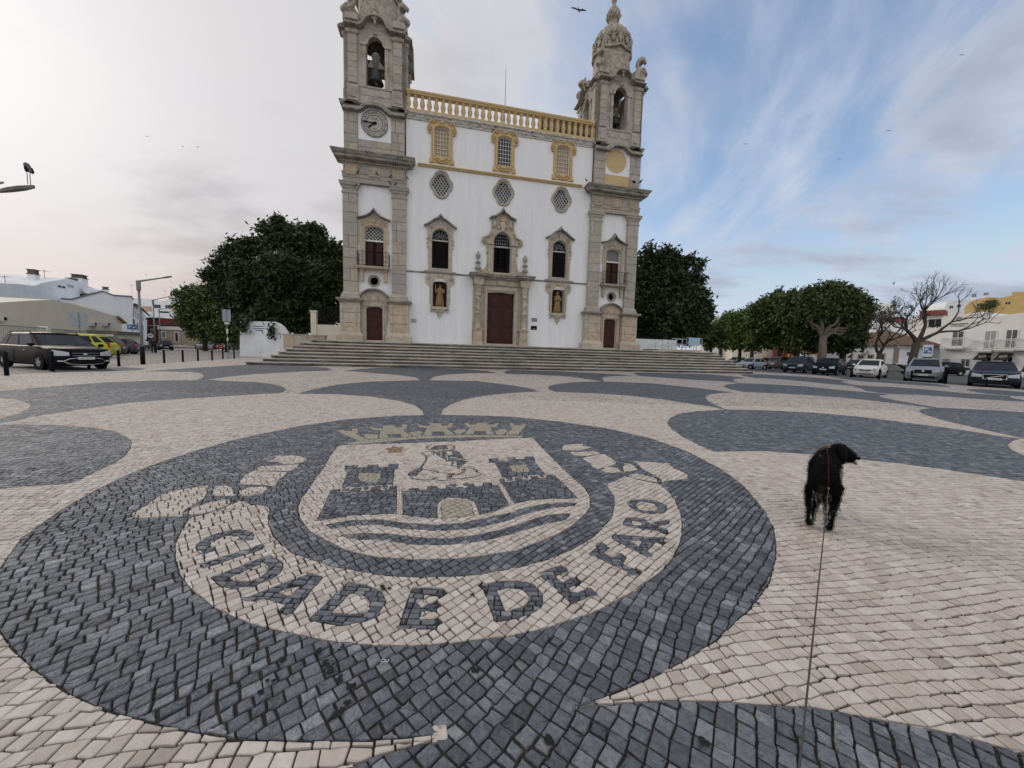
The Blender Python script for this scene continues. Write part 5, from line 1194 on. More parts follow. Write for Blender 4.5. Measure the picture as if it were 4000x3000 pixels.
# plaques by the door
pq = MB().box(2.62, 3.08, -.03, 0, 3.79, 4.09).build('plaque', mat('grey_metal_plate', (.16, .17, .18), (.22, .23, .24), 30, .5, metal=.4), church); pq.location = (0, 0, -BASE); pq['label'] = 'grey metal plaque'
pq = MB().box(2.58, 3.08, -.03, 0, 3.12, 3.44).build('plaque', BLACKP, church); pq.location = (0, 0, -BASE); pq['label'] = 'black plaque under the grey one'
MB().box(2.76, 2.84, -.035, -.03, 3.16, 3.2).box(2.88, 2.94, -.035, -.03, 3.18, 3.22).build('plaque_mark', WHITEW, pq)
pq = MB().box(-6.96, -6.54, -.03, 0, 3.28, 3.58).build('plaque', mat('pale_marble_plate', (.45, .46, .47), (.36, .37, .38), 20, .5), church); pq.location = (0, 0, -BASE)
m = MB()
for k in range(4): m.box(-6.9 + .03 * (k % 2), -6.6 - .03 * (k % 2), -.033, -.03, 3.49 - k * .055, 3.505 - k * .055)
m.build('engraved_line', MATS['engraved_black'], pq)
# ---- the flight of steps
steps = root('church_steps', tuple(UF * XC + NF * DW)[:2] + (0,), 'wide flight of eight weathered grey stone steps spread in front of the church', 'steps', rz=YAW)
rn = random.Random(8)
for i in range(8):
    zt = .215 * (i + 1); n0 = 25.5 + .33 * i - DW; xl = -16.35 + .33 * i - (.5 if i == 0 else 0); xr = 21.4 - .27 * i; yb = 1.5 + DW * 0
    last = i == 7
    core = MB(); rl = .7
    plan = [(xl, yb), (xl, n0 + rl)] + [(xl + rl - rl * math.cos(R(a)), n0 + rl - rl * math.sin(R(a))) for a in (20, 40, 60, 80)] + [(xl + rl, n0), (xr - .7, n0)] + [(xr - .7 + .7 * math.sin(R(a)), n0 + .7 - .7 * math.cos(R(a))) for a in (20, 40, 60, 80)] + [(xr, n0 + .7), (xr, yb)]
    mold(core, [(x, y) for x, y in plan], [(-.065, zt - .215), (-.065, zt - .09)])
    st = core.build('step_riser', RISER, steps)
    # nosing slabs laid end to end
    x = xl + .7
    while x < xr - .75:
        w = rn.uniform(1.2, 2.2)
        if xr - .7 - (x + w) < .7: w = xr - .7 - x
        e = rn.uniform(-.008, .008); dz = rn.uniform(-.006, .006); dep = .42 if not last else 1.3
        sl_ = MB(); g = .006
        V = [(x + g, n0 + e, zt - .08 + dz), (x + w - g, n0 + e, zt - .08 + dz), (x + w - g, n0 - .02 + e, zt - .02 + dz), (x + g, n0 - .02 + e, zt - .02 + dz), (x + w - g, n0 + e + .01, zt + dz), (x + g, n0 + e + .01, zt + dz), (x + w - g, n0 + dep, zt + dz), (x + g, n0 + dep, zt + dz), (x + w - g, n0 + dep, zt - .08 + dz), (x + g, n0 + dep, zt - .08 + dz), (x + g, n0 + .02, zt - .095 + dz), (x + w - g, n0 + .02, zt - .095 + dz)]
        sl_.add(V, [(0, 1, 2, 3), (3, 2, 4, 5), (5, 4, 6, 7), (7, 6, 8, 9), (10, 11, 1, 0), (9, 8, 11, 10), (0, 3, 5, 7, 9, 10), (1, 11, 8, 6, 4, 2)])
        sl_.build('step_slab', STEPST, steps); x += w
    for pl in (plan[:7], plan[7:]):
        en = MB(); mold(en, pl, [(-.42, zt - .07), (-.01, zt - .07), (.02, zt - .02), (-.01, zt), (-.42, zt)]); en.build('step_end', STEPST, steps)
plat = MB(); mold(plat, [(-14.0, 1.5), (-14.0, -1.5), (19.5, -1.5), (19.5, 1.5)], [(0, 1.2), (0, BASE - .004)]); plat.build('platform', STEPST, steps)
# weeds in the joints at the foot
wd = MB(); rn = random.Random(4)
for X0 in (-13.0, -9.6, -8.9, -2.9, -1.5, -8.0, 3.5, 4.1, 9.0, 14.2):
    for k in range(26):
        a = rn.uniform(0, 6.28); L_ = rn.uniform(.05, .16); x = X0 + rn.gauss(0, .28); y = 25.47 - DW + rn.uniform(-.05, .0); wd.add([(x, y, 0), (x + .05 * math.cos(a), y, 0), (x + L_ * math.cos(a), y - .05 + L_ * .3 * math.sin(a), L_ * .8)], [(0, 1, 2)])
tag(wd.build('weeds', mat('dry_dark_weeds', (.035, .04, .02), (.06, .055, .03), 20, .9), steps), kind='stuff')
# ================================================================== vehicles
TYRE = mat('tyre_rubber', (.012, .012, .012), (.015, .015, .015), 20, .9, spec=.1)
RIM = mat('alloy_rim', (.38, .39, .41), rough=.3, metal=.8)
CGLASS = mat('car_glass', (.018, .024, .032), (.03, .038, .048), 1.5, .04, spec=.9)
CGLASS.node_tree.nodes['Principled BSDF'].inputs['IOR'].default_value = 1.12
TRIM = mat('black_car_plastic', (.008, .008, .009), rough=.6, spec=.12)
LAMPG = mat('headlamp_glass', (.50, .52, .55), (.36, .38, .42), 14, .12, spec=.8)
REDL = mat('red_tail_lamp', (.30, .012, .01), rough=.2)
CHROME = mat('chrome_strip', (.6, .6, .62), rough=.2, metal=.9)
PLATE = mat('number_plate_white', (.62, .63, .62), rough=.5)
TXT = mat('plate_print_black', (.015, .015, .02), rough=.6)
PLB = mat('plate_band_blue', (.02, .06, .35), rough=.5)
def paint(name, c, metal=.35):
    dk = max(c) < .03
    m = mat(name, c, tuple(v * .92 for v in c), 2, .3 if dk else .38, metal=0 if dk else metal * .3, coat=.02 if dk else .10, spec=.3 if dk else .12)
    if dk: m.node_tree.nodes['Principled BSDF'].inputs['IOR'].default_value = 1.16
    return m
def loft(stations, sec, mb):
    rows = [sec(*s) for s in stations]; V = []; F = []; m_ = len(rows[0])
    for r_ in rows: V += r_
    for i in range(len(rows) - 1):
        for k in range(m_ - 1): F.append((i * m_ + k, i * m_ + k + 1, (i + 1) * m_ + k + 1, (i + 1) * m_ + k))
    F.append(tuple(range(m_))[::-1]); F.append(tuple(range((len(rows) - 1) * m_, len(rows) * m_)))
    return mb.add(V, F)
CARS = {
 #          L     W     H    hood  belt  wbx   wtx   rtx    rbx    nose  tail  wheel  ff    rr
 'estate': (4.84, 1.88, 1.50, .95, .97, 1.30, .35, -1.75, -2.20, .80, .98, .325, 1.42, -1.43),
 'suv':    (4.32, 1.81, 1.64, 1.04, 1.06, 1.15, .35, -1.45, -1.95, .90, 1.10, .345, 1.30, -1.28),
 'hatch':  (3.95, 1.70, 1.50, .95, .97, 1.15, .25, -1.35, -1.80, .80, .98, .30, 1.22, -1.28),
 'mini':   (3.55, 1.63, 1.49, .96, .97, .95, .20, -.95, -1.55, .74, .90, .29, 1.12, -1.18),
 'mpv':    (4.40, 1.83, 1.62, 1.00, 1.02, 1.45, .55, -1.60, -2.05, .86, 1.06, .33, 1.35, -1.40),
 'old':    (3.60, 1.56, 1.36, .86, .90, .80, .20, -1.15, -1.62, .66, .86, .27, 1.18, -1.18)}
def car(kind, name, color, loc, ang, label, cat='car', group=None, front='plain', plate='', rails=False):
    L, Wd, Hh, hood, belt, wbx, wtx, rtx, rbx, nose, tail, wr, fx, rx = CARS[kind]
    r0 = root(name, (loc[0], loc[1], 0), label, cat, group, ang); hl, hw = L / 2, Wd / 2; gc = .17
    fxo = -hl  # origin of the car sits at its front bumper
    def sec(x, w, s, b, cr_):
        pts = [(x, -0.0, b), (x, w * .86, b), (x, w * .98, b + .10), (x, w, b + (s - b) * .45), (x, w * .985, b + (s - b) * .72), (x, w * .965, s - .05), (x, w * .90, s), (x, w * .4, s + cr_ * .8), (x, 0, s + cr_)]
        return [(p[0] + fxo, p[1], p[2]) for p in pts]
    st = [(hl, hw * .50, nose - .10, gc + .16, .0), (hl - .03, hw * .66, nose, gc + .04, .01), (hl - .14, hw * .86, nose + .05, gc, .02), (hl - .34, hw * .955, nose + .09, gc, .035), (hl - .7, hw * .985, hood - .07, gc, .04),
          (wbx + .15, hw, hood, gc, .03), (wbx - .1, hw, hood + .02, gc, .02), (0, hw, belt - .01, gc, .01), (-hl * .5, hw, belt, gc, .01), (rbx + .3, hw * .985, belt, gc, .01), (-hl + .30, hw * .95, max(tail - .02, belt - .06), gc + .02, .01), (-hl + .1, hw * .88, tail - .08, gc + .05, .0), (-hl, hw * .80, tail - .2, gc + .14, .0)]
    mb = MB(); loft(st, sec, mb)
    n0 = len(mb.v); mb.v += [(x, -y, z) for x, y, z in mb.v[:n0]]; mb.f += [tuple(i + n0 for i in f[::-1]) for f in mb.f]
    body = mb.build('body', color, r0, True)
    # wheel arches and wheels
    for x in (fx, rx):
        for s in (-1, 1):
            w_ = MB().lathe([(wr - .02, .05), (wr + .06, .05), (wr + .06, 0)], 20, cap=False); w_.v = [(a + x + fxo, s * (hw - .045) + c * s, b + wr) for a, b, c in w_.v]
            w_.build('wheel_arch', TRIM, body)
            w = put('wheel', None, parent=r0, loc=(x + fxo, s * (hw - .10), wr)); w.empty_display_size = .1
            t = MB().lathe([(wr * .62, -.09), (wr * .94, -.1), (wr, -.06), (wr, .06), (wr * .94, .1), (wr * .62, .105)], 20, cap=False); t.v = [(a, s * c, b) for a, b, c in t.v]; t.build('tyre', TYRE, w, True)
            t = MB().lathe([(wr * .64, .085), (wr * .6, .1), (wr * .56, .04), (.001, .04)], 20)
            for k in range(5):
                a = 2 * math.pi * k / 5; q = .05
                t.add([(.04 * math.cos(a + 1.2), .04 * math.sin(a + 1.2), .1), (.04 * math.cos(a - 1.2), .04 * math.sin(a - 1.2), .1), (wr * .58 * math.cos(a - q * 3), wr * .58 * math.sin(a - q * 3), .1), (wr * .58 * math.cos(a + q * 3), wr * .58 * math.sin(a + q * 3), .1)], [(0, 1, 2, 3)])
            t.v = [(a, s * c, b) for a, b, c in t.v]; t.build('rim', RIM, w)
    # cabin
    bw, tw = hw * .90, hw * .74; zb, zt = belt - .03, Hh
    C = {}
    def cabsec(x, w, z): return [(x + fxo, -w, z), (x + fxo, w, z)]
    A = [(wbx, bw, hood - .0), (rbx, bw * .94, zb)]; T = [(wtx, tw, zt - .05), ((wtx + rtx) / 2, tw, zt - .01), (rtx, tw * .96, zt - .05)]
    fb = (wbx + fxo, bw, hood - .02); rb = (rbx + fxo, bw * .93, zb); ft = (wtx + fxo, tw, zt - .06); rt = (rtx + fxo, tw * .95, zt - .07)
    mir = lambda p: (p[0], -p[1], p[2])
    cab = MB(); cab.add([fb, mir(fb), mir(rb), rb, ft, mir(ft), mir(rt), rt], [(0, 1, 2, 3), (4, 7, 6, 5), (0, 4, 5, 1), (3, 2, 6, 7), (0, 3, 7, 4), (1, 5, 6, 2)])
    roof = MB(); N_ = 6; V = []
    for i in range(N_ + 1):
        t = i / N_; x = ft[0] + (rt[0] - ft[0]) * t; w = ft[1] + (rt[1] - ft[1]) * t; z = ft[2] + (rt[2] - ft[2]) * t; bl = .055 * math.sin(math.pi * min(1, max(0, t * .9 + .05)))
        V += [(x, -w - .01, z - .02), (x, -w * .93, z + .035 + bl * .5), (x, 0, z + .05 + bl), (x, w * .93, z + .035 + bl * .5), (x, w + .01, z - .02)]
    roof.add(V, [(i * 5 + k, i * 5 + k + 1, i * 5 + 5 + k + 1, i * 5 + 5 + k) for i in range(N_) for k in range(4)] + [(0, 4, 3, 2, 1), tuple(N_ * 5 + k for k in range(5))])
    cab.build('cabin_frame', color, body); roof.build('roof', color, r0, True)
    def lerp(a, b, t): return tuple(a[i] + (b[i] - a[i]) * t for i in range(3))
    def panel(nm, a, b, c, d, push, m=CGLASS, par=None, rim=.06, r2=.06):
        # a,b bottom, c,d top
        q = [lerp(lerp(a, b, u), lerp(d, c, u), v) for u, v in ((rim, r2), (1 - rim, r2), (1 - rim, 1 - r2), (rim, 1 - r2))]
        P4 = [Vector(x) for x in q]; nn = (P4[1] - P4[0]).cross(P4[3] - P4[0]).normalized()
        if nn.dot(Vector(push)) < 0: nn = -nn
        mid = Vector((sum(p[i] for p in q) / 4 for i in range(3))); q2 = [tuple(p + nn * .008) for p in P4]
        return MB().add([tuple(p - nn * .01) for p in P4] + q2, [(0, 1, 2, 3), (7, 6, 5, 4), (0, 4, 5, 1), (1, 5, 6, 2), (2, 6, 7, 3), (3, 7, 4, 0)]).build(nm, m, par or r0)
    ws = panel('windscreen', fb, mir(fb), mir(ft), ft, (1, 0, .5)); panel('rear_window', rb, mir(rb), mir(rt), rt, (-1, 0, .3), rim=.1, r2=.12)
    for s, m_ in ((1, lambda p: p), (-1, mir)):
        a, b, c, d = m_(fb), m_(rb), m_(rt), m_(ft)
        for t0, t1 in ((.10, .46), (.50, .80), (.83, .97)) if kind in ('estate', 'mpv', 'suv') else ((.10, .56), (.60, .93)):
            qa, qb, qc, qd = lerp(a, b, t0), lerp(a, b, t1), lerp(d, c, t1), lerp(d, c, t0 if t0 > .11 else .04); panel('side_window', qa, qb, qc, qd, (0, s, .2), rim=.02, r2=.1)
        mm = MB().ball((0, 0, 0), .1, 8, 6, .7, 1.1, .75); mm.v = [(x + wbx - .12 + fxo, y + s * (hw + .07), z + belt + .04) for x, y, z in mm.v]; mm.build('mirror', color if front != 'dark' else TRIM, r0, True)
        MB().box(-.5 + fxo, -.48 + fxo, s * hw - .005, s * hw + .004, gc + .12, belt - .08).build('door_line', TRIM, body)
        MB().box(wbx - 1.0 + fxo, wbx - .85 + fxo, s * hw, s * hw + .02, belt - .2, belt - .17).build('handle', CHROME, body)
    fr = hl + fxo
    def front_y(w): return fr + .004 - .34 * max(0, abs(w) / hw - .45) ** 1.6 * 1.4
    def strip(nm, w0, w1, z0, z1, m, par, off=.012, n=6, curve=None, z0b=None, z1b=None):
        V = []; 
        for i in range(n + 1):
            t = i / n; w = w0 + (w1 - w0) * t; x = front_y(w) + off; a = z0 + ((z0b if z0b is not None else z0) - z0) * t; b = z1 + ((z1b if z1b is not None else z1) - z1) * t
            V += [(x - .06, w, a), (x, w, a), (x - (b - a) * .10, w, b), (x - .06 - (b - a) * .10, w, b)]
        F = [(i * 4 + k, i * 4 + (k + 1) % 4, i * 4 + 4 + (k + 1) % 4, i * 4 + 4 + k) for i in range(n) for k in range(4)] + [(0, 1, 2, 3), tuple(n * 4 + k for k in (3, 2, 1, 0))]
        return MB().add(V, F).build(nm, m, par)
    hz = nose - .06
    wide = front in ('grille', 'oval')
    g = strip('grille', -.44 * hw * 1.0, .44 * hw, hz - (.24 if wide else .12), hz - .01, TRIM, r0, .02)
    if front == 'oval': g.name = 'grille'; [MB().box(fr + .02, fr + .05, -hw * .40, hw * .40, hz - .05 - k * .05, hz - .04 - k * .05).build('chrome_bar', CHROME, g) for k in (0, 2)]; MB().ball((fr + .045, 0, hz - .09), .07, 12, 6, .15, 1, .5).build('badge', CHROME, g)
    if front == 'grille': MB().ball((fr + .045, 0, hz - .10), .07, 10, 6, .2, 1, .85).build('badge', CHROME, g)
    if front == 'diagonal':
        strip('grille_surround', -.45 * hw, .45 * hw, hz - .27, hz + .02, CHROME, r0, .022); strip('grille_bars', -.425 * hw, .425 * hw, hz - .255, hz + .005, TRIM, g, .04)
        MB().add([(fr + .07, -.3, hz - .19), (fr + .07, -.26, hz - .21), (fr + .07, .3, hz - .05), (fr + .07, .27, hz - .02)], [(0, 1, 2, 3)]).build('diagonal_bar', CHROME, g)
    if front == 'small': MB().box(fr + .012, fr + .035, -.22, .22, hz - .05, hz - .035).ball((fr + .03, 0, hz - .04), .05, 10, 5, .3, 1, 1).build('badge', CHROME, g)
    strip('bumper_intake', -.62 * hw, .62 * hw, gc + .10, gc + (.26 if front != 'small' else .17), TRIM, r0, .025)
    if front == 'oval':
        e = MB(); pts = [(front_y(w) + .045, w, gc + .19 + sgn * h_) for w, h_, sgn in [(-.66 * hw, 0, 1), (-.5 * hw, .10, 1), (-.2 * hw, .14, 1), (.2 * hw, .14, 1), (.5 * hw, .10, 1), (.66 * hw, 0, 1), (.5 * hw, .10, -1), (.2 * hw, .13, -1), (-.2 * hw, .13, -1), (-.5 * hw, .10, -1), (-.66 * hw, 0, 1)]]; e.tube(pts, .014, 5).build('chrome_bar', CHROME, body)
    for s in (-1, 1):
        if front == 'small':
            hd = MB().ball((0, 0, 0), .13, 12, 8, .35, .9, .9); hd.v = [(x + front_y(.68 * hw) + .01, y + s * .66 * hw, z + hz - .02) for x, y, z in hd.v]; hd.build('headlight', LAMPG, r0, True)
            hd = MB().ball((0, 0, 0), .07, 10, 6, .35, 1, 1); hd.v = [(x + front_y(.7 * hw), y + s * .68 * hw, z + hz - .22) for x, y, z in hd.v]; hd.build('fog_light', LAMPG, r0, True)
        else:
            lo, hi = (hz - .17, hz + .02); strip('headlight', s * .48 * hw, s * .90 * hw, lo + .02, hi - .03, LAMPG, r0, .015, 6, None, lo + .01, hi + .06)
            strip('fog_light', s * .66 * hw, s * .80 * hw, gc + .18, gc + .23, LAMPG if front == 'oval' else TRIM, r0, .03)
        tl = MB().box(-hl + fxo - .0, -hl + .22 + fxo, *sorted((s * hw * .66, s * hw * .85)), tail - .34, tail - .02); tl.build('taillight', REDL, r0)
    for X_, d_ in ((fr + .055, 1), (-hl + fxo - .012, -1)):
        pz = gc + .32 if d_ > 0 else tail - .42
        p = MB().box(min(X_, X_ + .012 * d_), max(X_, X_ + .012 * d_), -.26, .26, pz - .055, pz + .055).build('number_plate', PLATE, r0)
        MB().box(min(X_ + .012 * d_, X_ + .014 * d_), max(X_ + .012 * d_, X_ + .014 * d_), *sorted((-.26 * d_, -.225 * d_)), pz - .055, pz + .055).build('plate_band', PLB, p)
        if plate and d_ > 0:
            cu = bpy.data.curves.new('lettering', 'FONT'); cu.body = plate; cu.size = .10; cu.align_x = 'CENTER'; cu.align_y = 'CENTER'; cu.resolution_u = 1
            ob = bpy.data.objects.new('lettering', cu); COL.objects.link(ob); me = bpy.data.meshes.new_from_object(ob.evaluated_get(bpy.context.evaluated_depsgraph_get())); bpy.data.objects.remove(ob)
            me.transform(Matrix.Translation((X_ + .0135, 0, pz)) @ Matrix.Rotation(R(90), 4, 'Z') @ Matrix.Rotation(R(90), 4, 'X')); me.materials.clear(); me.materials.append(TXT); put('lettering', me, None, p)
    if rails:
        for s in (-1, 1): MB().tube([(ft[0] - .1, s * tw * .95, zt - .02), (ft[0] - .3, s * tw * .95, zt + .05), (rt[0] + .3, s * tw * .93, zt + .04), (rt[0] + .05, s * tw * .92, zt - .03)], .018, 5).build('roof_rail', TRIM if front == 'oval' else CHROME, r0)
    # wipers
    MB().tube([(fb[0] - .02, -.5, hood + .03), (fb[0] - .12, -.02, hood + .1)], .01, 4).tube([(fb[0] - .02, .1, hood + .03), (fb[0] - .12, .55, hood + .1)], .01, 4).build('wiper', TRIM, ws)
    return r0
HD = math.atan2(-.63, -.78)
G = 'cars parked nose in along the right side of the square'
def gxy(px, py): return gr(px, py)
car('estate', 'estate_car', paint('black_metallic_paint', (.012, .011, .013)), (-17.75, 15.2), R(-19), 'big black estate car with roof rails parked nose to the bollards at the left edge', 'car', None, 'oval', '32-LZ-2', True)
car('suv', 'small_suv', paint('lime_green_paint', (.42, .46, .03), .1), (-33.5, 25.6), R(205), 'lime green small suv half hidden behind the black estate car').location = (-33.2, 25.2, 0)
def rear_car(kind, name, pm_, at_, ang, label, **k):
    L = CARS[kind][0]; c = car(kind, name, pm_, at_, ang, label, **k); c.location = (at_[0] + L * math.cos(ang), at_[1] + L * math.sin(ang), 0); return c
rear_car('mpv', 'people_carrier', paint('dark_grey_brown_paint', (.075, .068, .068)), gr(486, 1387), R(207), 'dark grey people carrier with tall red tail lamps behind the lime green suv')
rear_car('hatch', 'hatchback', paint('slate_grey_paint', (.07, .08, .095)), gr(543, 1383), R(205), 'slate grey hatchback parked beyond the dark people carrier near the lamp post')
car('hatch', 'parked_car', paint('night_black_paint', (.01, .01, .012)), gxy(651, 1368), R(-42), 'small black car facing down the street near three walking people', front='plain')
car('hatch', 'parked_car', paint('deep_blue_paint', (.015, .03, .07)), (-60.5, 71.5), R(-45), 'dark blue car just behind the small black one in the street')
car('mpv', 'parked_van', paint('orange_red_van_paint', (.34, .055, .025), .05), (-60.5, 76.0), R(-25), 'orange red small van parked across the end of the street', 'van')
car('mpv', 'parked_car', paint('pale_silver_paint', (.42, .43, .44)), gxy(790, 1367), R(-60), 'silver people carrier under the pale green trees by the no entry sign')
car('hatch', 'parked_car', paint('graphite_paint', (.05, .055, .06)), (-54.0, 70.5), R(-70), 'graphite car in the shade of the trees left of the white wall')
car('estate', 'parked_car', paint('blue_black_paint', (.018, .028, .045)), gxy(3880, 1514), HD, 'dark blue estate car with a chrome framed grille and slanting bar at the right edge', 'car', G, 'diagonal', '5-HC-97', True).name = 'parked_estate'
car('suv', 'parked_suv', paint('silver_blue_paint', (.26, .29, .33)), gxy(3600, 1492), HD, 'silver grey suv with wide black grille between the white mini car and the dark estate', 'car', G, 'grille', 'BL-03-DC', True)
car('mini', 'parked_mini_car', paint('glossy_white_paint', (.74, .74, .72), .0), gxy(3375, 1475), HD - .06, 'small white rounded city car with round headlights', 'car', G, 'small', '89-JE-38')
car('hatch', 'parked_hatchback', paint('black_blue_paint', (.012, .014, .022)), gxy(3212, 1464), HD - .06, 'black hatchback beside the small white city car', 'car', G, 'grille', '31-QP-22')
car('mpv', 'parked_people_carrier', paint('steel_blue_paint', (.045, .06, .085)), gxy(3092, 1455), HD - .05, 'dark steel blue people carrier left of the black hatchback', 'car', G, 'plain', '64-SV-81')
car('old', 'parked_hatchback', paint('pale_blue_silver_paint', (.34, .39, .46)), gxy(2892, 1441), HD - .35, 'old pale silver blue hatchback nearest the right end of the steps', 'car', G, 'plain', '42-16-FD')
rear_car('suv', 'parked_suv', paint('grey_brown_paint', (.10, .10, .105)), (33.2, 47.0), R(20), 'dark two tone suv seen from behind with red tail lamps', cat='car', group=G)
car('hatch', 'parked_car', paint('sky_silver_paint', (.30, .35, .42)), (40.0, 68.0), R(-160), 'light blue car whose roof shows over the right end of the steps')
car('hatch', 'parked_car', paint('black_paint_far', (.01, .01, .012)), (40.5, 60.0), R(-150), 'black car parked between the pale silver blue hatchback and the white van')
rear_car('hatch', 'parked_car', paint('gloss_black_paint', (.01, .01, .012)), (50.5, 41.5), R(176), 'black car seen from the side between the silver suv and the dark estate')
car('hatch', 'parked_car', paint('dark_bronze_paint', (.03, .028, .026)), (45.5, 49.5), R(-150), 'dark car showing behind the small white city car by the hedge')
# white van behind the trees
vn = root('delivery_van', (52.5, 70.0, 0), 'white delivery van standing under the trees behind the parked cars', 'van', rz=R(178))
VW = paint('white_van_paint', (.70, .71, .72), 0)
o = MB().prism([(-5.6, .35), (-.1, .35), (0, .6), (-.05, .95), (-.9, 1.25), (-1.55, 2.2), (-1.9, 2.35), (-5.6, 2.4)], -1, 1).build('body', VW, vn)
for s in (-1, 1):
    MB().prism([(-1.0, 1.3), (-1.05, 1.3), (-2.0, 1.3), (-2.0, 2.05), (-1.6, 2.05)], s * 1.0 - .01, s * 1.0 + .01).build('side_window', CGLASS, vn)
    for x in (-.9, -4.6):
        t = MB().lathe([(.2, -.1), (.34, -.1), (.34, .1), (.2, .1)], 16); t.v = [(a + x, s * .95 + c, b + .34) for a, b, c in t.v]; t.build('wheel', TYRE, vn)
MB().add([(-.93, -.85, 1.3), (-.93, .85, 1.3), (-1.5, .8, 2.12), (-1.5, -.8, 2.12)], [(0, 1, 2, 3)]).build('windscreen', CGLASS, vn).location = (.03, 0, .02)
# ================================================================== buildings round the square
WALLW = mat('white_render', (.78, .80, .82), (.68, .70, .72), .8, .9, .05, detail=8, c3=(.44, .44, .42), s3=.6, lo3=.6, hi3=.9)
WALLC = mat('cream_render', (.74, .69, .57), (.65, .60, .50), .7, .9, .05, detail=8, c3=(.30, .28, .24), s3=.5, lo3=.62, hi3=.9)
WALLG = mat('warm_white_render', (.74, .73, .70), (.65, .64, .61), .8, .9, detail=8, c3=(.42, .41, .38), s3=.7, lo3=.6, hi3=.9)
TILE = mat('old_clay_tiles', (.25, .16, .11), (.17, .12, .085), 3, .9, .3, orand=[(1, 1, 1), (.75, .75, .72), (1.2, 1.15, 1.1), (.9, 1, .8)], c3=(.08, .07, .045), s3=1.5, lo3=.52, hi3=.75)
SHUT = mat('grey_window_frame', (.42, .43, .43), rough=.6)
class Fac:
    def __init__(s, name, p0, Y0, p1, Y1, label, cat='house', group=None):
        a, b = at(p0, 1400, Y0), at(p1, 1400, Y1); s.o = Vector((a.x, a.y)); d = Vector((b.x - a.x, b.y - a.y)); s.L = d.length; s.d = d / s.L; s.n = Vector((-s.d.y, s.d.x))
        if s.n.dot(s.o) < 0: s.n = -s.n
        s.root = root(name, (a.x, a.y, 0), label, cat, group, math.atan2(s.d.y, s.d.x)); s.flip = s.n.dot(Vector((-s.d.y, s.d.x)))
    def uv(s, px, py, off=0.0):
        r_ = ray(px, py); q = s.o + s.n * off; t = q.dot(s.n) / (r_.x * s.n.x + r_.y * s.n.y)
        p = Vector((r_.x * t, r_.y * t)); return ((p - s.o).dot(s.d), EYE + r_.z * t)
    def body(s, pts, depth, m, name='wall', d0=0, holes=None): return MB().prism([s.uv(*p) if not isinstance(p, Vector) else tuple(p) for p in pts], d0, depth, holes).build(name, m, s.root)
    def win(s, px0, py0, px1, py1, m=None, fm=None, bars=1, off=.05, name='window', fw=.07):
        (u0, z1), (u1, z0) = s.uv(px0, py0), s.uv(px1, py1)
        if u1 < u0: u0, u1 = u1, u0
        if z1 < z0: z0, z1 = z1, z0
        f = MB().prism([(u0 - fw, z0 - fw), (u1 + fw, z0 - fw), (u1 + fw, z1 + fw), (u0 - fw, z1 + fw)], -off, 0, [[(u0, z0), (u1, z0), (u1, z1), (u0, z1)]]).build(name, fm or SHUT, s.root)
        MB().box(u0, u1, -.012, -.006, z0, z1).build('pane', m or GLASS, f)
        for k in range(bars): x = u0 + (u1 - u0) * (k + 1) / (bars + 1); MB().box(x - .03, x + .03, -off * .8, -.012, z0, z1).build('mullion', fm or SHUT, f)
        return f
def chimney(F, px0, px1, py0, py1, off=1.5, cap=True):
    (u0, z1), (u1, z0) = F.uv(px0, py0, off), F.uv(px1, py1, off); c = MB().box(u0, u1, off, off + abs(u1 - u0), z0 - .6, z1).build('chimney', WALLW, F.root)
    if cap:
        h = (z1 - z0) * .25 + .15; m = MB().box(u0 - .08, u1 + .08, off - .08, off + abs(u1 - u0) + .08, z1, z1 + .08)
        for k in range(3): x = u0 + (u1 - u0) * (k + .5) / 3; m.box(x - .07, x + .07, off, off + abs(u1 - u0), z1 + .08, z1 + .08 + h)
        m.box(u0 - .06, u1 + .06, off - .06, off + abs(u1 - u0) + .06, z1 + .08 + h, z1 + .16 + h).build('chimney_cap', mat('sooty_clay', (.12, .10, .085), rough=.9), c)
    return c
def antenna(F, px, py0, py1, off=1.5):
    (u, z1), (_, z0) = F.uv(px, py0, off), F.uv(px, py1, off); m = MB().tube([(u, off, z0 - .5), (u, off, z1)], .025, 4)
    for k in range(4): m.tube([(u - .5 + .08 * k, off - .3 + k * .2, z1 - .2), (u + .5 - .08 * k, off - .3 + k * .2, z1 - .15)], .012, 4)
    m.tube([(u, off - .4, z1 - .18), (u, off + .5, z1 - .18)], .014, 4).build('aerial', IRON, F.root)
AC_W = mat('aircon_white', (.55, .55, .52), rough=.5)
def aircon(F, px0, py0, px1, py1):
    (u0, z1), (u1, z0) = F.uv(px0, py0), F.uv(px1, py1); a = MB().box(u0, u1, -.35, 0, z0, z1).build('air_conditioner', AC_W, F.root); r_ = min(u1 - u0, z1 - z0) * .36; c = (u0 + (u1 - u0) * .38, (z0 + z1) / 2)
    MB().prism(arc(c[0], c[1], r_, r_, 0, 340, 17), -.36, -.35).build('fan_grille', TRIM, a)
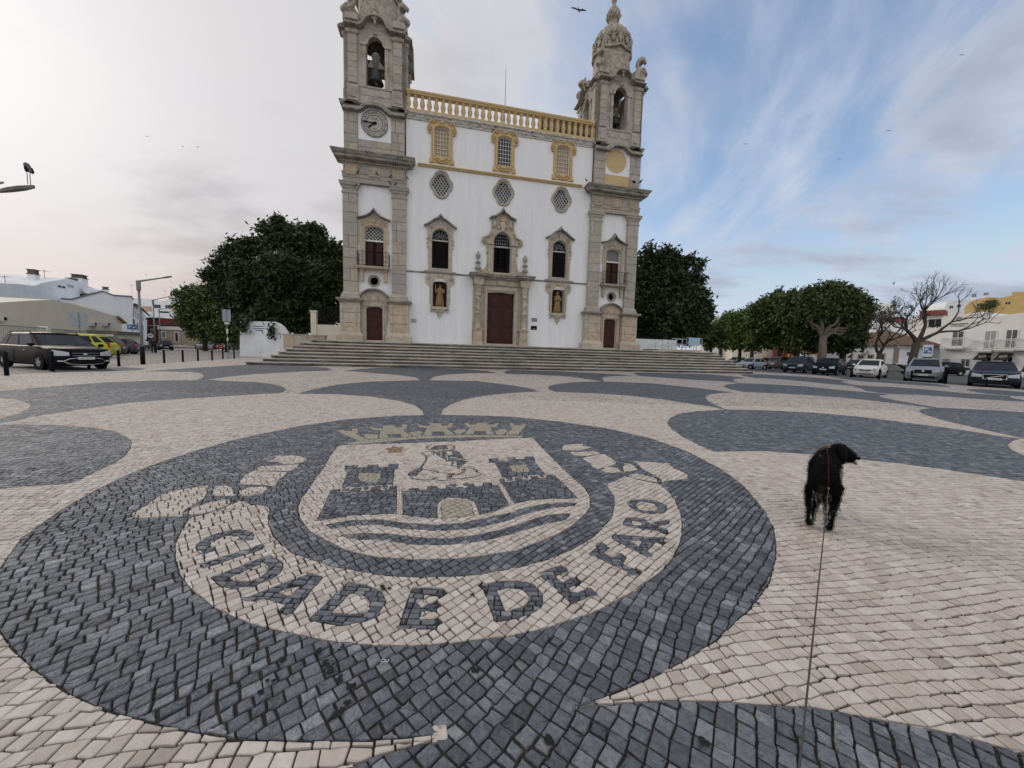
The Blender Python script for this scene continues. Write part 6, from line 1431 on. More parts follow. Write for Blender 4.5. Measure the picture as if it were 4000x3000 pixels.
# left side, near to far
F = Fac('white_terrace_house', -260, 34, 415, 56, 'long white house with chimneys and roof terrace behind the cream gabled house')
F.body([(-260, 1420), (415, 1400), (415, 1150), (400, 1137), (345, 1118), (316, 1104), (300, 1097), (266, 1088), (215, 1096), (163, 1105), (135, 1117), (68, 1109), (0, 1106), (-260, 1098)], 9, WALLW)
for c_ in ((136, 158, 1072, 1117), (288, 306, 1097, 1108), (320, 345, 1087, 1117)): chimney(F, *c_)
antenna(F, 172, 1053, 1118); antenna(F, 18, 1075, 1106)
F.win(224, 1113, 255, 1128, fm=WALLW); F.win(264, 1113, 286, 1123, SHUT, bars=3)
(u0, z1), (u1, z0) = F.uv(311, 1131), F.uv(367, 1143)
MB().tube([(u0, -.8, z0), (u1, -.8, z0)], .45, 10).build('water_tank', WALLW, F.root); MB().box(u0, u1, -1.2, -.02, z0 - 1.2, z0 - .55).build('terrace_shade', TRIM, F.root)
F = Fac('white_gabled_house', 236, 47, 510, 52, 'white gabled house with dark roof edge at the street corner')
F.body([(236, 1400), (510, 1390), (521, 1171), (513, 1158), (443, 1153), (400, 1137), (278, 1169), (237, 1166)], 11, WALLW)
ed = MB(); P_ = [F.uv(*p) for p in [(237, 1166), (278, 1169), (400, 1137), (443, 1153), (513, 1158), (522, 1171)]]; ed.tube([(u, -.08, z) for u, z in P_], .09, 5).build('roof_edge', mat('slate_blue_coping', (.16, .17, .20), rough=.8), F.root)
chimney(F, 402, 425, 1130, 1140, 2.0)
F = Fac('cream_gabled_house', -160, 25, 458, 40, 'low cream house with one long gable wall and two air conditioners')
F.body([(-160, 1460), (458, 1420), (458, 1237), (350, 1205), (270, 1184), (196, 1171), (120, 1174), (0, 1182), (-160, 1205)], 9, WALLC)
aircon(F, 344, 1257, 375, 1274); aircon(F, 396, 1258, 428, 1275); aircon(F, -12, 1234, 8, 1255)
e = MB(); (u0, z1) = F.uv(458, 1237); e.prism([(u0 - .1, z1 + .1), (u0 + 1.2, z1 - .55), (u0 + 1.2, z1 - .7), (u0 - .1, z1 - .15)], -.2, 9.1).build('eaves', mat('worn_terracotta_edge', (.24, .17, .12), rough=.9), F.root)
MB().box(u0, u0 + .7, .05, 8.9, 0, z1 - .3).build('street_wall', WALLC, F.root)
(u0, z1), (u1, z0) = F.uv(337, 1289), F.uv(458, 1300)
MB().box(u0, u1, -2.2, -.01, z0 - .25, z0 + .1).build('lean_to_roof', mat('stained_grey_concrete', (.20, .19, .17), (.12, .11, .10), 2, .9), F.root); MB().box(u0, u1, -2.0, -.05, 0, z0 - .25).build('lean_to', WALLC, F.root)
# railings on a low wall in front of it
F = Fac('boundary_fence', -120, 21, 352, 34, 'pale metal railing on a low rendered wall behind the parked cars', 'fence')
pf = [F.uv(-120, 1262), F.uv(0, 1268), F.uv(170, 1281), F.uv(198, 1284), F.uv(352, 1296)]; FE = mat('pale_grey_railing_paint', (.36, .35, .32), rough=.7)
MB().box(0, F.L, 0, .25, 0, .9).build('low_wall', WALLC, F.root)
MB().tube([(u, .1, z) for u, z in pf], .05, 5).build('top_rail', FE, F.root)
bars = MB().box(-.02, .02, -.02, .02, 0, 1).mesh('bar'); bars.materials.append(FE)
n = int(F.L / .22)
for i in range(n):
    u = (i + .5) * F.L / n; z = np.interp(u, [p[0] for p in pf], [p[1] for p in pf]); o = put('bar', bars, None, F.root, (u, .1, .9)); o.scale = (1, 1, z - .9)
(u, _) = F.uv(190, 1290); MB().box(u - .25, u + .25, -.05, .45, 0, 2.2).build('gate_pillar', WALLC, F.root)
# receding street
F = Fac('white_town_house', 512, 54, 576, 110, 'row of white town houses with narrow windows running down the left side of the street')
F.body([(512, 1360), (576, 1345), (576, 1242), (560, 1222), (548, 1207), (524, 1190), (512, 1186)], 6, WALLW)
for a, b, c, d in ((518, 1210, 522, 1238), (527, 1216, 530, 1238), (518, 1245, 526, 1268), (534, 1222, 539, 1244), (545, 1228, 549, 1248), (556, 1236, 560, 1254), (534, 1262, 540, 1290), (547, 1262, 551, 1290), (518, 1300, 523, 1320), (556, 1270, 560, 1290)): F.win(a, b, c, d, bars=0)
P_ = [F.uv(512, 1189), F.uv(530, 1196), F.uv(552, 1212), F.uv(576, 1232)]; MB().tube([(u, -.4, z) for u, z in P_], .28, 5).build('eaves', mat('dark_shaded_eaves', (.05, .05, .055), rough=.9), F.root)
F = Fac('red_house', 573, 92, 621, 88, 'dark red house with one white framed window at the bend of the street')
F.body([(573, 1345), (621, 1345), (619, 1241), (575, 1240)], 8, mat('dark_red_render', (.19, .025, .03), (.14, .02, .022), 1, .85))
(u0, z0), (u1, z1) = F.uv(572, 1249), F.uv(620, 1241); MB().box(u0, u1, -.15, .0, z0, z1).build('dark_cornice', IRON, F.root); (u0, z0), (u1, z1) = F.uv(573, 1274), F.uv(621, 1270); MB().box(u0, u1, -.12, 0, z0, z1).build('white_band', WALLW, F.root)
F.win(589, 1288, 603, 1316, fm=WALLW, fw=.25)
F = Fac('sandstone_house', 620, 84, 775, 84, 'single storey sandy stone house with planted terrace at the end of the street')
F.body([(620, 1345), (775, 1350), (775, 1287), (700, 1282), (620, 1279)], 8, mat('sandy_stone_wall', (.42, .35, .25), (.34, .28, .20), 1.5, .9))
(u0, z0), (u1, z1) = F.uv(618, 1287), F.uv(730, 1280); MB().box(u0, u1 + 3, -.2, 0, z0, z1 + .15).build('cornice', WALLG, F.root)
F.win(634, 1297, 646, 1318, fm=WALLG, fw=.2); F.win(684, 1300, 697, 1334, DOORW, WALLG, 0, fw=.2)
F2 = Fac('hillside_flats', 522, 128, 780, 132, 'white stepped flats with wide windows on the rise behind the street')
F2.body([(522, 1340), (780, 1345), (780, 1185), (712, 1175), (690, 1168), (650, 1170), (648, 1176), (560, 1166), (522, 1166)], 12, WALLW)
for a, b, c, d in ((602, 1190, 628, 1204), (646, 1192, 670, 1206), (684, 1196, 700, 1208)): F2.win(a, b, c, d, bars=2)
for a, b, c, d, m_ in ((560, 1196, 592, 1214, mat('peach_render', (.50, .32, .20), rough=.9)), (672, 1196, 710, 1218, MATS['peach_render']), (628, 1216, 660, 1224, TRIM)):
    (u0, z1), (u1, z0) = F2.uv(a, b), F2.uv(c, d); MB().box(u0, u1, -.5, -.02, z0, z1).build('terrace_front', m_, F2.root)
antenna(F2, 514, 1112, 1160, 1); antenna(F2, 644, 1135, 1168, 1)
(u0, z1), (u1, z0) = F2.uv(575, 1222), F2.uv(700, 1262); MB().box(u0, u1, -3, -2.6, z0, z1).build('terrace_wall', WALLW, F2.root)
pl = MB(); rn = random.Random(2)
(u0, z1), (u1, z0) = F.uv(628, 1262, 1.0), F.uv(700, 1280, 1.0)
for k in range(420):
    x = u0 + (u1 - u0) * (rn.randrange(4) + rn.gauss(.5, .18)) / 4; z = z0 + abs(rn.gauss(.3, .35)); y = 1 + rn.uniform(-.4, .4); a = Vector((rn.gauss(0, 1), rn.gauss(0, 1), rn.gauss(0, 1))).normalized() * .16; b = a.cross(Vector((rn.gauss(0, 1), rn.gauss(0, 1), 1))).normalized() * .1; c = Vector((x, y, z)); pl.add([c - a, c + b, c + a, c - b], [(0, 1, 2, 3)])
pt_ = pl.build('terrace_plants', mat('dark_pot_plants', (.03, .05, .025), (.05, .075, .03), 4, .7), F.root); pt_['kind'] = 'stuff'
F3 = Fac('white_low_house', 735, 92, 960, 90, 'white low house showing under the trees left of the lettered wall')
F3.body([(735, 1350), (960, 1360), (960, 1300), (735, 1294)], 7, WALLW)
for a in (746, 758, 775, 905, 925): F3.win(a, 1304, a + 7, 1320, bars=0)
# wall with blue lettering
F = Fac('lettered_wall', 937, 38.6, 1130, 37.2, 'tall white wall with three lines of blue lettering left of the steps', 'wall')
F.body([(937, 1402), (1130, 1402), (1130, 1330), (1116, 1306), (1108, 1290), (1098, 1276), (1080, 1262), (1060, 1256), (937, 1255)], .5, WALLW)
BLU = mat('faded_blue_lettering', (.10, .14, .30), rough=.7)
rn = random.Random(6)
for (a, b, y) in ((989, 1030, 1275), (988, 1033, 1283.5), (997, 1025, 1291)):
    x = a
    while x < b:
        w = rn.uniform(1.4, 2.4); (u0, z1), (u1, z0) = F.uv(x, y - 1.6), F.uv(x + w, y + 1.6); MB().box(u0, u1, -.02, 0, z0, z1).build('letter', BLU, F.root); x += w + .5
# parapet and garden wall beside the church, left
def chbox(name, px0, py0, px1, py1, n, dep, m, lab, cat, zb=None):
    (x0, z1), (x1, z0) = fz(px0, py0, n), fz(px1, py1, n); p = UF * (x0 + XC) + NF * n
    r_ = root(name, (p.x, p.y, 0), lab, cat, rz=YAW); MB().box(0, x1 - x0, 0, dep, zb if zb is not None else z0, z1).build('masonry', m, r_); return r_, x1 - x0, z0, z1
r_, L_, z0, z1 = chbox('stone_parapet', 1106, 1309, 1270, 1352, 33.0, .5, WARM, 'low pale stone parapet at the left end of the steps', 'wall', .9)
MB().box(-.06, L_ + .06, -.06, .56, z1 + .003, z1 + .12).build('coping', ASHLAR, r_)
for k in range(4):
    for j in range(3): MB().box(k * L_ / 4 + .01, (k + 1) * L_ / 4 - .01, -.03, -.001, z0 + j * (z1 - z0) / 3 + .01, z0 + (j + 1) * (z1 - z0) / 3 - .01).build('stone_block', WARM, r_)
MB().box(-.05, -.001, .05, 4.5, .9, z1 - .05).build('end_wall', WALLG, r_)
r_, L_, z0, z1 = chbox('garden_wall', 1215, 1266, 1345, 1345, 36.5, .3, WALLC, 'beige garden wall with iron railing between the tree and the clock tower', 'wall', .9)
b = MB(); 
for k in range(26): x = k * L_ / 25; b.tube([(x, .15, z1), (x, .15, z1 + 1.7)], .018, 4)
b.tube([(0, .15, z1 + .1), (L_, .15, z1 + .1)], .025, 4).tube([(0, .15, z1 + 1.55), (L_, .15, z1 + 1.55)], .025, 4).build('railing', IRON, r_)
x, _ = fz(1222, 1300, 36.5); MB().box(.0, .45, -.1, .4, .9, z1 + 1.1).build('gate_post', WALLC, r_); MB().box(-.06, .51, -.16, .46, z1 + 1.1, z1 + 1.22).build('post_cap', WALLG, r_)
# right of the church: white wall with railing, ramp rails
r_, L_, z0, z1 = chbox('garden_wall', 2470, 1322, 2640, 1372, 36.0, .3, WALLW, 'white garden wall with iron railing behind the dark tree trunk right of the church', 'wall', .9)
b = MB()
for k in range(32): x = k * L_ / 31; b.tube([(x, .15, z1), (x, .15, z1 + 1.1)], .018, 4)
b.tube([(0, .15, z1 + .1), (L_, .15, z1 + .1)], .025, 4).tube([(0, .15, z1 + 1.0), (L_, .15, z1 + 1.0)], .025, 4).build('railing', IRON, r_)
r_, L_, z0, z1 = chbox('access_ramp', 2572, 1363, 2742, 1382, 29.6, 2.5, WARM, 'stone edged access ramp with steel handrails at the top right of the steps', 'ramp', 1.0)
SR = mat('galvanised_steel_tube', (.42, .43, .44), rough=.45, metal=.5)
for yy in (.1, 2.2):
    b = MB()
    for hgt in (.45, .95): b.tube([(L_ * .05, yy, z1 + hgt * .25), (L_ * .42, yy, z1 + hgt), (L_ * .55, yy, z1 + hgt)], .025, 5).tube([(L_ * .64, yy, z1 + hgt + .18), (L_, yy, z1 + hgt + .12)], .025, 5)
    for t, h_ in ((.25, .62), (.42, .95), (.55, .95), (.64, 1.13), (.76, 1.1), (.88, 1.08), (1.0, 1.07)): b.tube([(L_ * t, yy, z1 - .02), (L_ * t, yy, z1 + h_)], .022, 5)
    b.build('handrail', SR, r_)
sg = root('information_sign', tuple(at(2712, 1335, 33))[:2] + (1.0,), 'small blue and white information sign behind the ramp handrails', 'sign'); p = at(2712, 1335, 33)
MB().box(-.5, .5, -.03, .03, p.z - 1.0 - .35, p.z - 1.0 + .35).build('panel', mat('pale_blue_panel', (.30, .42, .52), rough=.5), sg); MB().tube([(0, .05, 0), (0, .05, p.z - .7)], .03, 5).build('post', SR, sg)
# ---- low tiled house and hotel on the right
F = Fac('low_tiled_house', 3215, 57.5, 3500, 49.0, 'low white corner house with hipped clay tile roof behind the bare trees')
ue, ze = F.uv(3500, 1350); F.body([(3215, 1470), (3500, 1470), (3500, 1350), Vector((0.0, ze))], 10, WALLW)
PINK = mat('dull_pink_pilaster', (.30, .22, .19), rough=.9)
(u0, _), (u1, _) = F.uv(3489, 1400), F.uv(3500, 1400); MB().box(u0, u1 + .06, -.06, .4, 0, ze - .02).build('corner_pilaster', PINK, F.root); (u0, _), (u1, _) = F.uv(3322, 1400), F.uv(3330, 1400); MB().box(u0, u1, -.05, 0, 0, ze - .02).build('corner_pilaster', PINK, F.root)
MB().box(-.1, F.L + .12, -.12, 10.1, ze - .28, ze - .002).build('white_cornice', WALLG, F.root)
Lh = F.L; rz_ = ze + 2.4; x0, x1, y0, y1 = -.5, Lh + .5, -.5, 10.5; rx0, rx1, ry = 4.2, Lh - 4.2, 5.0
rf = MB().add([(x0, y0, ze), (x1, y0, ze), (x1, y1, ze), (x0, y1, ze), (rx0, ry, rz_), (rx1, ry, rz_)], [(0, 1, 5, 4), (1, 2, 5), (2, 3, 4, 5), (3, 0, 4), (3, 2, 1, 0)]).build('roof', TILE, F.root)
tl = MB()
def tile_rows(a, b, c, d, n):
    # round tile courses running down a slope: a-b eave, c-d ridge ends
    for i in range(n + 1):
        t = i / n; e = Vector(a).lerp(Vector(b), t); 
        # climb until the ridge or hip
        s_ = Vector(c).lerp(Vector(d), t) if c != d else Vector(c)
        tl.tube([tuple(e + Vector((0, 0, .04))), tuple(s_ + Vector((0, 0, .04)))], .085, 4)
nr = int(Lh / .5)
for i in range(nr + 1):
    u = x0 + (x1 - x0) * i / nr
    for yy, sgn in ((y0, 1),):
        k = min(1, (u - x0) / (rx0 - x0), (x1 - u) / (x1 - rx1)); tl.tube([(u, y0, ze + .05), (u, y0 + (ry - y0) * k, ze + (rz_ - ze) * k + .05)], .13, 5)
nr2 = 22
for i in range(nr2 + 1):
    v = y0 + (y1 - y0) * i / nr2; k = min(1, (v - y0) / (ry - y0), (y1 - v) / (y1 - ry)); tl.tube([(x1, v, ze + .05), (x1 - (x1 - rx1) * k, v, ze + (rz_ - ze) * k + .05)], .13, 5)
o = tl.build('roof_tiles', TILE, F.root); o['kind'] = 'stuff'
for a, b, c, d in ((3356, 1388, 3372, 1400), (3393, 1388, 3409, 1400), (3437, 1384, 3450, 1420), (3284, 1388, 3300, 1405)): F.win(a, b, c, d, fm=mat('grey_pink_surround', (.36, .31, .28), rough=.9), fw=.16)
aircon(F, 3368, 1367, 3388, 1380)
MB().box(Lh + .0, Lh + .03, 2.2, 3.6, 2.3, 2.75).build('tile_plaque', mat('dark_blue_plaque', (.06, .08, .12), rough=.5), F.root); f_ = MB().box(Lh, Lh + .06, 5.6, 7.4, 0.4, 2.2).build('window', GLASS, F.root); MB().box(Lh + .0, Lh + .08, 5.4, 7.6, 2.2, 2.4).build('lintel', PINK, f_)
# hotel
F = Fac('white_hotel', 3668, 49.5, 4160, 40.0, 'white two storey hotel with balconies, round emblem and two black awnings', 'hotel')
F.body([(3668, 1480), (4160, 1500), (4160, 1216), (4000, 1221), (3960, 1226), (3930, 1230), (3905, 1236), (3842, 1243), (3832, 1218), (3770, 1225), (3720, 1230), (3678, 1241)], 11, WALLG)
for a, b, c, d in ((3724, 1296, 3758, 1340), (3852, 1295, 3884, 1361), (3935, 1290, 3967, 1358), (4025, 1286, 4060, 1356)):
    F.win(a, b, c, d + (12 if a < 3730 else 0), mat('grey_glazing', (.06, .065, .07), (.16, .16, .16), 1, .15) if a != 3852 else mat('closed_pale_blind', (.30, .31, .31), rough=.5), WHITEW, 1, fw=.12)
for a, b, c, d in ((3692, 1322, 3775, 1362), (3820, 1331, 3890, 1370), (3903, 1326, 3980, 1369), (3985, 1322, 4070, 1366)):
    (u0, z1), (u1, z0) = F.uv(a, b), F.uv(c, d); z0 = z1 - 1.05
    bl = MB().box(u0, u1, -.9, -.001, z0 - .28, z0 - .12).box(u0 + .05, u1 - .05, -.82, 0, z0 - .4, z0 - .28).build('balcony', WALLG, F.root); r2 = MB()
    for z in (z0 + .0, z1 - .16, z1): r2.tube([(u0, -.02, z), (u0, -.86, z), (u1, -.86, z), (u1, -.02, z)], .035, 4)
    r2.build('balcony_rail', WHITEW, bl); n = 16
    r3 = MB()
    for k in range(n + 1): x = u0 + (u1 - u0) * k / n; r3.tube([(x, -.86, z0), (x, -.86, z1)], .014, 4)
    o = r3.build('balcony_bars', WHITEW, bl); o['kind'] = 'stuff'
for a, c in ((3812, 3876), (3893, 3960)):
    (u0, z1), (u1, _) = F.uv(a + 12, 1380), F.uv(c, 1380); (_, z0) = F.uv(a, 1410)
    aw = MB().prism([(0, z1), (-1.1, z1 - .75), (-1.1, z1 - .85), (0, z1 - .1)], u0, u1); aw.v = [(y, x, z) for x, y, z in aw.v]; aw_ = aw.build('awning', mat('black_awning_cloth', (.02, .018, .018), rough=.9), F.root)
    cxx = (u0 + u1) / 2; em = MB()
    for r1 in (.30,): em.tube([(cxx + r1 * math.cos(t), -.58 - r1 * .8 * math.sin(t), z1 - .36 - r1 * .55 * math.sin(t)) for t in np.linspace(0, 6.28, 17)], .025, 4)
    em.tube([(cxx - .28, -.60, z1 - .38), (cxx + .28, -.5, z1 - .3)], .03, 4).tube([(cxx - .22, -.72, z1 - .46), (cxx + .1, -.6, z1 - .38), (cxx + .25, -.68, z1 - .43)], .025, 4).build('emblem', mat('pale_print', (.45, .44, .42), rough=.8), aw_)
    F.win(a + 26, 1395, c - 8, 1425, fm=WHITEW)
F.win(3757, 1403, 3786, 1430, mat('grey_glazing', (.06, .065, .07)), WHITEW, 1, fw=.12); F.win(3684, 1402, 3706, 1445, mat('pale_door', (.30, .32, .30), rough=.6), WALLG, 0)
EMB = mat('grey_green_emblem', (.16, .19, .18), rough=.6); (cx_, cz_) = F.uv(3747, 1246); r1 = abs(F.uv(3760, 1246)[0] - cx_)
em = MB().prism(arc(cx_, cz_, r1, r1, 0, 350, 35), -.04, 0, [arc(cx_, cz_, r1 * .88, r1 * .88, 0, 350, 35)])
for a in (200, 235, 270, 305, 340): em.prism([(cx_ + r1 * .15 * math.cos(R(a)), cz_ + r1 * .15 * math.sin(R(a))), (cx_ + r1 * .9 * math.cos(R(a - 7)), cz_ + r1 * .9 * math.sin(R(a - 7))), (cx_ + r1 * .9 * math.cos(R(a + 7)), cz_ + r1 * .9 * math.sin(R(a + 7)))], -.04, 0)
em.prism([(cx_ - r1 * .85, cz_ + r1 * .15), (cx_ + r1 * .85, cz_ + r1 * .15), (cx_ + r1 * .8, cz_ + r1 * .38), (cx_ + .1 * r1, cz_ + r1 * .62), (cx_ - r1 * .8, cz_ + r1 * .38)], -.04, 0).prism([(cx_ - r1 * .5, cz_ + r1 * .72), (cx_ + r1 * .5, cz_ + r1 * .72), (cx_, cz_ + r1 * .9)], -.04, 0).build('emblem', EMB, F.root)
def ftext(F, body, px, py, hpx, m, name='lettering', wfit=None, off=-.03):
    (u, z), (_, z2) = F.uv(px, py), F.uv(px, py - hpx); cu = bpy.data.curves.new(name, 'FONT'); cu.body = body; cu.size = (z2 - z) * 1.4; cu.align_x = 'CENTER'; cu.align_y = 'CENTER'; cu.extrude = .012; cu.resolution_u = 2; cu.offset = .012
    ob = bpy.data.objects.new(name, cu); COL.objects.link(ob); me = bpy.data.meshes.new_from_object(ob.evaluated_get(bpy.context.evaluated_depsgraph_get())); bpy.data.objects.remove(ob)
    sx = 1.0
    if wfit: xs = [v.co.x for v in me.vertices]; sx = wfit / (max(xs) - min(xs))
    me.transform(Matrix.Translation((u, off, z)) @ Matrix.Rotation(R(90), 4, 'X') @ Matrix.Diagonal((sx, 1, 1, 1))); me.materials.clear(); me.materials.append(m); return put(name, me, None, F.root)
w_ = abs(F.uv(3782, 1262)[0] - F.uv(3711, 1262)[0]); ftext(F, 'ALOJAMENTO CONVENTINHO', 3747, 1265.5, 4.5, EMB, wfit=w_); ftext(F, 'DA PORTA', 3747, 1273, 4, EMB)
for a, b in ((3711, 3729), (3764, 3781)): (u0, z), (u1, _) = F.uv(a, 1274), F.uv(b, 1274); MB().box(u0, u1, -.03, 0, z - .03, z + .03).build('rule_line', EMB, F.root)
# town behind
def block(name, p0, Y0, p1, Y1, pts, dep, m, label, wins=(), cat='building', group=None, bars=1, wm=None):
    f_ = Fac(name, p0, Y0, p1, Y1, label, cat, group); f_.body(pts, dep, m)
    for w in wins: f_.win(*w, m=wm, bars=bars)
    return f_
YEL = mat('yellow_render', (.56, .40, .16), (.49, .35, .14), .8, .9)
f_ = block('yellow_apartment_building', 3768, 92, 4120, 82, [(3768, 1420), (4120, 1420), (4120, 1140), (3955, 1140), (3955, 1155), (3905, 1163), (3860, 1160), (3795, 1176), (3768, 1200)], 14, YEL, 'yellow apartment building rising behind the white hotel', [(3818, 1186, 3833, 1196), (3928, 1180, 3946, 1188), (3870, 1190, 3880, 1200)])
chimney(f_, 3795, 3810, 1160, 1178); chimney(f_, 3842, 3858, 1153, 1166)
block('white_apartment_building', 3890, 96, 4100, 94, [(3890, 1400), (4100, 1400), (4100, 1185), (3990, 1190), (3925, 1198), (3890, 1216)], 8, WALLW, 'plain white block between the yellow building and the hotel roof', [(3985, 1196, 4000, 1215)]).root.location.y -= 12
block('white_apartment_building', 3690, 120, 3800, 118, [(3690, 1400), (3800, 1400), (3800, 1168), (3740, 1172), (3700, 1180), (3690, 1200)], 10, WALLW, 'white flats behind the crown of the tall bare tree', [(3710, 1195, 3722, 1204), (3740, 1190, 3752, 1200)])
f_ = block('white_apartment_building', 3360, 120, 3560, 112, [(3360, 1400), (3560, 1400), (3560, 1245), (3500, 1235), (3490, 1190), (3470, 1188), (3420, 1186), (3380, 1200), (3360, 1230)], 12, WALLW, 'tall white flats with reddish terrace bands behind the tiled house', [(3440, 1215, 3456, 1226), (3400, 1240, 3416, 1252), (3440, 1240, 3456, 1252), (3520, 1255, 3540, 1266)])
(u0, z1), (u1, z0) = f_.uv(3466, 1240), f_.uv(3530, 1256); MB().box(u0, u1, -.8, -.01, z0, z1).build('red_band', mat('red_brown_band', (.20, .06, .045), rough=.9), f_.root)
f_ = block('white_apartment_building', 3560, 84, 3690, 80, [(3560, 1420), (3690, 1420), (3690, 1225), (3640, 1225), (3600, 1228), (3560, 1240)], 8, WALLG, 'pale flats with a brown roof edge and shaded balcony left of the hotel', [(3630, 1248, 3676, 1276)])
(u0, z1), (u1, z0) = f_.uv(3596, 1216), f_.uv(3692, 1230); MB().box(u0, u1, -1, 4, z0, z1).build('brown_roof', MATS['red_brown_band'], f_.root)
block('white_house', 3215, 66, 3350, 62, [(3215, 1420), (3350, 1420), (3350, 1290), (3215, 1300)], 6, WALLW, 'white house end behind the right row of trees', [(3280, 1385, 3295, 1400)])
block('pale_house', 2745, 105, 2860, 104, [(2745, 1420), (2860, 1420), (2860, 1345), (2745, 1342)], 6, WALLW, 'long low white house beyond the right end of the steps', [(2756, 1358, 2768, 1372), (2826, 1356, 2838, 1370)], bars=0)
block('cream_apartment_building', 2745, 150, 2960, 150, [(2745, 1420), (2960, 1420), (2960, 1240), (2860, 1238), (2800, 1236), (2760, 1237), (2745, 1245)], 8, WALLG, 'pale flats with a tiled edge above the small trees right of the church', [(2765, 1244, 2790, 1250)])
f_ = block('cream_house', 2860, 98, 3060, 96, [(2860, 1420), (3060, 1420), (3060, 1330), (2990, 1330), (2960, 1340), (2860, 1352)], 6, WALLC, 'cream house with shuttered windows behind the white van', [(2962, 1362, 2975, 1378), (2985, 1345, 3000, 1360)])
block('dark_red_house', 3020, 92, 3090, 90, [(3020, 1420), (3090, 1420), (3090, 1345), (3020, 1345)], 6, mat('dull_red_render', (.20, .03, .025), rough=.9), 'dark red shop front under the large trees', [(3040, 1362, 3060, 1380)])
block('orange_house', 3090, 88, 3220, 86, [(3090, 1420), (3220, 1420), (3220, 1350), (3090, 1350)], 6, mat('orange_render', (.42, .17, .06), rough=.9), 'orange house glimpsed between the tree trunks', [(3130, 1372, 3145, 1392)])
# hedge and stone bench behind the white mini car
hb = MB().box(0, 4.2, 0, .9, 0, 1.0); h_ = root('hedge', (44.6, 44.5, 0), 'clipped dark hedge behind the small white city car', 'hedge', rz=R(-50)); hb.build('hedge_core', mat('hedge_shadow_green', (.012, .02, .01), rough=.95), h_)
rn = random.Random(9); lv = MB()
for k in range(1500):
    c = Vector((rn.uniform(0, 4.2), rn.choice([rn.uniform(-.06, .04), rn.uniform(0, .9)]), 0)); c.z = rn.uniform(0, 1.05) if c.y < .05 else 1.0 + rn.uniform(-.02, .07); a = Vector((rn.gauss(0, 1), rn.gauss(0, 1), rn.gauss(0, 1))).normalized() * .07; b = a.cross(Vector((rn.gauss(0, 1), rn.gauss(0, 1), rn.gauss(0, 1)))).normalized() * .045; lv.add([c - a, c + b, c + a, c - b], [(0, 1, 2, 3)])
o = lv.build('leaves', mat('hedge_leaf', (.018, .035, .012), (.03, .05, .018), 3, .7), h_, fix=False); o['kind'] = 'stuff'
bb_ = root('stone_bench', (42.0, 43.0, 0), 'sloping pale stone slab seat between the white city car and the silver suv', 'bench', rz=R(-50)); MB().prism([(0, .35), (2.6, .35), (2.6, .5), (2.0, 1.0), (0, 1.1)], 0, .5).build('slab', mat('worn_pale_concrete', (.30, .29, .26), (.22, .21, .19), 3, .9), bb_); MB().box(.2, 2.4, .1, .4, 0, .35).build('base', MATS['worn_pale_concrete'], bb_)
# ================================================================== street furniture
BOL = mat('black_bollard_paint', (.007, .008, .010), (.011, .012, .015), 8, .55, spec=.12)
def bollard(px, py, h, lab, g, Y=None):
    x, y = gr(px, py); b = MB().lathe([(.055, 0), (.055, h - .03), (.05, h), (.001, h + .005)], 12).build('bollard', BOL, None, True, (x, y, 0)); tag(b, lab, 'bollard', g)
GL = 'black bollards along the left edge of the square'; 
for p, lab in zip([(27, 1467), (207, 1451), (348, 1440), (465, 1431), (642, 1418), (715, 1414), (774, 1410), (829, 1408), (871, 1403), (915, 1401)],
 ['leftmost black bollard in front of the black estate car', 'black bollard before the near headlight of the black estate car', 'black bollard before the number plate of the black estate car', 'black bollard just right of the black estate car', 'first black bollard right of the near lamp post', 'second black bollard right of the near lamp post', 'third black bollard right of the near lamp post', 'fourth black bollard right of the near lamp post', 'black bollard just left of the tall road sign post', 'black bollard nearest the white lettered wall']): bollard(*p, .78, lab, GL)
GR = 'black bollards in front of the cars on the right'
for p, lab in zip([(2880, 1432), (2940, 1443), (2993, 1447), (3073, 1450), (3232, 1468), (3323, 1475), (3433, 1484), (3558, 1490), (3852, 1512)],
 ['black bollard just showing over the right end of the steps', 'black bollard before the door of the old pale silver hatchback', 'black bollard between the old hatchback and the dark people carrier', 'black bollard before the dark steel blue people carrier', 'black bollard before the black hatchback', 'black bollard before the near headlight of the white city car', 'black bollard right of the white city car', 'black bollard before the silver suv', 'black bollard before the dark blue estate car']): bollard(*p, .78, lab, GR)
x, y = gr(3690, 1499); b = MB().lathe([(.09, 0), (.09, .98), (.1, 1.0), (.09, 1.05), (.001, 1.06)], 12).build('bollard', BOL, None, True, (x, y, 0)); tag(b, 'thicker tall black bollard just right of the silver suv', 'bollard', GR)
GALV = mat('galvanised_grey_steel', (.22, .23, .24), (.17, .175, .18), 6, .5, metal=.4)
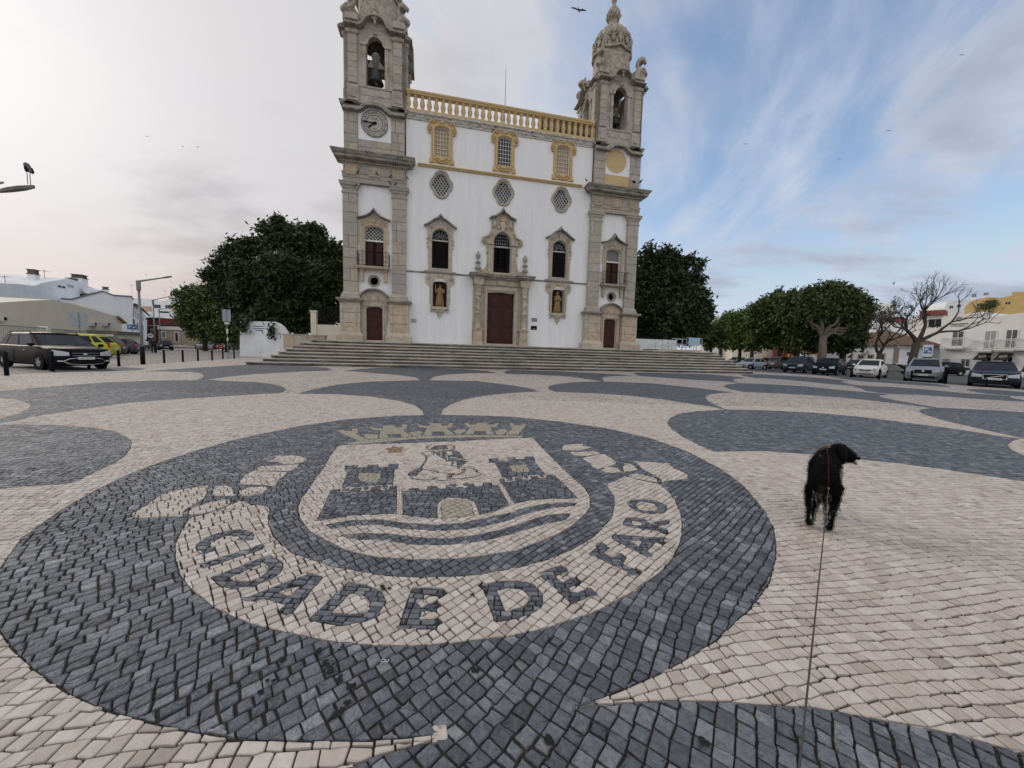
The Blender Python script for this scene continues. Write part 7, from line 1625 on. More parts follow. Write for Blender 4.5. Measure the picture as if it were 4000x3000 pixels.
def lamp(x, y, top, tip, lab, r=.07, sleeve=True, g='street lamps along the left street'):
    l = root('street_lamp', (x, y, 0), lab, 'street lamp', g)
    MB().tube([(0, 0, 0), (0, 0, top - .5)], r, 10, r * .8).build('pole', GALV, l, True)
    if sleeve: MB().lathe([(r + .035, 0), (r + .035, .95), (r, .97)], 12).build('sleeve', BOL, l, True)
    MB().tube([(0, 0, top - .5), (0, 0, top + .02)], r * 1.35, 8).build('collar', GALV, l)
    t = Vector(tip) - Vector((x, y, 0)); a = Vector((0, 0, top - .02)); m1 = a.lerp(t, .72); dr = (t - m1)
    MB().tube([a, a.lerp(t, .4), m1], [.05, .04, .035], 6).build('arm', GALV, l)
    side = dr.cross(Vector((0, 0, 1))).normalized(); hd = MB(); P_ = []
    for s_, w in ((0, .03), (.3, .07), (.65, .075), (1, .02)): c = m1 + dr * s_; P_ += [c + side * w + Vector((0, 0, .03)), c - side * w + Vector((0, 0, .03)), c - side * w * .8 - Vector((0, 0, .035)), c + side * w * .8 - Vector((0, 0, .035))]
    hd.add(P_, [(i * 4 + k, i * 4 + (k + 1) % 4, i * 4 + 4 + (k + 1) % 4, i * 4 + 4 + k) for i in range(3) for k in range(4)] + [(3, 2, 1, 0), (12, 13, 14, 15)]).build('lamp_head', mat('lamp_head_grey', (.12, .125, .13), rough=.5), l); return l
lx, ly = gr(559, 1423); lamp(lx, ly, at(550, 1098, ly).z, at(672, 1080, ly + .4), 'tall grey street lamp with black sleeve in line with the left bollards')
p = at(597, 1172, 42); lamp(p.x, p.y, p.z, at(678, 1154, 42.5), 'second grey street lamp further down the left street'); p = at(621, 1209, 62); lamp(p.x, p.y, p.z, at(700, 1192, 63), 'farthest street lamp before the sandy stone house')
l0 = lamp(-15.2, 9.6, 4.62, at(133, 729, 9.0), 'street lamp reaching in from the left edge with a bird on its head', g=None); MB().tube([(0, 0, 4.5), tuple(at(12, 712, 11.5) - Vector((-15.2, 9.6, 0)))], [.045, .03], 6).build('arm', GALV, l0)
def sign(name, px, Y, ytop, xs, z0b, lab, face_m, shape='rect', ydir=(0, -1), back=True, post_px=None, hgt=None, g=None):
    p = at(px, ytop, Y); s_ = root(name, (p.x, p.y, 0), lab, 'road sign', g, rz=math.atan2(-p.x, p.y) * 0 + math.atan2(p.y, p.x) - R(90))
    w = abs(at(xs[1], ytop, Y).x - at(xs[0], ytop, Y).x); h = p.z - at(px, z0b, Y).z
    MB().tube([(0, .05, 0), (0, .05, p.z - .1)], .032, 6).build('post', GALV, s_)
    if shape == 'rect': pl_ = MB().box(-w / 2, w / 2, -.02, .02, p.z - h, p.z).build('panel', face_m, s_)
    else: pl_ = MB().prism(arc(0, p.z - h / 2, w / 2, w / 2, 0, 345, 23), -.02, .02).build('panel', face_m, s_)
    return s_, pl_, w, h, p.z
SB = mat('dull_sign_back', (.34, .38, .42), (.28, .31, .35), 4, .6, metal=.2)
s_, pl_, w, h, zt = sign('road_sign', 306, 28.5, 1222, (281, 331), 1276, 'large rectangular road sign seen from behind against the cream house', SB); MB().box(-w / 2, w / 2, .02, .03, zt - h, zt - h + .03).build('edge_strip', GALV, pl_); MB().box(-.03, .03, -.05, -.02, zt - h, zt).build('bracket', GALV, pl_)
s_, pl_, w, h, zt = sign('road_sign', 884, 30.5, 1209, (870, 896), 1256, 'tall post with rectangular sign seen from behind and small plates left of the lettered wall', SB)
MB().box(-.03, .03, -.05, -.02, zt - h, zt).build('bracket', GALV, pl_); MB().box(-.16, .16, -.03, .0, zt - h - .22, zt - h - .06).build('small_plate', PLATE, s_); MB().box(-.06, .06, -.04, .0, 2.1, 2.5).build('sticker', PLATE, s_); MB().box(-.05, .05, -.04, .0, 1.5, 1.75).build('sticker', PLATE, s_)
REDS = mat('sign_red', (.30, .03, .025), rough=.5)
s_, pl_, w, h, zt = sign('no_entry_sign', 854, 58, 1301, (844, 864), 1319, 'red no entry sign on a leaning post under the trees', REDS, 'disc'); MB().box(-w * .36, w * .36, -.03, -.02, zt - h / 2 - .05, zt - h / 2 + .05).build('white_bar', PLATE, pl_)
s_, pl_, w, h, zt = sign('round_road_sign', 587, 41, 1303, (579, 596), 1319, 'round pale road sign above the walking people', mat('pale_sign_face', (.55, .56, .56), rough=.5), 'disc'); MB().box(-w * .3, w * .3, -.03, -.02, zt - h / 2 - .04, zt - h / 2 + .04).build('dark_band', TRIM, pl_)
BLUE = mat('parking_sign_blue', (.02, .10, .35), rough=.5)
def ptext(body, u, z, size, par, m, d=-.028, name='lettering'):
    cu = bpy.data.curves.new(name, 'FONT'); cu.body = body; cu.size = size; cu.align_x = 'CENTER'; cu.align_y = 'CENTER'; cu.resolution_u = 2; cu.offset = .01
    ob = bpy.data.objects.new(name, cu); COL.objects.link(ob); me = bpy.data.meshes.new_from_object(ob.evaluated_get(bpy.context.evaluated_depsgraph_get())); bpy.data.objects.remove(ob)
    me.transform(Matrix.Translation((u, d, z)) @ Matrix.Rotation(R(90), 4, 'X')); me.materials.clear(); me.materials.append(m); return put(name, me, None, par)
s_, pl_, w, h, zt = sign('parking_sign', 3627, 30, 1347, (3613, 3640), 1394, 'white parking sign with a blue P panel on a post behind the silver suv', PLATE)
b = MB().box(-w * .38, w * .38, -.026, -.02, zt - h * .72, zt - h * .2).build('blue_panel', BLUE, pl_); ptext('P', -w * .14, zt - h * .42, h * .42, b, PLATE); MB().prism([(-.02, zt - h * .62), (w * .3, zt - h * .62), (w * .3, zt - h * .55), (w * .1, zt - h * .45), (0, zt - h * .52)], -.03, -.027).build('hand_mark', PLATE, b)
s_, pl_, w, h, zt = sign('parking_sign', 515, 46, 1268, (502, 528), 1287, 'blue parking sign with a white P on the corner of the white gabled house', BLUE); ptext('P', -w * .22, zt - h / 2, h * .8, pl_, PLATE); MB().prism([(0, zt - h * .75), (w * .35, zt - h * .55), (w * .38, zt - h * .35), (w * .1, zt - h * .5)], -.03, -.02).build('hand_mark', PLATE, pl_)
# ================================================================== trees
def leafmat(name, cols, rough=.55):
    m = mat(name, (1, 1, 1), (.8, .8, .8), 2, rough, attr=cols, spec=.3); return m
LDARK = leafmat('dark_glossy_leaves', [(.012, .022, .008), (.026, .045, .014), (.045, .072, .020), (.085, .12, .035)])
LMID = leafmat('mid_green_leaves', [(.025, .045, .012), (.065, .10, .026), (.11, .155, .04), (.17, .21, .065)])
LSHADE = leafmat('olive_green_leaves', [(.026, .042, .014), (.06, .088, .028), (.10, .135, .045), (.16, .19, .07)])
LPALE = leafmat('fresh_green_leaves', [(.04, .07, .015), (.09, .14, .03), (.15, .21, .05), (.22, .28, .08)])
BARK = mat('grey_brown_bark', (.075, .062, .05), (.04, .034, .028), 6, .95, .6, stretch=(1, 1, .3), bscale=14, bdist=.03)
BARKP = mat('pale_grey_bark', (.20, .17, .14), (.10, .085, .07), 5, .95, .6, stretch=(1, 1, .3), bscale=12, bdist=.03)
def leaves(blobs, n, size, rn, droop=.2, shell=.55):
    """blobs: (centre, radius); leaf sized faces, denser on the outside of every blob"""
    c = np.array([b[0] for b in blobs]); r = np.array([b[1] for b in blobs]); w = r ** 1.8; w /= w.sum()
    k = rn.choice(len(r), n, p=w); d = rn.normal(size=(n, 3)); d /= np.linalg.norm(d, axis=1)[:, None]
    # clumps: many leaves share a twig end
    nt_ = max(1, n // 9); tw = rn.normal(size=(nt_, 3)); tw /= np.linalg.norm(tw, axis=1)[:, None]; tk = rn.choice(len(r), nt_, p=w); tr = shell + (1.12 - shell) * rn.random(nt_) ** .6
    ti = rn.integers(0, nt_, n); P = c[tk[ti]] + tw[ti] * (tr[ti] * r[tk[ti]])[:, None] * [1, 1, .85] + rn.normal(size=(n, 3)) * size * 1.1
    a = rn.normal(size=(n, 3)); a[:, 2] -= droop; a /= np.linalg.norm(a, axis=1)[:, None]; b = np.cross(a, rn.normal(size=(n, 3))); b /= np.linalg.norm(b, axis=1)[:, None]
    s = size * rn.uniform(.6, 1.3, n)[:, None]; V = np.stack([P - a * s, P + b * s * .42, P + a * s, P - b * s * .42], 1).reshape(-1, 3)
    tone = np.clip(rn.beta(2, 3, n) * .45 + rn.beta(1.2, 2, nt_)[ti] * .6, 0, 1)
    return V, tone
def crown_mesh(name, V, tone, m):
    n = len(tone); me = bpy.data.meshes.new(name); me.vertices.add(4 * n); me.vertices.foreach_set('co', V.ravel()); me.loops.add(4 * n); me.loops.foreach_set('vertex_index', np.arange(4 * n)); me.polygons.add(n)
    me.polygons.foreach_set('loop_start', np.arange(0, 4 * n, 4)); me.polygons.foreach_set('loop_total', np.full(n, 4)); me.update()
    at_ = me.attributes.new('tone', 'FLOAT', 'FACE'); at_.data.foreach_set('value', tone.astype(np.float32)); me.materials.append(m); return me
def tree(name, base, blobs, n, size, m, label, trunk_r=.3, fork=.35, group=None, bark=BARK, seed=0, shell=.55, limbs=9):
    rn = np.random.default_rng(seed); r0 = root(name, tuple(base), label, 'tree', group); B = Vector(base)
    mid_ = Vector(np.mean([c for c, _ in blobs], 0)); sats = []
    for c, r in blobs:
        # ragged sprays standing out of the crown
        for _ in range(5):
            d = (Vector(c) - mid_).normalized() * .8 + Vector(rn.normal(size=3)) * .55; d.z += .15; d.normalize(); k = rn.uniform(.9, 1.28); q = r * rn.uniform(.10, .22)
            sats.append((tuple(Vector(c) + d * r * k), q))
    blobs = list(blobs) + sats
    loc = [(Vector(c) - B, r) for c, r in blobs]; V, t = leaves([(tuple(c), r) for c, r in loc], n, size, rn, shell=shell)
    put('crown', crown_mesh('crown', V, t, m), None, r0)
    top = max(c.z for c, _ in loc); fk = Vector((0, 0, top * fork)); tm = MB(); tm.tube([(0, 0, -.1), (trunk_r * .2, 0, fk.z * .5), tuple(fk)], [trunk_r * 1.25, trunk_r, trunk_r * .85], 10)
    put('trunk', tm.mesh('trunk', True), bark, r0)
    lm = MB(); idx = rn.permutation(len(loc) - len(sats))[:limbs]
    for i in idx:
        c, r = loc[i]; mid = fk.lerp(c, .5) + Vector(rn.normal(size=3) * .25 * r)
        P4 = spline([tuple(fk - Vector((0, 0, .3))), tuple(fk.lerp(mid, .5) + Vector(rn.normal(size=3)) * .14 * r), tuple(mid + Vector((0, 0, -.12 * (c - fk).length))), tuple(mid.lerp(c, .5) + Vector(rn.normal(size=3)) * .2 * r), tuple(c), tuple(c + Vector((rn.normal() * .3, rn.normal() * .3, r * .6)))], 3); lm.tube(P4, [trunk_r * (.48 * (1 - j / (len(P4) - 1)) ** 1.2) + .02 for j in range(len(P4))], 6)
        for _ in range(3):
            j = int(rn.integers(4, len(P4) - 2)); a = Vector(P4[j]); e = a + (c - fk).normalized() * r * .7 + Vector(rn.normal(size=3)) * r * .5; lm.tube([tuple(a), tuple(a.lerp(e, .5) + Vector(rn.normal(size=3)) * r * .1), tuple(e)], [trunk_r * .14, trunk_r * .09, .015], 5)
    o = put('limbs', lm.mesh('limbs', True), bark, r0); return r0
def pb(px, py, rpx, Y, dy=0.0): p = at(px, py, Y + dy); return (tuple(p), rpx * Y / FPX)
Y = 46.0; rr = random.Random(1)
bl = [pb(1090, 950, 62, Y), pb(1010, 985, 58, Y), pb(1180, 960, 62, Y), pb(1262, 985, 55, Y), pb(1300, 1060, 55, Y), pb(950, 1030, 55, Y), pb(880, 1075, 42, Y), pb(825, 1085, 22, Y), pb(905, 1140, 58, Y), pb(1000, 1100, 75, Y, -2), pb(1110, 1070, 85, Y, -3), pb(1220, 1090, 75, Y, -2), pb(1290, 1150, 60, Y), pb(1200, 1190, 75, Y, -1), pb(1090, 1190, 75, Y, -2.5), pb(980, 1200, 60, Y, -1), pb(1040, 1255, 42, Y, -3), pb(930, 1215, 45, Y), pb(1150, 1260, 40, Y, -2), pb(1280, 1220, 50, Y, 2), pb(1088, 885, 24, Y), pb(1030, 895, 22, Y), pb(1150, 905, 22, Y), pb(1195, 910, 18, Y), pb(1245, 912, 20, Y), pb(1325, 985, 18, Y), pb(860, 1030, 22, Y), pb(1060, 1000, 60, Y, 2), pb(1200, 1040, 70, Y, 3), pb(800, 1078, 14, Y), pb(945, 1270, 20, Y - 8), pb(1075, 1290, 18, Y - 8), pb(915, 958, 16, Y), pb(870, 975, 12, Y)]
p = at(1085, 1380, Y); tree('evergreen_tree', (p.x, p.y, 0), bl, 46000, .30, LDARK, 'huge dark evergreen tree with a wide dense crown left of the church', .55, .3, seed=1, shell=.4, limbs=14)
Y = 60.0
bl = [pb(725, 1150, 22, Y), pb(765, 1150, 30, Y), pb(820, 1150, 40, Y), pb(740, 1200, 38, Y), pb(800, 1205, 50, Y), pb(870, 1200, 50, Y), pb(760, 1255, 42, Y), pb(830, 1265, 50, Y), pb(900, 1270, 45, Y), pb(700, 1148, 12, Y), pb(720, 1240, 22, Y), pb(800, 1305, 25, Y), pb(860, 1310, 30, Y), pb(920, 1300, 28, Y), pb(870, 1150, 36, Y)]
p = at(800, 1340, Y); tree('broadleaf_tree', (p.x, p.y, 0), bl, 14000, .30, LMID, 'bright green leafy tree beside the street left of the dark evergreen', .3, .35, seed=2, limbs=8)
p = at(885, 1345, 57); bl = [pb(880, 1300, 36, 57), pb(915, 1280, 36, 57), pb(925, 1320, 26, 57), pb(850, 1290, 26, 57), pb(890, 1260, 30, 57)]
tree('broadleaf_tree', (p.x, p.y, 0), bl, 6000, .26, LMID, 'small darker leafy tree just left of the lettered wall', .25, .45, seed=3, limbs=5)
Y = 44.0
bl = [pb(2560, 1120, 70, Y), pb(2620, 1080, 60, Y), pb(2540, 1050, 45, Y), pb(2600, 1020, 40, Y), pb(2500, 1090, 35, Y), pb(2650, 1150, 70, Y), pb(2700, 1180, 50, Y), pb(2600, 1220, 80, Y, -1), pb(2680, 1250, 60, Y), pb(2530, 1190, 60, Y), pb(2560, 1280, 50, Y), pb(2650, 1310, 42, Y), pb(2710, 1230, 40, Y), pb(2540, 985, 15, Y), pb(2535, 965, 9, Y), pb(2605, 985, 12, Y), pb(2606, 970, 8, Y), pb(2580, 1000, 18, Y), pb(2655, 1040, 26, Y), pb(2690, 1025, 12, Y), pb(2705, 1012, 8, Y), pb(2720, 1045, 12, Y), pb(2738, 1028, 8, Y), pb(2700, 1090, 26, Y), pb(2730, 1097, 12, Y), pb(2748, 1095, 7, Y), pb(2740, 1155, 20, Y), pb(2758, 1185, 14, Y), pb(2765, 1215, 14, Y), pb(2735, 1270, 24, Y), pb(2500, 1020, 12, Y), pb(2640, 1000, 12, Y), pb(2500, 1240, 40, Y), pb(2495, 1150, 40, Y), pb(2492, 1310, 26, Y, 2)]
p = at(2532, 1372, Y); tree('evergreen_tree', (p.x, p.y, 0), bl, 34000, .27, LDARK, 'dark evergreen tree with ragged upright sprays right of the church', .62, .25, seed=4, shell=.35, limbs=14)
RT = 'row of trees along the right side of the square'
def rtree(px, ybase, Y, blobs, n, m, label, tr=.28, seed=0, fork=.4, bark=BARK, size=.26):
    p = at(px, ybase, Y); tree('broadleaf_tree', (p.x, p.y, 0), [pb(*b, Y) for b in blobs], n, size, m, label, tr, fork, RT, bark, seed, limbs=8)
rtree(2775, 1385, 74, [(2770, 1310, 28), (2745, 1290, 20), (2800, 1290, 30), (2770, 1340, 20), (2730, 1320, 18), (2815, 1330, 22)], 7000, LPALE, 'small bright green tree just right of the large dark evergreen', seed=5)
rtree(2812, 1388, 70, [(2810, 1300, 30), (2840, 1275, 30), (2860, 1310, 34), (2825, 1335, 24), (2850, 1250, 20), (2880, 1290, 26)], 8000, LMID, 'second small green tree in the row right of the church', seed=6)
rtree(2888, 1390, 64, [(2890, 1270, 40), (2870, 1240, 24), (2920, 1250, 34), (2900, 1310, 40), (2940, 1300, 34), (2930, 1345, 24), (2870, 1340, 20), (2900, 1230, 16)], 11000, LPALE, 'bright leafy tree behind the old pale silver hatchback', seed=7)
rtree(2935, 1392, 60, [(2960, 1260, 40), (2990, 1290, 40), (2950, 1320, 34), (3000, 1330, 28), (2975, 1230, 24)], 9000, LPALE, 'light green tree right of the bright leafy one behind the silver hatchback', seed=8)
rtree(3040, 1395, 52, [(2990, 1210, 34), (3040, 1190, 40), (3000, 1260, 50), (3060, 1240, 55), (3110, 1200, 45), (3090, 1290, 50), (3030, 1300, 40), (2950, 1215, 20), (3120, 1260, 45), (3075, 1340, 28), (3130, 1330, 30), (2975, 1180, 10)], 20000, LMID, 'broad green tree before the white van, in front of the steel blue car', .3, 9, .38)
rtree(3108, 1398, 46, [(3100, 1170, 24), (3130, 1190, 36), (3160, 1230, 40), (3130, 1280, 45), (3170, 1300, 42), (3090, 1240, 34), (3180, 1345, 28), (3110, 1335, 30)], 14000, LSHADE, 'shaded dark green tree behind the black hatchback', .34, 10, .38)
bl = [(3210, 1165, 30), (3260, 1150, 34), (3310, 1165, 30), (3170, 1180, 30), (3350, 1185, 24), (3385, 1200, 16), (3210, 1205, 34), (3280, 1200, 36), (3330, 1215, 30), (3360, 1250, 24), (3340, 1290, 26), (3150, 1215, 26), (3240, 1122, 13), (3205, 1122, 10), (3275, 1120, 11), (3305, 1130, 10), (3150, 1140, 10), (3398, 1172, 8), (3335, 1140, 9), (3175, 1135, 8), (3365, 1158, 8), (3412, 1200, 7), (3395, 1225, 9), (3130, 1165, 9)]
rtree(3290, 1398, 44, [(3240, 1260, 40), (3290, 1250, 44), (3330, 1270, 38), (3260, 1310, 42), (3310, 1320, 40), (3350, 1310, 24), (3225, 1330, 26), (3290, 1355, 24)], 13000, LDARK, 'dark round tree behind the pale limbed one and the white city car', .3, 13, .4)
rtree(3207, 1405, 38, bl, 15000, LSHADE, 'widest crowned tree in the right row with pale bare lower limbs', .36, 11, .42, BARKP, .19)
# bare trees
def bare(name, px, ybase, Y, segs, label, seed=0, leaf=0, r0_=.3, depth=6, L0=1.5, lean=(0, 0), bark=BARK, grp=None, spread=.55):
    rn = random.Random(seed); p = at(px, ybase, Y); r_ = root(name, (p.x, p.y, 0), label, 'tree', grp); tips = []
    tm = MB(); tr = [Vector((0, 0, -.1)), Vector((rn.uniform(-.1, .1), 0, segs * .4)), Vector((lean[0], lean[1], segs))]; tm.tube(tr, [r0_ * 1.3, r0_ * .95, r0_ * .85], 10); tm.ball(tuple(tr[1] + Vector((.05, -.05, .1))), r0_ * 1.15, 10, 7)
    put('trunk', tm.mesh('trunk', True), bark, r_); bm_ = MB()
    def grow(p0, d, L, r, k):
        pts = [p0]; dd = d.copy(); n = 3
        for i in range(n): dd = (dd + Vector((rn.gauss(0, .16), rn.gauss(0, .16), rn.gauss(.05, .12)))).normalized(); pts.append(pts[-1] + dd * L / n)
        bm_.tube(pts, [r * (1 - .38 * i / n) for i in range(n + 1)], 6 if k > 3 else 4, cap=k < 1)
        if k == 0: tips.append(pts[-1]); return
        nb = 2 if rn.random() < .55 else 3
        for b in range(nb):
            ax = Vector((rn.gauss(0, 1), rn.gauss(0, 1), rn.gauss(0, 1))); q = (dd + ax.normalized() * rn.uniform(spread * .7, spread * 1.5)).normalized(); q.z += .2; q.normalize(); grow(pts[-1] if b < 2 else pts[2], q, L * rn.uniform(.68, .86), r * .6, k - 1)
    for a in range(3):
        an = 2 * math.pi * a / 3 + seed; grow(tr[-1] - Vector((0, 0, .1)), Vector(((-.55, .15, .8), (.12, -.3, 1), (.8, .2, .62))[a]).normalized(), L0, r0_ * .62, depth)
    put('branches', bm_.mesh('branches', True), bark, r_)
    if leaf: V, t = leaves([(tuple(q), .22) for q in tips], leaf, .10, np.random.default_rng(seed)); put('sparse_leaves', crown_mesh('l', V, t, LDARK), None, r_)
    return r_
bare('bare_tree', 3562, 1430, 33, 3.2, 'tall leafless tree with wide twisting branches behind the silver suv', 21, 0, .30, 6, 1.62, (.2, 0), spread=.56)
bare('bare_tree', 3430, 1430, 36, 2.1, 'smaller bare tree with a few leaves left at its tips beside the tall leafless one', 4, 900, .22, 5, 1.45, (0, 0))
bare('bare_tree', 2817, 1400, 95, 5.5, 'distant small leafless tree showing above the green trees right of the church', 6, 0, .25, 5, 2.2, bark=mat('far_grey_bark', (.24, .22, .22), rough=.95))
# thin foliage on the hotel terrace
p = at(3862, 1216, 62); tree('terrace_shrub', (p.x, p.y, p.z - .4), [pb(3860, 1190, 16, 62), pb(3878, 1184, 14, 62), pb(3850, 1200, 10, 62)], 700, .16, LMID, 'small feathery shrub standing on the hotel roof terrace', .06, .5, seed=12, limbs=3)
# ================================================================== skinned figures
def skin(name, verts, edges, radii, sub=2, rootv=0, vox=0):
    me = bpy.data.meshes.new(name); me.from_pydata(verts, edges, []); o = bpy.data.objects.new(name, me); COL.objects.link(o)
    md = o.modifiers.new('skin', 'SKIN'); md.use_smooth_shade = True
    for i, r in enumerate(radii): sv = me.skin_vertices[0].data[i]; sv.radius = r if isinstance(r, tuple) else (r, r); sv.use_root = i == rootv
    s2 = o.modifiers.new('sub', 'SUBSURF'); s2.levels = sub; s2.render_levels = sub
    if vox:
        q = o.modifiers.new('remesh', 'REMESH'); q.mode = 'VOXEL'; q.voxel_size = vox; q.use_smooth_shade = True; q = o.modifiers.new('smooth', 'SMOOTH'); q.factor = .5; q.iterations = 16
    dg = bpy.context.evaluated_depsgraph_get(); m2 = bpy.data.meshes.new_from_object(o.evaluated_get(dg)); bpy.data.objects.remove(o)
    m2.polygons.foreach_set('use_smooth', [True] * len(m2.polygons)); return m2
def person(loc, face, label, shirt, legs, hair, h=1.72, stride=.16, group='people walking up the left street', bag=False, sit=False, skinc=(.42, .26, .19)):
    k = h / 1.72; r_ = root('person', (loc[0], loc[1], 0), label, 'person', group, face)
    J = {'pel': (0, 0, .95), 'ches': (0.01, 0, 1.25), 'sh': (0, 0, 1.40), 'nk': (.01, 0, 1.49), 'hd': (.02, 0, 1.60), 'tp': (.02, 0, 1.68)}
    s_ = stride
    for q, n in ((1, 'l'), (-1, 'r')):
        J['hip' + n] = (0, .09 * q, .90); J['kn' + n] = (s_ * q * .7 + .03, .10 * q, .49); J['an' + n] = (s_ * q * 1.25 - (.05 if q < 0 else 0), .10 * q, .085); J['to' + n] = (s_ * q * 1.25 + .15, .11 * q, .04)
        J['so' + n] = (0, .185 * q, 1.38); J['el' + n] = (-.06 * q - .03, .25 * q, 1.10); J['wr' + n] = (-.14 * q + .08, .26 * q, .86); J['ha' + n] = (-.15 * q + .11, .255 * q, .77)
    names = list(J); ix = {n: i for i, n in enumerate(names)}; E = [('pel', 'ches'), ('ches', 'sh'), ('sh', 'nk'), ('nk', 'hd'), ('hd', 'tp')]
    for n in 'lr': E += [('pel', 'hip' + n), ('hip' + n, 'kn' + n), ('kn' + n, 'an' + n), ('an' + n, 'to' + n), ('sh', 'so' + n), ('so' + n, 'el' + n), ('el' + n, 'wr' + n), ('wr' + n, 'ha' + n)]
    rad = {'pel': (.15, .12), 'ches': (.15, .115), 'sh': (.12, .10), 'nk': .055, 'hd': (.085, .10), 'tp': .07, 'hip': .095, 'kn': .065, 'an': .045, 'to': .035, 'so': .06, 'el': .045, 'wr': .032, 'ha': .035}
    me = skin('body', [tuple(c * k for c in J[n]) for n in names], [(ix[a], ix[b]) for a, b in E], [rad[n if n in rad else n[:-1]] for n in names])
    me.materials.clear()
    for m in (mat('skin_%d' % int(skinc[0] * 100), skinc, rough=.6), shirt, legs, TRIM): me.materials.append(m)
    for f in me.polygons:
        z = f.center.z / k; y = abs(f.center.y)
        f.material_index = 0 if z > 1.47 or (z < .84 and y > .19) else 1 if z > .93 or (y > .19 and z > .84) else 3 if z < .1 else 2
    put('body', me, None, r_)
    hm = MB().ball((-.005 * k, 0, 1.625 * k), .105 * k, 12, 8, 1.05, .92, 1.1).build('hair', hair, r_, True)
    return r_
HBR = mat('dark_brown_hair', (.02, .013, .01), rough=.7); WSH = mat('white_cotton', (.62, .62, .60), rough=.9); BSH = mat('black_cloth', (.012, .012, .013), rough=.9); JNS = mat('blue_jeans', (.05, .09, .16), (.035, .06, .11), 20, .9); GSH = mat('olive_green_cloth', (.15, .20, .13), (.11, .15, .10), 10, .9)
fa = math.atan2(.75, -.66)
x, y = gr(573, 1373); person((x, y), fa, 'person in white top and blue trousers walking away beside two people in black', WSH, JNS, HBR, 1.5, .12)
x, y = gr(586, 1372); person((x, y), fa, 'person in black walking in the middle of the three', BSH, BSH, HBR, 1.5, -.1)
x, y = gr(600, 1380); person((x, y), fa, 'nearest walking person all in black, rightmost of the three', BSH, BSH, HBR, 1.6, .14)
person((41.0, 66.0), R(-120), 'small distant person in red standing behind the parked cars', mat('red_cloth', (.3, .05, .04), rough=.9), JNS, HBR, 1.6, .05, None)
x, y = gr(4008, 1519); person((x, y), R(170), 'person in olive green top and blue jeans beside the dark estate at the right edge', GSH, JNS, HBR, 1.68, .08, None)
person((gr(3135 + 0, 1400)[0] * .0 + 47.5, 48.5), R(-100), 'distant person in orange clothes between the tree trunks', mat('orange_cloth', (.45, .14, .03), rough=.9), JNS, HBR, 1.7, .05, None)
# ---- the dog, standing with its back to the viewer and its head turned to the right
FUR = bpy.data.materials.new('black_fur_with_white_ticking'); FUR.use_nodes = True
def fur_mat(m, white, tan):
    t = m.node_tree; b = t.nodes['Principled BSDF']; N, L = t.nodes.new, t.links.new; co = N('ShaderNodeTexCoord'); no = N('ShaderNodeTexNoise'); no.inputs['Scale'].default_value = 55; no.inputs['Detail'].default_value = 4
    mp = N('ShaderNodeMapping'); mp.inputs['Scale'].default_value = (1, 1, .35); L(co.outputs['Object'], mp.inputs[0]); L(mp.outputs[0], no.inputs['Vector']); at_ = N('ShaderNodeAttribute'); at_.attribute_name = 'white'
    ad = N('ShaderNodeMath'); ad.operation = 'ADD'; L(no.outputs['Fac'], ad.inputs[0]); L(at_.outputs['Fac'], ad.inputs[1]); mr = N('ShaderNodeMapRange'); L(ad.outputs[0], mr.inputs[0]); mr.inputs[1].default_value = .86; mr.inputs[2].default_value = 1.05
    mx = N('ShaderNodeMix'); mx.data_type = 'RGBA'; L(mr.outputs[0], mx.inputs[0]); mx.inputs[6].default_value = (.0045, .0045, .005, 1); mx.inputs[7].default_value = (.42, .41, .37, 1)
    a2 = N('ShaderNodeAttribute'); a2.attribute_name = 'tan'; m2 = N('ShaderNodeMix'); m2.data_type = 'RGBA'; L(a2.outputs['Fac'], m2.inputs[0]); L(mx.outputs[2], m2.inputs[6]); m2.inputs[7].default_value = (.16, .085, .035, 1)
    L(m2.outputs[2], b.inputs['Base Color']); b.inputs['Roughness'].default_value = .8; b.inputs['Specular IOR Level'].default_value = .06
fur_mat(FUR, 0, 0)
dog = root('dog', (2.43, 2.76, 0), 'black long haired dog with white patches standing with its head turned right', 'dog', rz=math.atan2(.75, .66))
# local x: forward (away from the viewer), y: left, z: up
DV = {'rump': (-.17, 0, .40), 'loin': (-.04, 0, .415), 'rib': (.10, 0, .405), 'with': (.20, 0, .43), 'nk': (.27, -.03, .475), 'nk2': (.31, -.07, .505), 'skull': (.33, -.11, .515), 'brow': (.335, -.145, .505), 'muz': (.335, -.195, .482), 'nose': (.335, -.232, .474),
      'jaw1': (.33, -.175, .452), 'jaw2': (.33, -.208, .440), 'tail0': (-.235, 0, .385), 'tail1': (-.25, .01, .30), 'tail2': (-.235, .012, .22)}
for q, n in ((1, 'l'), (-1, 'r')):
    DV['th' + n] = (-.15, .055 * q, .33); DV['st' + n] = (-.115, .068 * q, .235); DV['hk' + n] = (-.21, .066 * q, .15); DV['hp' + n] = (-.19, .066 * q, .04); DV['hf' + n] = (-.145, .07 * q, .02)
    DV['sh' + n] = (.20, .07 * q, .33); DV['eb' + n] = (.17, .075 * q, .22); DV['wp' + n] = (.20 + .02 * q, .07 * q, .11); DV['fp' + n] = (.20 + .02 * q, .07 * q, .035); DV['ff' + n] = (.24 + .02 * q, .07 * q, .018)
nm = list(DV); ix = {n: i for i, n in enumerate(nm)}
E = [('rump', 'loin'), ('loin', 'rib'), ('rib', 'with'), ('with', 'nk'), ('nk', 'nk2'), ('nk2', 'skull'), ('skull', 'brow'), ('brow', 'muz'), ('muz', 'nose'), ('brow', 'jaw1'), ('jaw1', 'jaw2'), ('rump', 'tail0'), ('tail0', 'tail1'), ('tail1', 'tail2')]
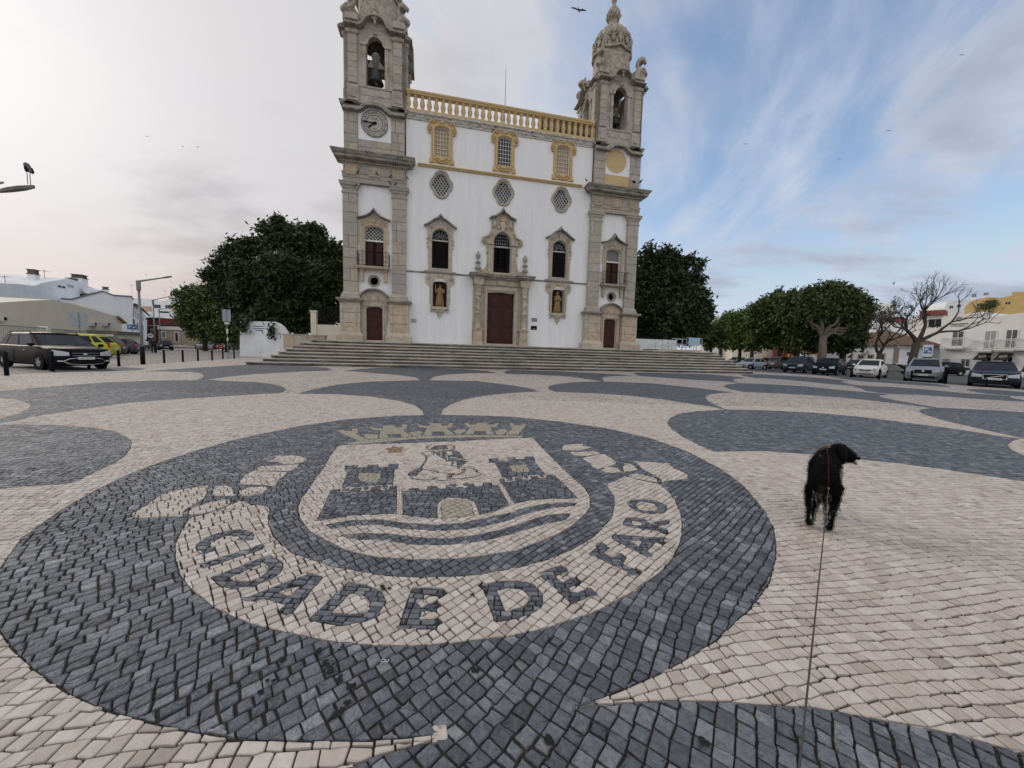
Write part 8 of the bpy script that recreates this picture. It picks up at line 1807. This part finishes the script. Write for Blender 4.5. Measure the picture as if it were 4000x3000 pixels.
for n in 'lr': E += [('rump', 'th' + n), ('th' + n, 'st' + n), ('st' + n, 'hk' + n), ('hk' + n, 'hp' + n), ('hp' + n, 'hf' + n), ('with', 'sh' + n), ('sh' + n, 'eb' + n), ('eb' + n, 'wp' + n), ('wp' + n, 'fp' + n), ('fp' + n, 'ff' + n)]
RD = {'rump': (.11, .10), 'loin': (.105, .105), 'rib': (.12, .13), 'with': (.10, .115), 'nk': .085, 'nk2': .075, 'skull': .082, 'brow': .066, 'muz': .043, 'nose': .032, 'jaw1': .026, 'jaw2': .016, 'tail0': .035, 'tail1': .022, 'tail2': .014, 'th': .085, 'st': .062, 'hk': .036, 'hp': .032, 'hf': .034, 'sh': .06, 'eb': .042, 'wp': .032, 'fp': .03, 'ff': .033}
dm = skin('body', [DV[n] for n in nm], [(ix[a], ix[b]) for a, b in E], [RD[n if n in RD else n[:-1]] for n in nm], 2, 1, .009)
def dog_white(c):
    x, y, z = c; w = 0
    if x < -.10 and z < .30 and abs(y) < .07: w = .34
    if z < .2 and z > .11: w = max(w, .22)
    if x > .02 and y < -.07 and z < .42 and z > .2: w = max(w, .44)
    if x > .2 and z < .40 and y < -.02: w = max(w, .45)
    if .24 < x < .34 and y > -.02 and z > .46: w = max(w, .46)
    if x < 0 and z > .5: w = max(w, .12)
    if abs(x - .02) < .06 and z > .50 and y > .02: w = .3
    return w
def dog_tan(c):
    x, y, z = c
    if x < -.25 and .30 < z < .36: return .10
    if x > .1 and z < .12: return .45
    return 0
def attrs(me):
    a = me.attributes.new('white', 'FLOAT', 'POINT'); a.data.foreach_set('value', [dog_white(v.co) for v in me.vertices]); a = me.attributes.new('tan', 'FLOAT', 'POINT'); a.data.foreach_set('value', [dog_tan(v.co) for v in me.vertices])
dm.materials.clear(); dm.materials.append(FUR); attrs(dm); put('body', dm, None, dog)
# long hair: tufts of tapering strands lying down the coat
rn = random.Random(12); hv, hf, hw_, ht = [], [], [], []
polys = [(p.center.copy(), p.normal.copy(), p.area) for p in dm.polygons]; tot = sum(a for _, _, a in polys)
for c, n_, a in polys:
    cnt = a / tot * 30000; cnt = int(cnt) + (rn.random() < cnt % 1)
    for _ in range(cnt):
        if c.y < -.15 and c.x > .25: L_ = .006
        elif c.z < .16: L_ = rn.uniform(.005, .012)
        elif c.x < -.10 and c.z < .31 and abs(c.y) < .09: L_ = rn.uniform(.01, .035)
        elif c.z > .45: L_ = rn.uniform(.005, .012)
        elif c.z < .31: L_ = rn.uniform(.008, .024)
        else: L_ = rn.uniform(.006, .014)
        b = c + Vector((rn.gauss(0, .008), rn.gauss(0, .008), rn.gauss(0, .008))); d = (n_ * rn.uniform(.05, .28) + Vector((-.45, 0, -.75 if c.z < .45 else -.3)) + Vector((rn.gauss(0, .22), rn.gauss(0, .22), rn.gauss(0, .2)))).normalized()
        s = d.cross(Vector((rn.gauss(0, 1), rn.gauss(0, 1), rn.gauss(0, 1)))).normalized() * .0012; m_ = b + d * L_ * .55 + n_ * .002; e = b + d * L_ + Vector((0, 0, -L_ * .2)); k = len(hv)
        hv += [tuple(b - s), tuple(b + s), tuple(m_ + s * .8), tuple(m_ - s * .8), tuple(e)]; hf += [(k, k + 1, k + 2, k + 3), (k + 3, k + 2, k + 4)]; w = dog_white(b); t_ = dog_tan(b); hw_ += [w] * 5; ht += [t_] * 5
me = bpy.data.meshes.new('fur'); me.from_pydata(hv, [], hf); a = me.attributes.new('white', 'FLOAT', 'POINT'); a.data.foreach_set('value', hw_); a = me.attributes.new('tan', 'FLOAT', 'POINT'); a.data.foreach_set('value', ht); me.materials.append(FUR); o = put('fur', me, None, dog); o['kind'] = 'stuff'
for q in (1, -1):
    e = MB(); pts = [(.31 + .0 * q, -.11 + .065 * q * .2, .56), (.30 - .055 * (q > 0) + .05 * (q < 0), -.115, .54), (.295 - .075 * (q > 0) + .07 * (q < 0), -.12, .49), (.30 - .07 * (q > 0) + .07 * (q < 0), -.125, .44)]
    e.tube(pts, [.02, .036, .04, .018], 8); e.v = [tuple(v) for v in e.v]; em_ = e.mesh('ear', True); attrs(em_); put('ear', em_, FUR, dog)
MB().ball((.335, -.238, .479), .015, 8, 6).build('nose', TRIM, dog, True); MB().ball((.305, -.165, .53), .009, 8, 5).build('eye', TRIM, dog, True)
MB().tube([(.33, -.19, .447), (.328, -.222, .436), (.325, -.232, .428)], [.012, .013, .007], 6).build('tongue', mat('pink_brown_tongue', (.30, .10, .08), rough=.5), dog, True)
MB().tube([(.235 + .09 * math.cos(t) * .35 , -.015 + .088 * math.sin(t), .475 + .075 * math.cos(t)) for t in np.linspace(0, 2 * math.pi, 17)], .008, 6).build('collar', mat('tan_leather', (.15, .08, .035), rough=.8, spec=.1), dog)
# lead: red harness strap on the back, then a thin grey cord towards the walker
T_ = lambda v: Matrix.Translation(dog.location) @ Matrix.Rotation(dog.rotation_euler.z, 4, 'Z') @ Vector(v)
A_ = T_((.19, .0, .535)); B_ = T_((-.10, -.015, .53)); C_ = T_((-.32, -.03, .36)); ld = root('dog_lead', tuple(A_), 'thin grey dog lead with a dark red strap running back over the paving', 'lead')
rel = lambda v: tuple(Vector(v) - A_); dog.scale = (1, .82, 1)
e_ = Vector(at(3118, 3040, .74)); mids = [C_.lerp(e_, t) + Vector((0, 0, -.10 * math.sin(math.pi * t))) for t in np.linspace(.08, 1, 12)]
MB().tube([rel(A_), rel(B_), rel(T_((-.24, -.02, .46))), rel(C_)], .0042, 6).build('strap', mat('dark_red_strap', (.05, .008, .011), rough=.9, spec=.05), ld, True)
MB().tube([rel(C_)] + [rel(m) for m in mids], .0028, 6).build('cord', mat('grey_cord', (.075, .07, .068), rough=.8, spec=.1), ld, True); MB().ball(rel(A_), .007, 8, 6).build('clip', GALV, ld, True); MB().ball(rel(C_), .006, 8, 6).build('clip', GALV, ld, True)
# ================================================================== birds
BB = mat('black_feathers', (.008, .008, .01), rough=.8, spec=.1); WB = mat('pale_feathers', (.42, .41, .38), rough=.8); GB = mat('grey_feathers', (.10, .105, .115), (.06, .063, .07), 10, .8)
def perched(loc, size, ang, label, m1, m2, legs=True, group=None, cat='bird', neck=.35, tall=1.0):
    b = root('bird', tuple(loc), label, cat, group, ang); L_ = MB()
    lg = size * (.42 if legs else .06); z0 = lg
    me = skin('body', [(-.34 * size, 0, z0 + .12 * size * tall), (-.12 * size, 0, z0 + .26 * size * tall), (.08 * size, 0, z0 + .42 * size * tall), (.16 * size, 0, z0 + .56 * size * tall), (.17 * size, 0, z0 + (.56 + neck * .7) * size), (.26 * size, 0, z0 + (.56 + neck * .62) * size)], [(0, 1), (1, 2), (2, 3), (3, 4), (4, 5)], [.05 * size, .13 * size, .15 * size, .08 * size, .065 * size, .03 * size], 1, 2)
    me.materials.clear(); me.materials.append(m1); put('body', me, None, b)
    for q in (-1, 1): MB().ball((0, 0, 0), .2 * size, 8, 6, 1.25, .25, .62).build('wing', m2, b, True, (-.12 * size, q * .11 * size, z0 + .27 * size * tall)).rotation_euler = (0, R(-48 if tall > 1 else -35), 0)
    MB().tube([(.24 * size, 0, z0 + (.56 + neck * .65) * size), (.44 * size if legs else .34 * size, 0, z0 + (.50 + neck * .5) * size)], .02 * size, 5, .006 * size).build('beak', mat('dull_orange_beak', (.25, .09, .04), rough=.6), b)
    for q in (-1, 1): MB().tube([(-.02 * size, q * .05 * size, 0), (-.02 * size, q * .05 * size, z0 + .2 * size)], .018 * size, 4).build('leg', MATS['dull_orange_beak'], b)
    return b
p = at(114, 722, 9.0); perched((p.x, p.y, p.z), .42, R(160), 'stork resting on the head of the left street lamp', GB, BB, True, None, 'stork', .22, 1.35)
def on_church(px, py, n, size, ang, label, m1, m2, **k):
    x, z = fz(px, py, n); p = UF * (x + XC) + NF * n; return perched((p.x, p.y, z), size, ang, label, m1, m2, **k)
on_church(2472, 731, 28.6, .62, R(150), 'stork standing on the right tower cornice, the left one of two', WB, BB, group='storks on the tower cornice', cat='stork', tall=.8, neck=.3)
on_church(2502, 734, 28.6, .62, R(20), 'stork standing on the right tower cornice, at its outer end', WB, BB, group='storks on the tower cornice', cat='stork', tall=1.2, neck=.3)
on_church(2290, 709, 28.6, .30, R(190), 'small black bird on the inner end of the right tower cornice', BB, BB, legs=False)
on_church(1470, 338, 28.9, .34, R(160), 'grey pigeon on the sill of the clock tower bell opening', GB, GB, legs=False)
PG = 'dark pigeons on the ledges of the clock tower'
for i, (px, py, n, lab) in enumerate([(1398, 679, 28.9, 'dark pigeon on the frieze ledge right of the outer pilaster'), (1473, 686, 28.9, 'dark pigeon in the middle of the clock tower frieze ledge'), (1527, 696, 28.9, 'dark pigeon on the frieze ledge towards the inner pilaster'), (1591, 703, 28.9, 'dark pigeon on the inner end of the frieze ledge'), (1389, 733, 28.7, 'dark pigeon under the outer capital of the clock tower'), (1524, 724, 28.7, 'left one of two dark pigeons above the inner capital of the clock tower'), (1545, 727, 28.7, 'right one of two dark pigeons above the inner capital of the clock tower'), (1432, 603, 28.1, 'dark pigeon on the main cornice below the clock')]): on_church(px, py, n, .34, R(20 + 160 * (i % 2)), lab, BB, GB, legs=False, group=PG)
def flying(px, py, Y, span, bank, label, m=BB):
    p = at(px, py, Y); b = root('flying_bird', tuple(p), label, 'bird', 'birds in the sky', R(70)); me = skin('body', [(-.22 * span, 0, 0), (0, 0, 0), (.16 * span, 0, .01)], [(0, 1), (1, 2)], [.02 * span, .05 * span, .03 * span], 1, 1); me.materials.clear(); me.materials.append(m); put('body', me, None, b)
    for q in (-1, 1):
        z = lambda t: span * (.06 * math.sin(t * 3.1) + q * bank * t * .5)
        MB().add([(.07 * span, 0, 0), (-.07 * span, 0, 0), (-.09 * span, q * .28 * span, z(.55)), (.08 * span, q * .26 * span, z(.55) + .01), (-.10 * span, q * .5 * span, z(1)), (-.02 * span, q * .5 * span, z(1) + .01), (0, 0, .02 * span)], [(0, 1, 2, 3), (3, 2, 4, 5), (6, 0, 3), (6, 2, 1)]).build('wing', GB, b)
flying(2261, 40, 24, .95, .45, 'large bird gliding between the two towers near the top', GB)
for px, py, lab in ((3757, 215, 'tiny dark bird high in the right sky'), (2913, 563, 'tiny dark bird right of the right tower'), (3275, 622, 'tiny dark bird low in the middle of the right sky'), (3472, 511, 'tiny dark bird over the white cloud streak on the right'), (575, 533, 'tiny dark bird alone in the left sky'), (713, 572, 'left one of two tiny dark birds in the left sky'), (773, 574, 'right one of two tiny dark birds in the left sky'), (572, 1074, 'tiny bird beside the near lamp arm')): flying(px, py, 60, .7, .2, lab)
for px, py, Y, lab in ((3491, 1112, 33, 'dark bird perched among the bare branches'),): p = at(px, py, Y); perched(tuple(p), .3, R(20), lab, BB, BB, False)
# small litter on the stones
def litter(px, py, s, m, lab, kind='leaf'):
    x, y = gr(px, py); rn = random.Random(px); pts = [(x + s * rn.uniform(.7, 1.2) * math.cos(a), y + s * .6 * rn.uniform(.7, 1.2) * math.sin(a)) for a in np.linspace(0, 5.6, 8)]
    MB().add([(a - x, b - y, .0) for a, b in pts] + [(a - x, b - y, .003) for a, b in pts], [tuple(range(8)), tuple(range(15, 7, -1))] + [(i, (i + 1) % 8, 8 + (i + 1) % 8, 8 + i) for i in range(8)]).build(kind, m, None, False, (x, y, .0045)); o = bpy.context.scene.objects[-1] if False else None
SOOT = mat('black_tar_spot', (.006, .006, .006), rough=.9)
tar = MB(); rn = random.Random(31)
for px, py in ((1240, 2552), (1312, 2540), (1100, 2585), (1270, 2605), (1335, 2660), (1375, 2685), (1365, 2745), (1325, 2790), (1065, 2660), (1020, 2700), (1300, 2622), (1850, 2620), (2145, 2905), (2760, 2905), (1893, 2310), (1508, 2300), (1850, 2330), (2940, 2355)):
    x, y = gr(px, py)
    for k in range(3):
        cx_, cy_ = x + rn.gauss(0, .008), y + rn.gauss(0, .008); r1 = rn.uniform(.006, .014); pts = [(cx_ + r1 * rn.uniform(.6, 1.3) * math.cos(a), cy_ + r1 * rn.uniform(.6, 1.3) * math.sin(a), .0048 + .0008 * k) for a in np.linspace(0, 5.6, 8)]; tar.add(pts, [tuple(range(8))])
o = tar.build('tar_spots', SOOT, plaza); o['kind'] = 'stuff'
x, y = gr(1497, 2587); tb = put('ring_pull', MB().tube([(.009 * math.cos(t), .006 * math.sin(t), 0) for t in np.linspace(0, 6.28, 12)], .0016, 5).tube([(.016 + .006 * math.cos(t), .005 * math.sin(t), 0) for t in np.linspace(0, 6.28, 12)], .0014, 5).mesh('ring'), CHROME, None, (x, y, .007)); tag(tb, 'small metal can ring pull lying on the dark stones below the emblem', 'ring pull')
tu = MB(); rn = random.Random(77)
for k in range(1500):
    y0 = rn.uniform(.95, 5.5); x0 = rn.uniform(-1.4, 1.4) * y0
    if rn.random() > .6 / y0 ** .5: continue
    c, l = look(x0, y0)
    if c != 1: continue
    for q in range(3):
        a = rn.uniform(0, 6.28); L_ = rn.uniform(.006, .016); x1, y1 = x0 + rn.gauss(0, .012), y0 + rn.gauss(0, .012); tu.add([(x1, y1, -.006), (x1 + .0035, y1, -.006), (x1 + L_ * math.cos(a), y1 + L_ * math.sin(a), rn.uniform(.002, .008))], [(0, 1, 2)])
o = tu.build('dry_grass', mat('dry_joint_grass', (.16, .13, .06), (.10, .09, .045), 30, .95), plaza, fix=False); o['kind'] = 'stuff'
